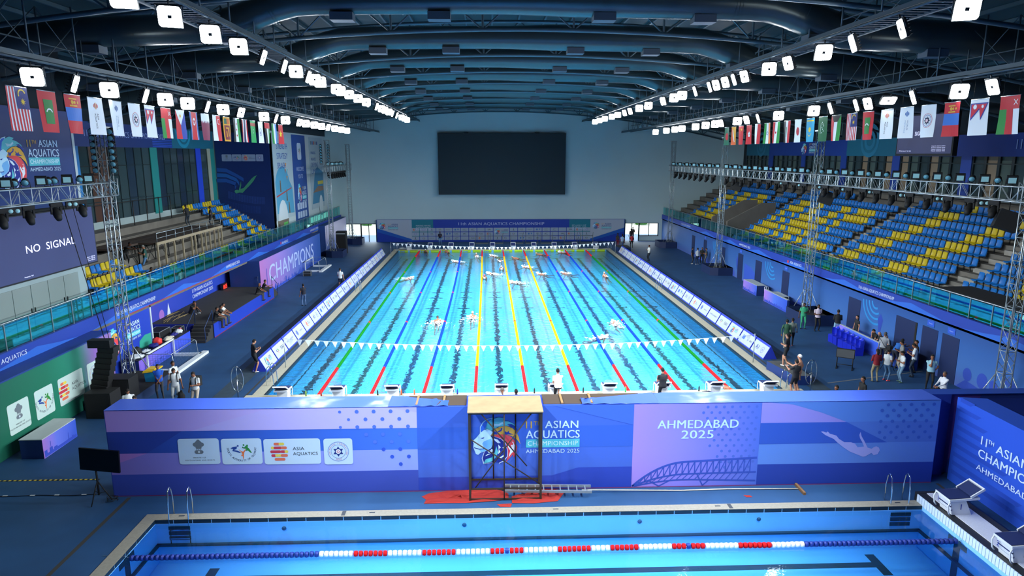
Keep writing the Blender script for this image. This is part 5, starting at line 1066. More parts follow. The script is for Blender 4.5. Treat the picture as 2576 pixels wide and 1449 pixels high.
RYs = [-8.06, -6.65, -5.23, -3.87, -2.47, -1.08, .39, 1.77, 3.24, 4.58, 5.95, 7.42, 8.8, 10.26, 11.6, 13.1, 14.55, 15.98, 17.35, 18.75]
def flag(x, y, k, side):
    f = MB(); H_ = 1.25; W_ = .88; s = side   # left line faces +x, right line faces -x
    A = Art(f, (x, y if s < 0 else y+W_, 12.05), (0, 1 if s < 0 else -1, 0), (0, 0, 1), eps=.005); A = A.at(0, 0, W_, H_/1.45); F_(A, k)
    # real cloth: back side, gentle billow and slanted foot
    n0 = len(f.v); g = Art(f, (x, y+W_ if s < 0 else y, 12.05), (0, -1 if s < 0 else 1, 0), (0, 0, 1), eps=.005).at(0, 0, W_, H_/1.45); F_(g, k)
    rr = random.Random(int(y*100)+7); am = rr.uniform(.03, .07); ph = rr.uniform(0, 6); sl = rr.uniform(.02, .08)*(-s)
    o = f.build('flag', origin=(x, y+W_/2, 13.3), label='%s hanging in the %s row' % (DESC[k], 'left' if s < 0 else 'right'), cat='flag', group='national flags of the %s row' % ('left' if s < 0 else 'right'))
    bm = bmesh.new(); bm.from_mesh(o.data)
    for _ in range(4):
        ed = [e for e in bm.edges if e.calc_length() > .2]
        if not ed: break
        bmesh.ops.subdivide_edges(bm, edges=ed, cuts=1, use_grid_fill=True); bmesh.ops.triangulate(bm, faces=[q for q in bm.faces if len(q.verts) > 4])
    for v in bm.verts: t = -v.co.z/H_; q = v.co.y/W_+.5; v.co.x += am*(.25+t)*.75*math.sin(ph+3.4*q+1.6*t); v.co.y -= .05*t*s
    bm.to_mesh(o.data); bm.free()
    r = MB(); r.tube([(x, y, 13.3), (x, y+W_, 13.3)], .015, ALU, 5); r.tube([(x, y+.1, 13.3), (x, y+.1, 14.14)], .004, BK, 3); r.tube([(x, y+W_-.1, 13.3), (x, y+W_-.1, 14.14)], .004, BK, 3); o2 = r.build('hanging_bar', o, origin=(x, y+W_/2, 13.3)); o2.location = (0, 0, 0)
for k, y in zip(LF, LYs): flag(-15.5, y, k, -1)
for k, y in zip(RF, RYs): flag(15.5, y, k, 1)
# ================================================================== racing pool furniture
RC = {'R': M('c81a20', .75, spec=.1), 'G': M('08701c', .75, spec=.1), 'B': M('0636a0', .75, spec=.1), 'Y': M('e0a008', .75, spec=.1), 'P': M('d0302e', .75, spec=.1), 'W': M('eef2f5', .4)}
BOW = {1: (0, 0), 2: (-.1, .05), 3: (.16, .22), 4: (.08, .08), 5: (-.05, 0), 6: (0, 0), 7: (-.08, 0), 8: (.05, 0), 9: (-.04, 0)}
lc = 'GBBYYYBBG'
lc = ['G', 'B', 'B', 'Y', 'Y', 'Y', 'B', 'B', 'G']
nmz = {'G': 'green', 'B': 'blue', 'Y': 'yellow'}
for k in range(1, 10):
    x0_ = -12.5+2.5*k; c = lc[k-1]; bx = BOW[k][1]; X = lambda y: x0_+bx*math.sin(PI*y/50)**1*1.0
    t = empty('lane_rope', (x0_, 25, .0), '%s lane rope with red ends, %s from the left side of the racing pool' % (nmz[c], nth(k)), 'lane rope', 'lane ropes of the racing pool')
    for a, b_, cc in ((.15, 5, 'R'), (5, 14.9, c), (14.9, 15.15, 'P'), (15.15, 24.9, c), (24.9, 25.15, 'P'), (25.15, 34.9, c), (34.9, 35.15, 'P'), (35.15, 45, c), (45, 49.85, 'R')):
        f = MB(); n = max(2, int((b_-a)/.25)); L_ = (b_-a)/n; pts = []; rs = []
        for i in range(n):
            y = a+i*L_
            for q, r in ((.06, .035), (.12, .072), (.5, .075), (.9, .072), (.96, .035)): yy = y+q*L_; pts.append((X(yy)-x0_, yy-25, .045)); rs.append(r*1.18)
        f.tube(pts, rs, RC[cc], 7); f.build('float_section', t)
    # distances keep the rope floating half out of the water
def flagline(y, z, sag, label, n=54):
    t = empty('backstroke_flags', (0, y, .1), label, 'bunting'); X0, X1 = -12.75, 12.75; Z = lambda x: z-sag*(1-(x/12.75)**2)-.1
    for x in (X0, X1): MB().tube([(x, 0, 0), (x, 0, z+.05-.1)], .022, ALU, 6).build('pole', t)
    f = MB(); f.tube([(X0+25.5*k/24, 0, Z(X0+25.5*k/24)) for k in range(25)], .008, RC['W'], 4); f.build('cord', t)
    pm = None
    for k in range(n):
        x = X0+.35+(25.5-.7)*k/(n-1)
        if pm is None: b_ = MB(); b_.prism([(-.15, -.003, 0), (.15, -.003, 0), (0, -.003, -.34)], (0, .006, 0), RC['W']); pm = b_.build('pennant', t); o = pm
        else: o = pm.copy(); COL.objects.link(o); o.parent = t
        o.location = (x, 0, Z(x)); o.rotation_euler = (random.uniform(-.15, .15), 0, random.uniform(-.2, .2))
flagline(5.0, 1.72, .5, 'string of white pennants across the near end of the racing pool'); flagline(45.6, 1.62, .55, 'string of white pennants across the far end of the racing pool')
# starting blocks of the racing pool
SBW = M('d9dee2', .4); NAV = M('1c2a5a', .55)
def sblock(big=True):
    o = bpy.data.objects.new('starting_block', None); COL.objects.link(o)      # swimmer dives towards +y
    f = MB(); f.prism([(-.24, -.28, 0), (-.24, .26, 0), (-.24, .36, .42), (-.24, -.1, .38)], (.48, 0, 0), SBW)
    f.box(-.25, .25, .27, .29, .12, .16, NAV); f.box(-.24, .24, .3, .32, .22, .26, NAV); f.build('pedestal', o)
    f = MB(); f.prism([(-.3, -.42, .44), (-.3, .4, .4), (-.3, .4, .45), (-.3, -.42, .5)], (.6, 0, 0), SBW); f.build('platform', o)
    f = MB(); f.prism([(-.27, -.2, .492), (-.27, .41, .462), (-.27, .41, .47), (-.27, -.2, .5)], (.54, 0, 0), NAV); f.build('mat', o)
    f = MB()
    T = Matrix.Translation((0, -.2, .5)) @ Matrix.Rotation(math.radians(-32), 4, 'X'); f.box(-.27, .27, -.34, 0, 0, .03, NAV, T)
    for x in (-.3, .27): f.box(x, x+.03, -.37, .02, -.01, .05, SBW, T)
    f.box(-.3, .3, -.4, -.36, -.01, .05, SBW, T); f.build('kick_plate', o)
    f = MB()
    for x in (-.29, .29): f.tube([(x, .38, .4), (x, .43, .3), (x, .4, .1), (x, .34, .02)], .02, SBW, 5)
    f.build('hand_grip', o); return o
sb0 = sblock(); first = True; smat = {}
for k in range(10):
    x = -11.25+2.5*k
    for end in (0, 1):
        o = sb0 if first else copy_tree(sb0); first = False
        o.location = (x, -.45 if end == 0 else 50.5, .4 if end == 0 else .16); o.rotation_euler = (0, 0, 0 if end == 0 else PI)
        props(o, 'white starting block at the %s end of the racing pool, %s from the left' % ('near' if end == 0 else 'far', nth(k+1)), 'starting block', 'starting blocks, %s end of the racing pool' % ('near' if end == 0 else 'far'))
for i, (x, y) in enumerate(((12.8, -11.2), (12.8, -13.7), (12.8, -16.2))):
    o = copy_tree(sb0, loc=(x, y, .4), rz=PI/2); props(o, 'large white starting block numbered %s with navy mat, front pool' % ('one', 'two', 'three')[i], 'starting block', 'starting blocks of the front pool')
    o.scale = (1.15, 1.15, 1.2)
    for sgn in (1,):
        f = MB(); a = Art(f, (-.262, 0, 0), (0, -1, 0), (0, 0, 1)); a.text(str(i+1), -.06, .16, .16, '1c2f8a', l=1); a2 = Art(f, (0, .37, 0), (-1, 0, 0), (0, .0, 1)); a2.text(str(i+1), -.2, .2, .14, '1c2f8a', l=1); f.build('number', o)
# yellow touch pads on the far wall
for k in range(10):
    for s_ in (-1, 1):
        x = -11.25+2.5*k+s_*.6; f = MB(); f.box(-.47, .47, -.02, 0, -.28, .02, M('b5dc28', .5)); f.box(-.46, .46, -.02, 0, .02, .05, M('151a12', .6))
        if s_ < 0: Art(f, (0, -.02, 0), (1, 0, 0), (0, 0, 1)).rect(-.4, -.16, .12, -.05, '3a7fb8', 1).text('AQUATICS', -.14, -.13, .05, 'e8f0f5', w=.45, align='c', l=2)
        f.build('touch_pad', loc=(x, 49.98, .1), label='yellow touch pad on the far pool wall, %s from the left' % nth(2*k+(1 if s_ < 0 else 2)), cat='touch pad', group='yellow touch pads')
# sponsor boards
SBL2, SWH = M('2a3fc0', .5), M('b0bccc', .5)
def logo_pair(A, k):
    A.rrect(-.93, .06, .93, .76, .02, SWH, 1); k = k % 7
    if k == 0: lg_lion(A.at(-.3, .42, .5), 3); lg_event(A.at(.05, .6, 1), .42, l=3, dark=True)
    elif k == 1: A.text('A1', -.55, .3, .28, '2a3f9a', l=2, bold=.03); A.ring(.35, .42, .16, .03, '7a86c4', 2); A.circ(.35, .42, .08, '8a96d0', 2)
    elif k == 2: A.at(-.5, .42, .22).star(0, 0, 1, 8, '5a6fae', 2, .6); A.text('arena', .3, .36, .12, '3a4560', w=.55, align='c', l=2)
    elif k == 3: lg_sag(A.at(-.4, .4, .55), 2, False); A.text('SAI', .4, .34, .2, '2a3050', w=.5, align='c', l=2)
    elif k == 4: A.rrect(-.6, .3, -.25, .56, .03, '4a6fc4', 2); A.poly([(.05, .58), (.35, .58), (.2, .3)], '5a7fd0', 2); A.text('EAT', .65, .36, .13, '2a3050', align='c', l=2)
    elif k == 5: lg_asia(A.at(0, .42, .5), 2)
    else: A.text('SPORTS AUTHORITY', 0, .38, .1, '3a4a80', w=1.3, align='c', l=2)
nb = 0
for side in (-1, 1):
    y = 4.4 if side < 0 else 5.6; k = 0
    while y < 46.5:
        f = MB(); x0_ = side*13.55; xt = x0_+side*.42; L_ = 1.92
        f.prism([(x0_, y, .1), (xt, y, .88), (x0_+side*.8, y, .1)], (0, L_, 0), SBL2)
        V_ = Vector((side*.42, 0, .78)); U_ = (0, 1, 0) if side < 0 else (0, -1, 0)
        A = Art(f, (x0_, y+L_/2, .1), U_, V_); logo_pair(A, k*3+(1 if side > 0 else 0))
        f.build('sponsor_board', origin=(x0_+side*.4, y+L_/2, .1), label='white-faced blue sponsor board, %s from the near end on the pool\'s %s' % (nth(k+1), 'left' if side < 0 else 'right'), cat='sponsor board', group='sponsor boards on the %s of the racing pool' % ('left' if side < 0 else 'right'))
        y += 2.02; k += 1
# ladders
CHR = M('d5dde0', .12, metal=1.0)
def ladder(x, y, side, label, h=.95, axis='y', group='pool ladders'):
    """pair of chrome handrails; side = direction of the water"""
    t = empty('pool_ladder', (x, y, .12), label, 'ladder', group)
    for s_ in (-.3, .3):
        pts = [(0, -.18), (.0, h*.55), (.06, h*.9), (.16, h), (.28, h*.9), (.34, h*.5), (.36, -.2), (.36, -.9)]
        f = MB(); f.tube([((s_, side*(a-.1), b_) if axis == 'y' else (side*(a-.1), s_, b_)) for a, b_ in pts], .021, CHR, 8); f.build('handrail', t)
    for k in range(2): f = MB(); q = side*.26; (f.box(-.3, .3, q-.04, q+.04, -.35-.3*k, -.32-.3*k, CHR) if axis == 'y' else f.box(q-.04, q+.04, -.3, .3, -.35-.3*k, -.32-.3*k, CHR)); f.build('step', t)
ladder(-11.6, -10.15, -1, 'chrome ladder handrails at the left corner of the front pool', 1.0); ladder(11.6, -10.05, -1, 'chrome ladder handrails at the right corner of the front pool', 1.0)
ladder(-12.75, 2.4, 1, 'chrome pool ladder at the near left corner of the racing pool', 1.0, 'x'); ladder(12.75, .6, -1, 'chrome pool ladder at the near right corner of the racing pool', .95, 'x')
ladder(-12.75, 25.5, 1, 'chrome pool ladder halfway along the left side of the racing pool', .95, 'x'); ladder(12.75, 25.5, -1, 'chrome pool ladder halfway along the right side of the racing pool', .95, 'x')
ladder(-12.8, 49.2, 1, 'chrome pool ladder at the far left corner of the racing pool', .95, 'x'); ladder(12.8, 49.2, -1, 'chrome pool ladder at the far right corner of the racing pool', .95, 'x')
for x, y, lb in ((-13.55, .2, 'round chrome handwheel stand behind the near left corner of the pool'), (13.7, .3, 'round chrome handwheel stand behind the near right corner of the pool')):
    f = MB(); f.tube([(.28*math.cos(a), .05, 1.0+.62*math.sin(a)) for a in [2*PI*k/16 for k in range(16)]], .02, CHR, 6, closed=True); f.tube([(0, 0, 0), (0, 0, 1.0)], .03, CHR, 6)
    for a in (90, 210, 330): f.tube([(0, .05, 1.0), (.27*math.cos(math.radians(a)), .05, 1.0+.6*math.sin(math.radians(a)))], .014, CHR, 5)
    f.build('handwheel_stand', loc=(x, y, .1), label=lb, cat='handrail')
# lane rope of the front pool: single floats
t = empty('lane_rope', (0, -12.3, 0), 'blue, white and red lane rope across the front pool', 'lane rope')
runs = [(-12.15, -6.85, 'B'), (-6.85, -5.85, 'W'), (-5.85, -4.87, 'R'), (-4.87, -3.85, 'W'), (-3.85, -2.87, 'R'), (-2.87, -1.85, 'W'), (-1.85, -1.42, 'R'), (-1.42, -1.3, 'B'), (-1.3, -.88, 'R'), (-.88, .1, 'W'), (.1, 1.07, 'R'), (1.07, 1.65, 'W'), (1.65, 2.6, 'R'), (2.6, 3.6, 'W'), (3.6, 4.02, 'R'), (4.02, 4.14, 'B'), (4.14, 4.58, 'R'), (4.58, 5.5, 'W'), (5.5, 6.5, 'R'), (6.5, 7.45, 'W'), (7.45, 12.15, 'B')]
def cc(x):
    for a, b_, c in runs:
        if a <= x < b_: return c
    return 'B'
pm = {}; N2 = 172; rest = MB(); dx = 24.3/N2
def onefloat(f, m, ox=0): f.tube([(ox-.056, 0, .03), (ox-.05, 0, .03), (ox+.05, 0, .03), (ox+.056, 0, .03)], [.06, .08, .08, .06], m, 10); f.tube([(ox-.012, 0, .03), (ox+.012, 0, .03)], .088, m, 10); return f
BC = dict(RC); BC['B'] = M('0a2c88', .5)
for i in range(N2):
    x = -12.15+dx*(i+.5); c = cc(x)
    if 36 <= i < 136:
        if c not in pm: pm[c] = onefloat(MB(), BC[c]).build('float', t); o = pm[c]
        else: o = pm[c].copy(); COL.objects.link(o); o.parent = t
        o.location = (x, .03*math.sin(x*.5), 0)
    else: onefloat(rest, BC[c], x)
rest.build('end_floats', t, kind='stuff')
MB().tube([(-12.9, 0, .12), (-12.35, 0, .1), (-12.1, 0, .03), (12.1, 0, .03), (12.32, 0, .05)], .008, CHR, 4).build('cable', t)
# ================================================================== things on the deck
SKY = grad('skyline_print', 'y', [(3, '8a5fc0'), (6, '5a5fd0'), (10, '2f4fd0')], .5)
WTOP = M('aab4b4', .6, noise=.06, scale=2)
def desk(name, x0, x1, y0, y1, h, label, cat, face, mats, seed, top=WTOP, z0=.1):
    """printed box; face: +1 printed side looks to +x, -1 to -x"""
    f = MB(); f.box(x0, x1, y0, y1, z0, z0+h-.02, M('17306f', .6)); f.box(x0-.01, x1+.01, y0-.01, y1+.01, z0+h-.03, z0+h, top)
    xf = x1 if face > 0 else x0; d = .012*face
    f.box(xf, xf+d, y0, y1, z0, z0+h-.03, mats); A = Art(f, (xf+d, 0, z0), (0, face, 0), (0, 0, 1)); a, b_ = (y0, y1) if face > 0 else (-y1, -y0); skyline(A, a+.05, b_-.05, .02, '3148b4', 1, seed, .32)
    return f.build(name, origin=((x0+x1)/2, (y0+y1)/2, z0), label=label, cat=cat)
desk('counter', -19.45, -18.62, -5.82, -3.74, .78, 'white-topped counter with blue skyline print at the left edge', 'counter', 1, grad('print_a', 'y', [(-5.8, '9a70c4'), (-5, '5f6fd4'), (-3.7, '2f52c0')]), 5)
desk('counter', -20.75, -19.9, 3.9, 10.0, .82, 'long printed counter piled with towels and balls behind the goal', 'counter', 1, SKY, 8, top=M('141a33', .7))
desk('counter', 20.0, 20.75, 22.7, 25.6, .85, 'small white-topped printed counter by the right wall', 'counter', -1, grad('print_b', 'y', [(22.7, '3a62d0'), (25.6, '9a7ad4')]), 12)
desk('counter', 19.85, 20.0, 16.75, 20.85, .95, 'long violet printed counter front by the right wall, before the tower base', 'counter', -1, grad('print_c', 'y', [(16.7, '2f52c4'), (19, '4f72d8'), (20.9, 'a87ad0')]), 13)
desk('counter', 20.1, 20.2, 5.2, 10.3, .92, 'printed officials counter behind the row of blue chairs', 'counter', -1, grad('print_d', 'y', [(5.2, '2f56d0'), (8.5, '4a6ee0'), (10.3, '9a78e0')]), 14)
f = MB(); f.box(20.05, 20.95, 18.9, 20.8, .8, .84, WTOP); f.box(20.9, 20.95, 18.9, 20.8, .1, .8, WTOP); f.box(20.1, 20.85, 18.9, 18.93, .1, .8, M('0a0c0e', .9)); f.box(20.2, 20.9, 18.9, 20.7, .35, .38, WTOP); f.build('shelf_table', origin=(20.5, 19.8, .1), label='white shelf table behind the long violet counter on the right', cat='table')
f = MB(); f.box(20.4, 20.9, 5.4, 10.1, .78, .82, M('1b3a86', .6)); 
for y in (5.6, 7.7, 9.9): f.box(20.62, 20.68, y-.03, y+.03, .1, .78, BK)
f.build('table', origin=(20.6, 7.7, .1), label='narrow table behind the officials counter where three people sit', cat='table')
f = MB(); f.box(20.15, 20.95, 3.35, 4.75, .1, 1.05, M('14388c', .6)); f.build('covered_table', origin=(20.5, 4, .1), label='blue cloth-covered block behind the man with a shoulder bag', cat='table')
# white plastic chair
f = MB(); f.box(-.22, .22, -.22, .22, .42, .45, M('d0d6d8', .4))
for x in (-.2, .2):
    for y in (-.2, .2): f.tube([(x, y, 0), (x*.9, y*.9, .43)], .02, M('d0d6d8', .4), 5)
t = f.build('plastic_chair', loc=(20.7, 22.1, .1), label='white plastic chair between the two right-hand counters', cat='chair', rz=.3)
f = MB(); f.tube([(-.2, .2, .44), (-.19, .26, .8), (0, .28, .86), (.19, .26, .8), (.2, .2, .44)], .025, M('d0d6d8', .4), 6); f.box(-.05, .05, .22, .25, .45, .84, M('d0d6d8', .4)); f.build('backrest', t)
# row of chairs under blue covers
CB = M('1a28b4', .3); CB2 = M('2234c4', .25)
for i, y in enumerate((9.0, 8.45, 7.85, 7.3, 6.8, 6.3)):
    t = empty('covered_chair', (19.35, y, .1), 'tub chair wrapped in shiny blue cover, %s in the row from the far end' % nth(i+1), 'chair', 'blue-covered chairs on the right', rz=random.uniform(-.15, .15))
    f = MB(); f.prism([(-.24, -.24, 0), (.2, -.24, 0), (.22, -.24, .5), (-.26, -.24, .48)], (0, .46, 0), CB); f.build('seat', t)
    f = MB(); pts = [(.06+.2*math.cos(a), .25*math.sin(a)) for a in [-1.9+3.8*k/10 for k in range(11)]]; vs = []
    for j, (z, s) in enumerate(((.45, 1), (.7, 1.12), (.9, 1.1), (1.0, .9))): vs += [(.02+x*s, y_*s, z-(.12*abs(y_)*4*(j > 1))) for x, y_ in pts]
    n = 11; f.add(vs+[(x-.03, y_*.9, z) for x, y_, z in vs], [(j*n+k, j*n+k+1, (j+1)*n+k+1, (j+1)*n+k) for j in range(3) for k in range(10)]+[(44+j*n+k, 44+(j+1)*n+k, 44+(j+1)*n+k+1, 44+j*n+k+1) for j in range(3) for k in range(10)]+[(33+k, 34+k, 78+k, 77+k) for k in range(10)], CB2, True); f.build('backrest', t)
# score board on a stand
t = empty('display_stand', (17.3, 3.9, .1), 'grey board on a black wheeled stand on the right deck', 'stand', rz=-.55)
f = MB(); f.box(-.42, .42, -.08, -.05, .62, 1.05, M('4a4e52', .6)); f.box(-.45, .45, -.05, .06, .58, 1.08, M('16181a', .7)); f.build('board', t)
for x in (-.38, .38): f = MB(); f.tube([(x, 0, .03), (x, 0, .6)], .028, BK, 5); f.box(x-.03, x+.03, -.3, .3, 0, .05, BK); f.build('leg', t)
MB().tube([(-.38, 0, .2), (.38, 0, .2)], .02, BK, 5).build('crossbar', t)
# grey carpeted slab at the pool corner
f = MB(); f.prism([(13.0, 3.8, .1), (14.2, 3.8, .1), (14.15, 1.3, .1), (13.45, 1.3, .1)], (0, 0, .48), M('12306f', .6)); f.add([(13.0, 3.8, .585), (14.2, 3.8, .585), (14.15, 1.3, .585), (13.45, 1.3, .585)], [(3, 2, 1, 0)], M('4a4d50', .9, noise=.1, scale=3)); f.build('podium', origin=(13.7, 2.6, .1), label='grey-topped navy podium at the near right corner of the racing pool', cat='podium')
f = MB(); f.box(13.6, 15.1, 48.2, 50.4, .1, .6, M('12305f', .6)); f.box(13.6, 15.1, 48.2, 50.4, .6, .61, M('2f3336', .9)); f.build('podium', origin=(14.3, 49.3, .1), label='grey-topped navy podium at the far right corner of the racing pool', cat='podium')
# water polo goals
NET = M('3f5f80', .7); GW_ = M('d4dce0', .4)
def goal(x, y0, y1, label, s=1):
    t = empty('water_polo_goal', (x, (y0+y1)/2, .1), label, 'goal', 'water polo goals'); h = (y1-y0)/2
    f = MB()
    for a in (-h, h): f.box(-.04, .04, a-.04, a+.04, 0, 1.0, GW_)
    f.box(-.04, .04, -h-.04, h+.04, .94, 1.02, GW_); f.build('goal_frame', t)
    f = MB(); f.box(0, 1.5, -h-.15, -h+.12, 0, .14, GW_); f.box(0, 1.5, h-.12, h+.15, 0, .14, GW_); f.box(1.4, 1.72, -h-.5, h+.5, 0, .14, GW_); f.build('float_pontoon', t)
    A = Art(f, (0, 0, 0), (1, 0, 0), (0, 1, 0))
    f = MB(); 
    for a in (-h*.98, h*.98): f.tube([(0, a, .98), (1.1, a, .98), (1.28, a, .9), (1.35, a, .12)], .018, ALU, 5)
    f.tube([(1.22, -h*.98, .95), (1.22, h*.98, .95)], .018, ALU, 5); f.build('rear_bar', t)
    f = MB(); n = 22
    for k in range(n+1): y = -h+2*h*k/n; f.tube([(1.22, y, .94), (1.34, y, .15)], .004, NET, 3, caps=False)
    for k in range(8): z = .15+.1*k; f.tube([(1.34-.12*k/8, -h, z), (1.34-.12*k/8, h, z)], .004, NET, 3, caps=False)
    for a in (-h, h):
        for k in range(9): f.tube([(.14*k, a, .05), (.14*k, a, .96)], .004, NET, 3, caps=False)
        for k in range(7): f.tube([(0, a, .15+.12*k), (1.3, a, .15+.12*k)], .004, NET, 3, caps=False)
    f.build('net', t)
goal(-19.75, 4.5, 7.5, 'white water polo goal in front of the long counter on the left'); goal(-19.7, 35.6, 38.6, 'white water polo goal in front of the CHAMPIONS wall')
# merchandise on the counter
TOWEL = M('c9d0d4', .9)
def lump(name, x, y, z, r, m, label, cat, seed, grp=None):
    f = MB(); f.ell((0, 0, r[2]*.8), r, m, 14, 9); q = random.Random(seed); f.v = [(vx*(1+.25*math.sin(vz*31+seed+vy*17)), vy*(1+.22*math.sin(vx*23+seed)), max(0, vz+.03*math.sin(vx*29+vy*37))) for vx, vy, vz in f.v]
    return f.build(name, loc=(x, y, z), label=label, cat=cat, group=grp)
lump('towel', -20.2, 4.3, .92, (.34, .42, .12), TOWEL, 'white crumpled towel hanging off the near end of the long counter', 'towel', 1)
f = MB(); f.box(-19.89, -19.86, 4.0, 4.45, .55, .93, TOWEL)
lump('bag', -20.45, 4.9, .92, (.22, .26, .26), BK, 'black bag standing on the near end of the long counter', 'bag', 2)
lump('towel', -20.3, 5.5, .92, (.2, .28, .07), TOWEL, 'small white towel beside the black bag on the counter', 'towel', 3)
lump('bag', -20.35, 6.9, .92, (.24, .22, .24), M('d8342f', .6), 'red round bag on the middle of the long counter', 'bag', 4)
lump('bag', -20.3, 6.4, .92, (.24, .3, .12), M('20257a', .6), 'flat navy bag beside the red bag on the counter', 'bag', 5)
lump('towel', -20.25, 8.0, .92, (.2, .5, .09), M('c9c4b0', .9), 'rolled cream towel on the long counter', 'towel', 6)
lump('towel', -20.3, 9.4, .92, (.22, .3, .13), TOWEL, 'white towel heaped at the far end of the counter', 'towel', 7)
lump('cap', -20.4, 9.8, .92, (.13, .13, .12), M('c03040', .6), 'red cap lying on the far end of the long counter', 'cap', 8)
lump('jacket', -20.3, 8.8, .92, (.2, .25, .1), M('23257f', .7), 'folded navy jacket at the far end of the counter', 'clothing', 9)
def case(x, y, w_, d, h, label, rz=0, z=.1):
    f = MB(); f.box(-w_/2, w_/2, -d/2, d/2, 0, h, CASE); t = f.build('equipment_case', loc=(x, y, z), label=label, cat='case', rz=rz); e = MB(); a, b_ = w_/2, d/2
    for sx in (-1, 1):
        for sy in (-1, 1): e.box(sx*a-.015, sx*a+.015, sy*b_-.015, sy*b_+.015, 0, h, ALU)
        e.box(sx*a-.015, sx*a+.015, -b_, b_, h-.02, h+.012, ALU); e.box(-a, a, sx*b_-.015, sx*b_+.015, h-.02, h+.012, ALU); e.box(-a, a, sx*b_-.015, sx*b_+.015, h*.55, h*.6, ALU)
    e.build('metal_edging', t)
case(-21.3, 9.0, .8, 1.3, 1.15, 'tall black flight case between the event panel and the stage'); case(-20.7, 10.2, .5, .6, 1.0, 'small black case beside the tall flight case')
case(-18.9, 33.2, .7, .5, .45, 'small flight case on the deck below the CHAMPIONS wall', .1)
# clock
f = MB(); f.box(-22.55, -22.4, 21.9, 22.75, 1.0, 1.5, M('120405', .6)); A = Art(f, (-22.4, 22.325, 1.25), (0, 1, 0), (0, 0, 1)); A.rect(-.4, -.22, .4, .22, M('3a0608', .5, emit=.3), 1); A.text('00:25', 0, -.16, .32, M('ff3020', .5, emit=4), w=.72, align='c', l=2)
f.build('digital_clock', origin=(-22.5, 22.3, 1.0), label='red glowing digital clock standing at the far end of the dark stage', cat='clock')
f = MB(); random.seed(5)
for i in range(14): x, y, a = -23+random.random()*1.3, 12.2+random.random()*2, random.uniform(-.3, .3); f.tube([(x-.5*math.sin(a), y-.7, 1.02), (x+.5*math.sin(a), y+.7, 1.03)], .015, M('8f7d58', .8), 4)
f.build('wooden_sticks', label='loose pile of thin wooden sticks at the near end of the stage', cat='sticks', kind='stuff')
# wheelie bin
t = empty('wheelie_bin', (-18.2, 1.9, .1), 'bin with a yellow lid behind the men in the left corner', 'bin')
f = MB(); f.prism([(-.22, -.28, 0), (.22, -.28, 0), (.27, -.34, .95), (-.27, -.34, .95)], (0, .6, 0), M('1f8fc0', .5)); f.build('body', t)
f = MB(); f.prism([(-.32, -.4, .93), (.3, -.4, 1.0), (.3, -.36, 1.06), (-.28, -.36, 1.03)], (0, .78, 0), M('d8b414', .4)); f.box(-.2, .2, -.25, .25, 1.03, 1.08, M('d8b414', .4)); f.build('lid', t)
# television on a tripod
t = empty('television_stand', (-14.72, -9.2, .1), 'black television on a tripod stand at the left end of the block wall', 'television')
f = MB(); T = Matrix.Translation((.19, 0, 1.5)) @ Matrix.Rotation(math.radians(3), 4, 'Y') @ Matrix.Rotation(-.12, 4, 'Z'); f.box(-.68, .68, -.03, .03, -.38, .38, M('050608', .35), T); f.box(-.66, .66, -.034, -.03, -.33, .36, M('020304', .15), T); f.build('screen', t)
MB().tube([(0, .05, .25), (0, .05, 1.3)], .03, BK, 6).build('pole', t)
for a in (-100, 10, 150): f = MB(); f.tube([(0, .05, .75), (.38*math.cos(math.radians(a)), .05+.38*math.sin(math.radians(a)), .02)], .018, BK, 5); f.tube([(0, .05, .3), (.22*math.cos(math.radians(a)), .05+.22*math.sin(math.radians(a)), .35)], .01, BK, 4); f.build('leg', t)
f = MB()
for i in range(40): x0_ = -19.1+3.5*i/40; f.quad((x0_, -7.6, .108), (x0_+.0875, -7.6, .108), (x0_+.0875, -7.52, .108), (x0_, -7.52, .108), M('c9b02a', .6) if i % 2 == 0 else BK)
f.build('hazard_tape', origin=(-17.3, -7.56, .108), label='yellow and black hazard tape strip on the deck at the left', cat='tape')
f = MB(); f.tube([(-19.5+.25*i, -8.68+.03*math.sin(i*.8), .112) for i in range(19)], .012, BK, 4); f.build('cable', label='thin black cable along the deck at the left with white tape marks', cat='cable')
for i, x in enumerate((-18.1, -17.2, -16.4, -15.5)): MB().box(-.08, .08, -.03, .03, 0, .004, M('c9ced0', .8)).build('tape_mark', loc=(x, -8.68, .124), label='white tape mark on the left cable, %s from the photo edge' % nth(i+1), cat='tape', group='tape marks')
f = MB(); f.tube([(-14.35+.16*math.cos(a)*(1+.2*math.sin(3*a)), -9.1+.14*math.sin(a*1.0), .11+.004*i) for i, a in enumerate([k*.5 for k in range(40)])], .01, BK, 4); f.build('cable', label='small coil of black cable at the foot of the television tripod', cat='cable')
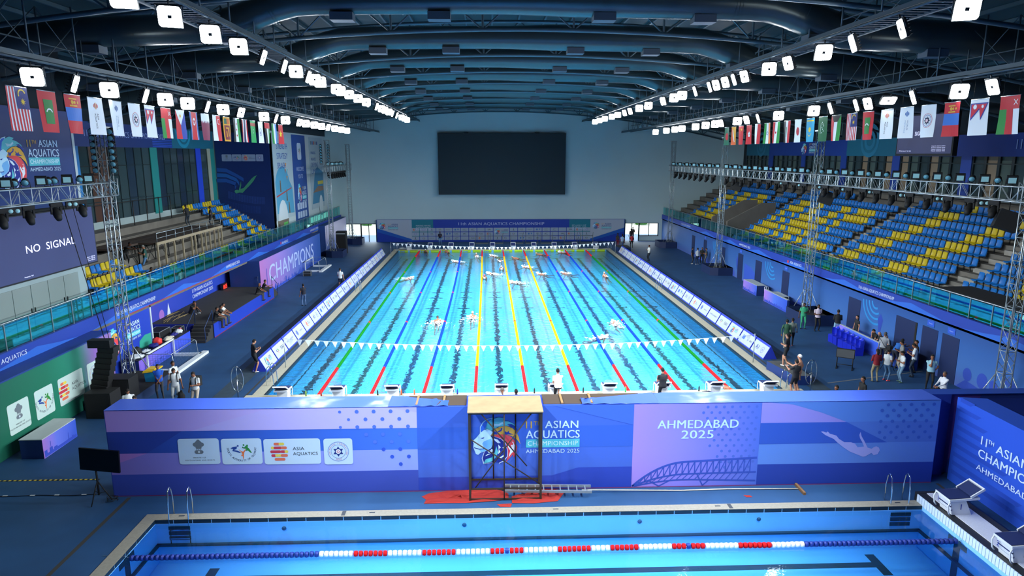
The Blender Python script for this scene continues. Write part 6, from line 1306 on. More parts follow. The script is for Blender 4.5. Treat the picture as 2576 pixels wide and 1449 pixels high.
# scaffold with plywood top
t = empty('work_platform', (-1.3, -9.1, .1), 'steel scaffold with a plywood top leaning over the block wall', 'scaffold'); IR = M('3a3028', .6, metal=.3)
f = MB(); f.box(-1.24, 1.22, -.5, 1.0, 3.1, 3.13, M('8f7c5e', .7, noise=.12, scale=2.5)); f.build('plywood_top', t)
for x in (-1.18, 1.16):
    for y in (-.42, .24): f = MB(); f.box(x-.035, x+.035, y-.035, y+.035, 0, 3.1, IR); f.build('leg', t)
for y in (-.42, .24):
    for z in (.05, .42, 3.06): f = MB(); f.box(-1.18, 1.16, y-.02, y+.02, z-.025, z+.025, IR); f.build('rail', t)
for x in (-1.18, 1.16):
    for z in (.05, 3.06): f = MB(); f.box(x-.02, x+.02, -.42, .24, z-.02, z+.02, IR); f.build('rail', t)
for (a, b_, y) in (((-.8, 3.05), (.7, 1.2), -.4), ((-1.18, 2.2), (1.16, .55), -.42), ((.85, 3.05), (-1.0, .45), -.38), ((-.05, 0.05), (-.05, 3.05), -.44), ((-.4, .4), (-.4, 3.05), .24), ((.35, .4), (.35, 3.05), .24)):
    f = MB(); f.tube([(a[0], y, a[1]), (b_[0], y, b_[1])], .022, IR, 5); f.build('brace', t)
def cloth(name, pts, z, m, label, cat, seed=1, amp=.035):
    f = MB(); r = random.Random(seed); c = (sum(p[0] for p in pts)/len(pts), sum(p[1] for p in pts)/len(pts)); vs = []; R_ = 5; n = len(pts)
    for j in range(R_+1):
        for p in pts: t_ = j/R_; vs.append((c[0]+(p[0]-c[0])*t_, c[1]+(p[1]-c[1])*t_, z+amp*r.random()*(1 if j < R_ else .2)))
    f.add(vs, [(j*n+k, (j+1)*n+k, (j+1)*n+(k+1) % n, j*n+(k+1) % n) for j in range(R_) for k in range(n)], m, False); return f.build(name, origin=(c[0], c[1], z), label=label, cat=cat)
RCL = M('8e1a12', .85)
cloth('red_cloth', [(-4.12, -9.2), (-3.9, -9.0), (-3.3, -8.86), (-2.5, -8.8), (-1.5, -8.82), (-1.2, -9.1), (-1.2, -9.5), (-1.9, -9.62), (-2.6, -9.68), (-3.4, -9.66), (-4.0, -9.68), (-3.95, -9.4)], .105, RCL, 'crumpled red cloth on the deck left of the scaffold', 'cloth', 1, .1)
cloth('red_cloth', [(-.1, -8.84), (.4, -8.86), (.75, -9.0), (.6, -9.3), (.42, -9.66), (-.4, -9.78), (-1.1, -9.74), (-1.1, -9.3), (-.5, -9.1)], .105, RCL, 'red cloth under the right side of the scaffold and the ladder', 'cloth', 2, .07)
cloth('red_cloth', [(-1.6, -9.8), (-1.1, -9.78), (-1.15, -9.98), (-1.5, -9.95)], .105, RCL, 'small red cloth scrap in front of the scaffold', 'cloth', 3, .03)
cloth('red_cloth', [(6.72, -9.48), (6.95, -9.5), (6.98, -9.62), (6.78, -9.62)], .105, RCL, 'tiny red scrap lying alone on the deck below AHMEDABAD 2025', 'cloth', 4, .01)
f = MB(); T = Matrix.Translation((.1, -9.15, .3)) @ Matrix.Rotation(-.055, 4, 'Z')
for y in (-.2, .2): f.box(-1.45, 1.5, y-.03, y+.03, -.04, .04, ALU, T)
for k in range(10): f.box(-1.25+.28*k, -1.21+.28*k, -.2, .2, -.02, .02, ALU, T)
f.build('ladder', origin=(.1, -9.15, .26), label='aluminium ladder lying on the red cloth beside the scaffold', cat='ladder')
f = MB(); f.tube([(1.3, -9.1, .2), (4.7, -9.13, .13), (6.3, -9.08, .13), (8.75, -9.15, .13)], .02, M('c9c6b8', .4), 6); t = f.build('squeegee', label='long pole squeegee lying on the deck before the diver panel', cat='squeegee')
MB().box(-.04, .04, -.34, .34, 0, .09, M('7a5a3a', .7)).build('blade', t, loc=(8.8, -9.2, .1))
# far trolleys, photographers' things
for i, (a, b_) in enumerate(((-3.4, -1.75), (-1.5, .15), (1.1, 2.75), (3.05, 4.65), (5.0, 6.55), (8.05, 9.75), (10.1, 11.8))):
    t = empty('lane_rope_trolley', ((a+b_)/2, 56.0, .1), 'tubular steel trolley before the far banner wall, %s from the left' % nth(i+1), 'trolley', 'steel trolleys before the far banner'); h = (b_-a)/2; GM = M('6f7a80', .4, metal=.4)
    f = MB(); f.box(-h, h, -.35, -.3, 0, .08, GM); f.box(-h, h, .3, .35, 0, .08, GM)
    f.build('base', t)
    for s_ in (-1, 1): f = MB(); f.tube([(s_*h, -.32, .12), (s_*(h-.05), 0, 1.0), (s_*(h+.02), .05, 1.45)], .028, GM, 5); f.tube([(s_*h, .32, .12), (s_*(h-.05), 0, 1.0)], .028, GM, 5); f.build('side_frame', t)
    MB().tube([(-h, 0, 1.0), (h, 0, 1.0)], .035, GM, 6).build('axle', t)
lump('rolled_rope', -11.9, 50.75, .16, (.6, .18, .12), M('c9ced0', .8), 'white rope heap on the far left corner of the pool edge', 'rope', 11)
for i, (x, c) in enumerate(((-9.6, 'c23a2f'), (-7.0, '20242a'), (-5.9, 'd8602f'), (-5.3, 'd8602f'), (-3.3, '2438b0'), (.3, '1a1c20'), (2.6, '1a1c20'), (4.6, '3fd070'), (8.1, '1a1c20'), (-10.3, '6f9a3a'))):
    f = MB(); f.tube([(0, 0, 0), (0, 0, .2), (0, 0, .24), (0, 0, .27)], [.035, .035, .015, .018], M(c, .4), 8); f.build('water_bottle', loc=(x, -.18, .4), label='%s bottle on the near pool edge, %s from the left' % ({'c23a2f': 'red', '20242a': 'black', 'd8602f': 'orange', '2438b0': 'tall blue', '1a1c20': 'black', '3fd070': 'green', '6f9a3a': 'green'}[c], nth([9, 7, 5, 4, 3, 2, 1, 0, 8, 6][i]+1) if False else nth(sorted([-9.6, -7.0, -5.9, -5.3, -3.3, .3, 2.6, 4.6, 8.1, -10.3]).index(x)+1)), cat='bottle', group='bottles on the near pool edge')
lump('towel', 3.75, -.4, .9, (.24, .2, .09), M('4a78c0', .8), 'blue towel lying on the seventh near starting block', 'towel', 12)
# greenery outside the far glass doors
for i, (x, y, r) in enumerate(((-25.5, 79, 1.3), (-21.5, 80, 1.3), (-17.6, 79, 1.2), (18.5, 79, 1.5), (23.5, 80, 1.6), (28, 79, 1.6))):
    f = MB(); q = random.Random(i); f.ell((0, 0, r*.9), (r, r, r), M('4f9a2f', .8, noise=.4, scale=2), 18, 12); f.v = [(vx*(1+.25*q.random()), vy*(1+.25*q.random()), max(0, vz*(1+.2*q.random()))) for vx, vy, vz in f.v]
    f.build('shrub', loc=(x, y, .05), label='green shrub outside the far glazed doors, %s from the left' % nth(i+1), cat='shrub', group='shrubs outside the doors')
MB().box(-60, 60, 66, 200, -.1, .06, M('b9b4a6', .9)).build('pavement', kind='structure')
# ================================================================== people
SKIN = {'s': '9a6248', 'l': 'b98468', 'm': '8a5a40', 'd': '5a3826'}
def V3(*a): return Vector(a)
def ik(a, b_, l1, l2, pole):
    d = b_-a; L = min(d.length, l1+l2-.005); d = d.normalized(); x = (l1*l1-l2*l2+L*L)/(2*L); h = math.sqrt(max(0, l1*l1-x*x))
    p = (pole-d*pole.dot(d)); p = p.normalized() if p.length > 1e-4 else Vector((0, -1, 0)); return a+d*x+p*h, a+d*L
def capsule(f, p0, p1, r0, r1, n=10, flat=1.0, fx=None):
    d = (p1-p0); L = d.length; d.normalize(); pts = []; rs = []
    for t in (-1, -.7, -.3): pts.append(p0+d*r0*t); rs.append(r0*math.sqrt(max(.02, 1-t*t)))
    for t in (0, .25, .5, .75, 1): pts.append(p0+d*L*t); rs.append(r0+(r1-r0)*t)
    for t in (.3, .7, 1): pts.append(p1+d*r1*t); rs.append(r1*math.sqrt(max(.02, 1-t*t)))
    f.tube(pts, rs, BK, n, smooth=True)
ARM = {'down': (.29, .04, -.53), 'fold': (-.02, .21, -.25), 'hold': (.04, .25, -.19), 'face': (-.06, .17, .06), 'hip': (.16, -.02, -.44), 'back': (.08, -.14, -.42), 'knee': (.0, .42, -.30), 'up': (.08, .30, .42), 'fwd': (.05, .46, -.1), 'swing': (.3, .2, -.46), 'swingb': (.3, -.16, -.48), 'clasp': (-.12, .2, -.48), 'table': (.0, .32, -.30)}
def person(label, x, y, z, rz=0.0, H=1.74, skin='m', shirt='15171a', pants='1a1c22', shoes='101214', hair='14100e', legs='stand', arms=('down', 'down'), lean=0, head=0, long_sleeve=False, shorts=False, bare=False, fat=1.13, hairstyle='short', vox=.022, group=None, lower=True, mat=None, seat=.45):
    s = H/1.75; hipz = .93 if legs not in ('sit', 'ground', 'squat') else (seat/s+.09 if legs == 'sit' else (.12 if legs == 'ground' else .45))
    pel = V3(0, 0, hipz); ca, sa = math.cos(lean), math.sin(lean)
    tor = lambda X, Y, Z: pel+V3(X, Y*ca+Z*sa, Z*ca-Y*sa)
    J = {}; seg = []; f = MB()
    def E_(c, r, T=None): f.ell(c, r, BK, 14, 10, T)
    RT = Matrix.Rotation(-lean, 3, 'X')
    # torso as one lofted body
    prof = [(-.10, .13, .09), (-.02, .165*fat, .115*fat), (.08, .15*fat, .11*fat), (.2, .145*fat, .105*fat), (.33, .165*fat, .115*fat), (.44, .185, .11), (.5, .165, .085), (.54, .08, .065), (.58, .055, .058), (.62, .052, .055)]
    vs = []; n = 16
    for zz_, rx, ry in prof:
        for k in range(n): a = 2*PI*k/n; vs.append(tor(rx*math.cos(a), ry*math.sin(a), zz_))
    fs = [(j*n+k, j*n+(k+1) % n, (j+1)*n+(k+1) % n, (j+1)*n+k) for j in range(len(prof)-1) for k in range(n)]+[tuple(range(n))[::-1], tuple(range((len(prof)-1)*n, len(prof)*n))]; f.add(vs, fs, BK)
    seg.append(('torso', tor(0, 0, .03), tor(0, 0, .44), .15)); seg.append(('pelvis', tor(0, 0, -.14), tor(0, 0, -.02), .14)); seg.append(('neck', tor(0, 0, .57), tor(0, 0, .62), .05))
    hl = lean*.6+head; hc = tor(0, 0, .56)+Matrix.Rotation(-hl, 3, 'X') @ V3(0, .02, .155); HR = Matrix.Rotation(-hl, 3, 'X'); hp = lambda X, Y, Z: hc+HR @ V3(X, Y, Z)
    E_(hc, (.076, .096, .118), HR); E_(hp(0, .03, -.055), (.055, .06, .06), HR); capsule(f, tor(0, 0, .52), hp(0, -.01, -.08), .056, .056); seg.append(('head', hp(0, 0, -.03), hp(0, 0, .03), .09))
    hands = []
    for i, sd in enumerate((-1, 1)):
        sh = tor(sd*.185, 0, .47); a = ARM[arms[i]]; w0 = V3(sd*a[0]+ (0 if a[0] > .1 else 0), a[1], a[2]); tgt = sh+V3(w0.x - sd*.185*(1 if a[0] > .1 else 1)+sd*.0 if False else (sd*(a[0]-.185) if a[0] > .1 else sd*a[0]-sd*.1), w0.y+.1*sa, w0.z)
        pole = V3(sd*.35, -.4, -.8) if arms[i] not in ('hip', 'back') else V3(sd*1, -.5, .1)
        el, wr = ik(sh, tgt, .285, .255, pole); capsule(f, sh, el, .056*fat**.5, .043); capsule(f, el, wr, .042, .028); seg.append(('uarm', sh, el, .05)); seg.append(('farm', el, wr, .035))
        hd = (wr-el).normalized(); pc = wr+hd*.055
        capsule(f, wr, wr+hd*.075, .028, .034); seg.append(('hand', wr, wr+hd*.08, .03)); hands.append((wr, hd, sd))
    for i, sd in enumerate((-1, 1)):
        hip = pel+V3(sd*.095, 0, -.02); kp = V3(sd*.1, 1, 0)
        if legs == 'stand': an = V3(sd*.12, .0, .085)
        elif legs == 'walk': an = V3(sd*.1, .22*sd, .085+(.05 if sd < 0 else 0))
        elif legs == 'cross': an = V3(-sd*.07, .1*sd, .085)
        elif legs == 'step': an = V3(sd*.1, 0 if sd < 0 else .38, .085 if sd < 0 else .5)
        elif legs == 'sit': an = V3(sd*.13, .42, hipz-.50); kp = V3(sd*.1, .5, 1)
        elif legs == 'ground': an = V3(sd*.15, .48, .07); kp = V3(sd*.1, .3, 1)
        elif legs == 'squat': an = V3(sd*.15, .05, .085); kp = V3(sd*.3, 1, .3)
        elif legs == 'swim': an = V3(sd*.12, -.04-.1*sd, .07)
        kn, an = ik(hip, an, .44, .43, kp); tm = (fat**.5); capsule(f, hip, kn, .088*tm, .058); capsule(f, kn, an, .056, .036); seg.append(('thigh', hip, kn, .075)); seg.append(('shin', kn, an, .045))
        fd = V3(sd*.25, 1, 0).normalized() if legs != 'swim' else V3(0, .3, -1).normalized(); he = an+V3(0, 0, -.045); capsule(f, he-fd*.04, he+fd*.13, .038, .032); seg.append(('foot', he-fd*.05, he+fd*.15, .04))
    rep = f.build('body')
    md = rep.modifiers.new('r', 'REMESH'); md.mode = 'VOXEL'; md.voxel_size = vox; md.use_smooth_shade = True
    sm = rep.modifiers.new('s', 'SMOOTH'); sm.factor = .5; sm.iterations = 2
    dg = bpy.context.evaluated_depsgraph_get(); dg.update(); me = bpy.data.meshes.new_from_object(rep.evaluated_get(dg)); bpy.data.meshes.remove(rep.data) if False else bpy.data.objects.remove(rep)
    g = MB(); sk = M(SKIN[skin], .55); mats = [sk, M(shirt, .8, noise=.08, scale=6), M(pants, .8, noise=.08, scale=6), M(shoes, .6)]
    cls = []
    def classify(c):
        best = None; bd = 9
        for nm, a, b_, r in seg:
            ab = b_-a; t = max(0, min(1, (c-a).dot(ab)/ab.length_squared)); dd = (c-a-ab*t).length-r
            if dd < bd: bd = dd; best = (nm, t)
        nm, t = best
        if nm in ('head', 'neck', 'hand'): return 0
        if nm == 'torso': return 0 if bare else 1
        if nm == 'pelvis': return 2
        if nm == 'uarm': return 0 if bare else (1 if long_sleeve or t < .62 else 0)
        if nm == 'farm': return 1 if long_sleeve else 0
        if nm == 'thigh': return 2 if (not shorts or t < (.8 if shorts == 1 else .12)) else 0
        if nm == 'shin': return 0 if shorts else 2
        return 3 if not bare else 0
    vs = [v.co.copy() for v in me.vertices]
    groups = {0: [], 1: [], 2: [], 3: []}
    for p in me.polygons: groups[classify(p.center)].append(tuple(p.vertices))
    b0 = len(g.v); g.v.extend([tuple(v) for v in vs])
    for k, fl in groups.items():
        if fl: mi = g.mi(mats[k]); g.f.extend([list(q) for q in fl]); g.m.extend([mi]*len(fl)); g.sm.extend([True]*len(fl))
    bpy.data.meshes.remove(me)
    for wr, hd, sd in hands:        # five fingers on each palm
        e = hd.cross(V3(0, 1, 0)); e = e.normalized() if e.length > .2 else hd.cross(V3(1, 0, 0)).normalized(); fr_ = hd.cross(e)
        for k, L in enumerate((.062, .072, .068, .052)):
            p = wr+hd*.085+e*(-.027+.018*k); g.tube([p, p+hd*L*.5+fr_*.006, p+hd*L*.85+fr_*.022, p+hd*L+fr_*.034], [.0095, .009, .008, .006], sk, 6)
        p = wr+hd*.035+e*-.03*1; g.tube([p, p+hd*.03-e*.022+fr_*.008, p+hd*.06-e*.03+fr_*.02], [.012, .01, .008], sk, 6)
    g.ell(hp(0, .094, -.012), (.013, .018, .022), sk, 6, 5, HR); dk = M('1a1210', .5)
    for sd in (-1, 1): g.ell(hp(sd*.03, .083, .014), (.013, .008, .007), dk, 6, 4, HR); g.ell(hp(sd*.077, -.005, -.005), (.01, .022, .03), sk, 6, 5, HR); g.ell(hp(sd*.03, .088, .032), (.018, .006, .004), M(hair, .8), 6, 4, HR)
    g.ell(hp(0, .086, -.052), (.022, .008, .006), M('7a3f3a', .6), 6, 4, HR)
    S = Matrix.Diagonal((s, s, s, 1)); g.v = [tuple(S @ Vector(v)) for v in g.v]
    o = g.build('person', loc=(x, y, z), label=label, cat='person', group=group, rz=rz)
    if mat: o.rotation_euler = mat.to_euler()
    h = MB(); HIr = HR.inverted(); 
    if hairstyle != 'bald':
        cap = hairstyle == 'cap'; m = M(hair, .9 if not cap else .35)
        def keep(v):
            q = HIr @ v; return (q.z > .045 - (0 if cap else 0)) or (q.y < -.02 and q.z > (-.05 if not cap else -.03)) or (q.z > .0 and q.y < .03)
        h.ell(hc+HR @ V3(0, -.006, .012), (.083, .103, .118), m, 18, 14, HR, cut=keep)
        if hairstyle == 'long': h.ell(hp(0, -.085, -.09), (.07, .04, .13), m, 10, 8, HR)
        if hairstyle == 'bun': h.ell(hp(0, -.13, .02), (.04, .045, .04), m, 10, 8, HR)
        h.v = [tuple(S @ Vector(v)) for v in h.v]; h.build('swim_cap' if cap else 'hair', o)
    o['_hands'] = [0]; del o['_hands']
    return o, (lambda v: S @ v), tor, hands
P = person; pi = PI
# on the left deck
P('man in black t-shirt and shorts checking his phone beside the left sponsor boards', -14.16, 4.35, .1, -.9, 1.78, 'l', '101216', '101216', 'd0d4d8', arms=('hold', 'hold'), shorts=1, head=.35)
P('man in white t-shirt and dark shorts walking away on the left deck', -14.4, 26.7, .1, -.15, 1.8, 'l', 'd4dade', '14203a', '20242a', arms=('fold', 'down'), shorts=1, legs='walk')
P('person in dark top and grey skirt-like trousers standing on the left deck', -15.8, 20.3, .1, .5, 1.68, 'm', '14182a', '4f6a94', '1a1c20', arms=('down', 'face'), hairstyle='bun')
P('man in black hunched sitting on the near part of the dark stage', -21.6, 14.2, 1.0, -1.9, 1.75, 'm', '0f1113', '15171c', 'd4d8da', legs='ground', arms=('knee', 'face'), lean=.5, head=.1)
P('first of three people sitting on the stage front, all in black', -19.25, 12.2, .98, -1.35, 1.72, 'm', '0d0e10', '1c1a1c', '5a3a30', legs='sit', arms=('knee', 'knee'), lean=.25, seat=.0)
P('middle of three people sitting on the stage front, in grey trousers', -19.25, 12.8, .98, -1.4, 1.72, 'm', '0d0e10', '5a5654', '3a2a24', legs='sit', arms=('knee', 'knee'), lean=.3, seat=.0)
P('third of three people sitting on the stage front, in a white patterned top', -19.25, 13.35, .98, -1.45, 1.72, 'm', 'cfd6d4', '2f4a64', '3a2a24', legs='sit', arms=('knee', 'knee'), lean=.2, seat=.0)
P('bald man in black sitting on the far stairs end of the stage', -19.3, 20.4, .98, -1.5, 1.72, 'm', '0e0f12', '4a4644', '3a2a24', legs='sit', arms=('knee', 'knee'), lean=.3, seat=.0, hairstyle='bald')
P('dark-haired man in black sitting at the far end of the stage front', -19.3, 21.7, .98, -1.3, 1.72, 'm', '0e0f12', '1c2430', '3a2a24', legs='sit', arms=('knee', 'fwd'), lean=.3, seat=.0)
# on the left stand
P('man in black bending over on the left stand beside the timber platform', -24.3, 12.0, 4.5, -1.9, 1.75, 'd', '0a0b0d', '0d0e11', '15171a', arms=('fwd', 'fwd'), lean=.75)
P('man in dark green shirt and jeans standing under the timber platform', -23.6, 13.0, 4.03, 2.0, 1.72, 'm', '16453f', '3f6a94', '6a5a50', arms=('hold', 'hold'), head=.3, hair='6a6a66')
P('person in black crouching behind the left glass balustrade', -22.4, 10.7, 3.55, -1.9, 1.7, 'd', '08090b', '0b0c0f', '101113', legs='squat', arms=('fwd', 'hold'), lean=.5)
P('left of two workers in black on the far end of the timber platform', -25.2, 23.3, 5.83, 1.2, 1.72, 'd', '0d1118', '1c2a38', '101113', arms=('hold', 'hold'), lean=.2)
P('right of two workers in black on the far end of the timber platform', -24.2, 25.2, 5.55, 2.0, 1.72, 'd', '0d1420', '131a26', '101113', arms=('hold', 'down'))
# near left corner, behind the block wall
P('man in royal blue and black polo with clasped hands, left corner', -17.2, .4, .1, -2.9, 1.72, 'm', '1a56c4', '3a3c40', '101113', arms=('clasp', 'clasp'), fat=1.15)
P('man in white polo looking right, behind the man in blue polo', -16.75, .9, .1, -2.0, 1.7, 'm', 'c9d0d4', '2f3a44', '101113', arms=('down', 'down'), fat=1.15)
P('man all in white carrying a black bag and backpack at the left', -16.15, -.3, .1, -2.85, 1.78, 'm', 'd0d6d8', 'c9cdca', '2a2c30', arms=('down', 'down'), head=.4, fat=1.1)
P('man in white polo and cream trousers with black backpack at the left', -15.05, -.75, .1, 2.95, 1.74, 'm', 'd4dadc', 'b9aa98', '2a2c30', arms=('fold', 'down'), head=.35, fat=1.2)
P('man in white shirt with backpack straps low beside the near left tower', -16.95, -2.75, .1, -2.7, 1.68, 'm', 'd4d8d8', '3a3c40', '101113', arms=('down', 'down'), head=.4)
P('short dark-haired person behind the left end of the block wall', -16.3, -3.4, .1, 3.0, 1.62, 'm', '2a1c20', '1a1c22', '101113', head=.4)
for i, (x, y, rz, lb) in enumerate(((-16.15, -.3, -2.85, 'black backpack worn by the man all in white'), (-15.05, -.75, 2.95, 'black backpack worn by the man in cream trousers'))):
    f = MB(); f.box(-.15, .15, -.32, -.13, 1.0, 1.45, BK)
    for sx in (-.13, .13): f.tube([(sx, -.14, 1.42), (sx, .0, 1.52), (sx, .125, 1.4), (sx, .12, 1.15), (sx*1.2, -.05, 1.05)], .02, BK, 5)
    f.build('backpack', loc=(x, y, .1), label=lb, cat='backpack', rz=rz)
lump('carrier_bag', -15.85, -.45, .25, (.16, .14, .32), BK, 'black carrier bag held by the man all in white', 'bag', 21)
# near pool edge
P('man in white t-shirt with one foot up on the sixth near starting block', 1.3, -1.15, .1, .1, 1.78, 'l', 'dfe4ea', '0e1013', '14161a', legs='step', arms=('fold', 'fwd'), shorts=1, lean=.12)
P('man in black lettered t-shirt timing at the eighth near starting block', 6.1, -1.15, .1, .2, 1.76, 'l', '1a1c22', '0d0f13', '14161a', legs='step', arms=('hold', 'hold'), shorts=1, lean=.12)
P('grey-haired man in pale shirt sitting behind the fifth starting block', -1.25, -2.2, .1, 3.1, 1.7, 'm', 'b9c4d0', '2a2c34', '101113', legs='sit', arms=('face', 'fold'), hair='5a5450', head=.3, seat=.45)
P('dark-haired person sitting behind the block wall beside the grey-haired man', -.65, -2.45, .1, .3, 1.66, 'd', '141618', '1a1c22', '101113', legs='sit', seat=.45)
for i, (x, y, z) in enumerate(((-1.25, -2.3, .1), (-.65, -2.5, .1))):
    f = MB(); f.box(-.22, .22, -.2, .2, .36, .44, M('1d2430', .6))
    for sx in (-.2, .2):
        for sy in (-.18, .18): f.box(sx-.015, sx+.015, sy-.015, sy+.015, 0, .36, ALU)
    f.build('stool', loc=(x, y, z), label='low stool under the %s seated behind the block wall' % ('grey-haired man' if i == 0 else 'dark-haired person'), cat='stool')
P('coach in black lettered t-shirt with open hand beside the near right block', 12.3, -1.0, .4, .3, 1.76, 'l', '1a1c22', '10131f', '14161a', arms=('fwd', 'down'), shorts=1)
P('shirtless swimmer in white cap and black trunks beside the coach', 12.75, -.35, .4, .9, 1.8, 'l', '101216', '0c0e12', '101113', bare=True, shorts=2, arms=('fwd', 'hip'), hairstyle='cap', hair='e8ecf0')
P('young man in black t-shirt and shorts standing on the near right podium', 13.6, 2.9, .585, .9, 1.74, 'l', '14161c', '101218', 'd4d8da', legs='cross', arms=('fold', 'fold'), shorts=1)
P('man in green checked shirt walking on the right deck', 15.8, 7.8, .1, -.2, 1.74, 'm', '2f5a44', '8a8c78', 'b9a890', arms=('swingb', 'down'), long_sleeve=True, legs='walk')
P('man in dark green and white long-sleeved top walking beside him', 16.25, 8.05, .1, -.3, 1.76, 'm', '7f8c84', '14161c', 'a04030', arms=('down', 'swing'), long_sleeve=True, legs='walk')
P('man in green medical scrubs standing in front of the second right tower', 18.9, 12.2, .1, 2.9, 1.74, 'd', '2f9a6f', '2f9a6f', '15171a', arms=('fold', 'down'), fat=1.2)
P('man in pale pink polo with folded arms beside the man in scrubs', 19.55, 11.6, .1, 3.0, 1.76, 'd', 'cbbccb', '101114', '101113', arms=('fold', 'fold'), fat=1.1)
P('man in black printed jacket and light jeans seen from behind on the right', 20.0, 9.95, .1, -.25, 1.8, 'm', '15171b', '7fa8c0', 'd4d8da', arms=('hold', 'hold'), long_sleeve=True)
P('person in black with long hair near the officials counter end', 20.7, 9.0, .1, 1.6, 1.66, 'l', '1a1c22', '1a1c22', '101113', hairstyle='long')
for i, (y, sh, lb, hs, hr) in enumerate(((7.1, '111316', 'dark-haired official in black seated at the counter, head on hand', 'short', '14100e'), (6.5, '14161a', 'bald official in black seated between two others at the counter', 'bald', '9a8a80'), (5.85, '1a1c22', 'grey-haired official in black seated nearest the bag man', 'short', '7a8494'))):
    P(lb, 20.85, y, .1, 1.65, 1.7, 'l', sh, '1a1c22', '101113', hair=hr, legs='sit', arms=('table', 'face' if i == 0 else 'table'), lean=.25, head=.3, hairstyle=hs)
    f = MB(); f.box(-.2, .2, -.22, .22, .38, .44, M('1a2fae', .5)); [f.tube([(sx, sy, 0), (sx, sy, .38)], .015, ALU, 4) for sx in (-.18, .18) for sy in (-.2, .2)]
    f.build('stool', loc=(20.95, y, .1), label='blue stool under the %s official behind the counter' % ('dark-haired', 'bald', 'grey-haired')[i], cat='stool')
P('man in grey shirt with black shoulder bag leaning to the counter', 19.75, 4.6, .1, -.9, 1.78, 'm', '8a9098', '2a2f38', '101113', long_sleeve=True, lean=.2, hair='4a4a48', fat=1.15)
P('man in blue shirt bending over the blue cloth-covered block', 20.0, 3.9, .1, -1.2, 1.75, 'm', '1f5fae', '1c2230', '101113', lean=.8, arms=('fwd', 'fwd'))
f = MB(); f.tube([(-.14, .14, 1.45), (.12, .16, 1.05), (.24, .0, .95), (.12, -.16, 1.1), (-.14, -.1, 1.45)], .015, BK, 5); f.box(.16, .36, -.16, .1, .72, .98, BK); f.build('shoulder_bag', loc=(19.7, 4.55, .1), label='black shoulder bag on the man in grey shirt', cat='bag', rz=-.9)
P('person in dark red top and khaki trousers seen from behind', 17.7, 1.7, .1, -.1, 1.72, 'm', '7a1420', '8f8468', '2a2c30', long_sleeve=True, arms=('hold', 'hold'), hairstyle='long', fat=1.1)
P('woman in white top, jeans and pink shoes facing right', 18.35, 1.85, .1, -1.2, 1.64, 'm', 'cfd8dc', '4a6f94', 'ff5a58', arms=('hold', 'hold'), hairstyle='bun', head=.3)
P('woman in white and black top with light jeans looking at her phone', 18.95, 1.55, .1, 1.4, 1.64, 'm', 'c4ccd0', '6a8ca8', '4a6a54', arms=('hold', 'hold'), hairstyle='bun', head=.35)
P('man in white printed t-shirt and dark jeans with phone, right of the tripod', 20.1, 2.4, .1, .9, 1.78, 'm', 'c4ccd2', '24364a', '15171a', arms=('hold', 'hold'), head=.4, fat=1.1)
P('man in black t-shirt behind the man in white printed t-shirt', 20.6, 3.1, .1, 1.4, 1.74, 'm', '111316', '1c2028', '101113', arms=('hold', 'hold'))
P('person in white and black waistcoat operating a camera tripod', 19.9, 3.15, .1, 1.2, 1.72, 'm', '7a7e80', '9a9488', '15171a', arms=('hold', 'hold'), head=.3)
f = MB(); f.tube([(0, 0, .6), (0, 0, 1.25)], .02, BK, 5)
for a in (0, 120, 240): f.tube([(0, 0, .8), (.4*math.cos(math.radians(a)), .4*math.sin(math.radians(a)), 0)], .014, BK, 4)
f.box(-.08, .08, -.16, .14, 1.25, 1.42, BK); f.tube([(-.2, -.1, 1.2), (-.35, -.2, 1.1)], .01, ALU, 4); f.build('camera_tripod', loc=(19.3, 3.3, .1), label='video camera on a black tripod beside the right wall', cat='camera')
P('man in light blue t-shirt on the phone near the right wall', 19.7, .5, .1, 2.7, 1.76, 'm', '8fbccc', '141518', '101113', arms=('hip', 'face'), fat=1.15)
P('man in white shirt sitting at the right end of the block wall', 19.35, -1.0, .1, 1.8, 1.72, 'm', 'ccd0da', '15161a', '101113', legs='sit', arms=('knee', 'knee'), long_sleeve=True, hair='5a4c44', seat=.5)
f = MB(); f.box(-.22, .22, -.22, .22, .4, .45, M('1d2430', .6)); [f.tube([(sx, sy, 0), (sx, sy, .4)], .015, ALU, 4) for sx in (-.19, .19) for sy in (-.19, .19)]; f.build('stool', loc=(19.35, -1.0, .1), label='stool under the seated man in white shirt', cat='stool')
P('dark-haired man whose head shows over the block wall at the right', 12.9, -3.5, .1, 1.9, 1.7, 'm', '15171c', '1a1c22', '101113')
P('bearded man in black polo looking left over the block wall', 14.55, -2.6, .1, 1.6, 1.76, 'm', '0e0f12', '15161a', '101113', fat=1.1)
# far right
for i, (x, y, rz, sh, pa, lb, ls) in enumerate(((19.6, 39.0, -2.0, '1c2a3a', '2a2c30', 'man in dark shirt, leftmost of four by the right wall', False), (20.05, 38.6, .3, 'c9cfd2', '1c2a40', 'man in white long-sleeved shirt in the group of four by the right wall', True), (20.65, 39.0, 2.6, '1c2420', '15181c', 'man in black shirt facing the man in white by the right wall', False), (20.95, 38.5, 1.2, '4a4c44', '5a5c58', 'man in olive shirt, rightmost of four by the right wall', False))):
    P(lb, x, y, .1, rz, 1.74, 'm', sh, pa, 'b9bcbc', long_sleeve=ls, arms=('fold', 'down'), vox=.03)
P('man in white shirt and dark trousers standing alone on the far right deck', 15.55, 41.1, .1, 1.9, 1.74, 'm', 'c4c8c4', '15202c', '101113', long_sleeve=True, arms=('hold', 'hold'), vox=.03)
P('person with a red backpack by the far right doors', 15.85, 51.3, .1, .2, 1.74, 'd', 'b02a34', '0f1013', '101113', arms=('down', 'down'), vox=.03)
P('person in light blue shirt walking toward the far right podium', 14.6, 50.9, .1, -.6, 1.72, 'm', '7f9cc0', '5a6470', '101113', vox=.03, legs='walk')
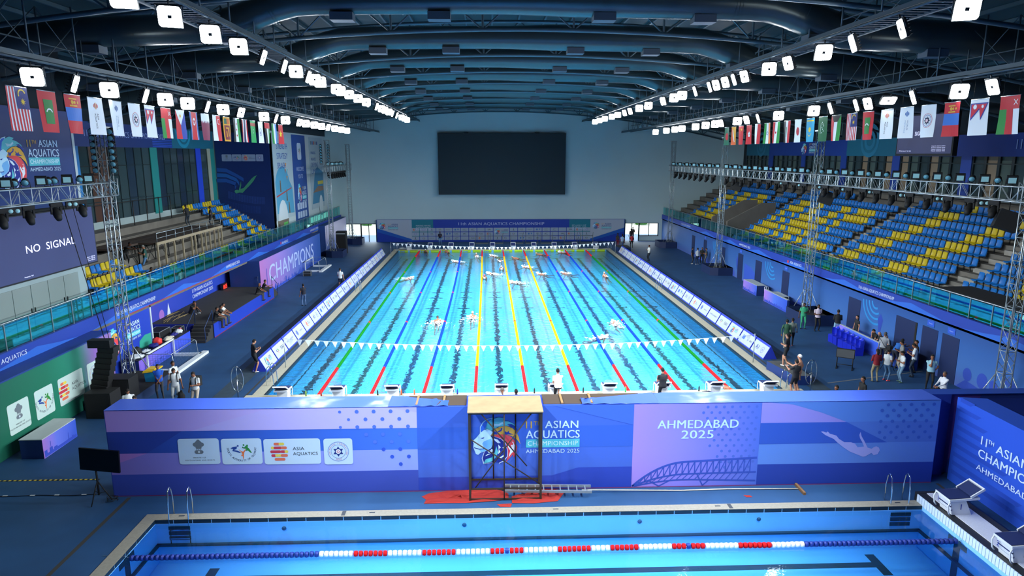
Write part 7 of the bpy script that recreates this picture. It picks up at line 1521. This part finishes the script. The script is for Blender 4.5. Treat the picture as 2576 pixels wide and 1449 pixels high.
P('person in dark green leaning near the far right podium', 15.0, 51.9, .1, .8, 1.72, 'd', '1f3a2c', '1c3f8c', '101113', lean=.35, vox=.03)
P('person in black top and red trousers behind the far right group', 14.3, 52.4, .1, -.9, 1.72, 'd', '15171a', '7a1f30', '101113', vox=.03)
P('person silhouetted in dark clothes inside the far right doorway', 17.0, 57.2, .1, .3, 1.76, 'd', '2a2024', '1c2a48', '101113', vox=.03)
P('second silhouetted person just outside the far right doorway', 17.7, 59.4, .1, 2.9, 1.74, 'd', '3a2c28', '2a3040', '101113', vox=.03)
P('photographer in navy vest standing behind the far starting blocks', -7.85, 54.8, .1, 3.1, 1.74, 'd', '141c3a', '5a86b4', '15171a', arms=('hold', 'hold'), vox=.03)
# swimmers
WS = M('f2fbff', .35, emit=0)
def swimmer(x, y, d, style, label, cap='e9eef2', skin='s', foam=1.0, arms=('up', 'fwd')):
    """d = heading in radians (0 = away from the camera)"""
    if style == 'prone':
        R_ = Matrix.Rotation(d, 3, 'Z') @ Matrix(((-1, 0, 0), (0, 0, 1), (0, -1, 0))).transposed() if False else Matrix.Rotation(d, 3, 'Z') @ Matrix.Rotation(-PI/2+.18, 3, 'X')
        off = R_ @ V3(0, 0, 1.45); o, *_ = person(label, x-off.x, y-off.y, .0-off.z+.02, 0, 1.76, skin, '101216', '14161c', 'ffffff', legs='swim', arms=arms, bare=True, shorts=2, hairstyle='cap', hair=cap, vox=.03, head=-.5, mat=R_, group='swimmers in the racing pool')
    else:
        R_ = Matrix.Rotation(d, 3, 'Z') @ Matrix.Rotation(-1.15, 3, 'X'); off = R_ @ V3(0, 0, 1.42); o, *_ = person(label, x-off.x, y-off.y, .12-off.z, 0, 1.76, skin, '101216', '14161c', 'ffffff', legs='swim', arms=('fwd', 'fwd'), bare=True, shorts=2, hairstyle='cap', hair=cap, vox=.03, head=-.8, mat=R_, group='swimmers in the racing pool')
    if foam:
        f = MB(); r = random.Random(int(x*100+y)); dv = V3(-math.sin(d), math.cos(d), 0); sv = V3(dv.y, -dv.x, 0)
        for i in range(int(170*foam)):
            t = r.random()**1.4*1.9*foam; wdt = (.22+.35*t)*foam; q = -dv*(t-.15)+sv*r.gauss(0, wdt*.55); rad = r.uniform(.015, .055)*(1.15-t/2.6); h = abs(r.gauss(0, .09))*max(0, 1-t/1.6); f.ell((q.x, q.y, .012+h), (rad*1.5, rad*1.5, rad*(.35 if h < .05 else .8)), WS, 6, 4)
        f.build('water_splash', loc=(x, y, 0), label='white splash trailing the %s' % label.replace('swimmer ', 'swimmer ', 1), cat='splash', kind='stuff')
SW = [(-9.0, 32.0, -1.2, 'prone', 'swimmer reaching an arm in the second lane', 'd8dde0', .9), (-5.5, 41.9, 1.3, 'prone', 'swimmer in white cap low in the third lane', 'e9eef2', .8), (-3.1, 45.7, .3, 'up', 'swimmer left of the first yellow rope near the far end', 'e0e0e0', .5), (-1.4, 45.9, 1.2, 'prone', 'swimmer right of the first yellow rope near the far end', 'e9eef2', .5), (-.55, 41.8, 3.0, 'up', 'dark-capped swimmer in the fifth lane far half', '20242c', .5), (-1.75, 34.3, 1.0, 'prone', 'swimmer with large splash in the fifth lane', 'e9eef2', 1.2), (-2.15, 31.8, 3.1, 'up', 'swimmer in pink cap beside the first yellow rope', 'e0506a', .3), (-.45, 36.8, 3.1, 'up', 'swimmer in white cap facing the camera mid-lane five', 'e9eef2', .3), (.35, 29.6, 1.4, 'prone', 'swimmer splashing across the second yellow rope', 'e9eef2', 1.3), (1.9, 38.1, 1.2, 'prone', 'swimmer with raised arm beside the third yellow rope', 'd8dde0', .6), (3.1, 33.9, 1.4, 'prone', 'swimmer in white cap in the seventh lane', 'e9eef2', .5), (5.5, 34.1, 1.4, 'prone', 'swimmer in white cap in the eighth lane', 'e9eef2', .5), (9.3, 32.6, 0.2, 'up', 'swimmer with one arm straight up beside the right green rope', 'd0b09a', .4), (-5.35, 15.3, .0, 'up', 'dark-haired swimmer surging away in the third lane', '1c1614', 1.5), (-2.95, 16.6, .0, 'up', 'swimmer in white cap surging away in the fourth lane', 'eef2f5', 1.3), (6.8, 14.6, .2, 'prone', 'swimmer in white cap in the eighth lane near half', 'eef2f5', .9), (5.5, 10.8, -1.3, 'prone', 'swimmer lying low beside the blue rope on the right', 'd8dde0', .7), (-9.2, 49.3, 3.1, 'up', 'swimmer in white cap resting at the far left wall', 'eef2f5', .0), (-6.75, 49.3, .6, 'up', 'swimmer in white cap at the far wall of lane three', 'eef2f5', .2), (1.1, 44.2, 1.4, 'prone', 'tanned swimmer floating in the sixth lane far end', 'a58a78', .0), (6.7, 48.4, 1.4, 'prone', 'swimmer near the far wall in the eighth lane', 'd8b8a0', .4), (4.0, 47.0, 1.4, 'prone', 'swimmer far in the seventh lane', 'd8b8a0', .0), (9.8, 1.1, 1.2, 'up', 'swimmer resting at the near wall of the right green rope', 'c9a890', .2)]
for x, y, d, st, lb, cp, fo in SW: swimmer(x, y, d, st, lb, cp, foam=fo)
lump('kickboard_bag', 8.3, -.9, .4, (.4, .25, .12), BK, 'black bag on the near pool edge left of the ninth block', 'bag', 31)
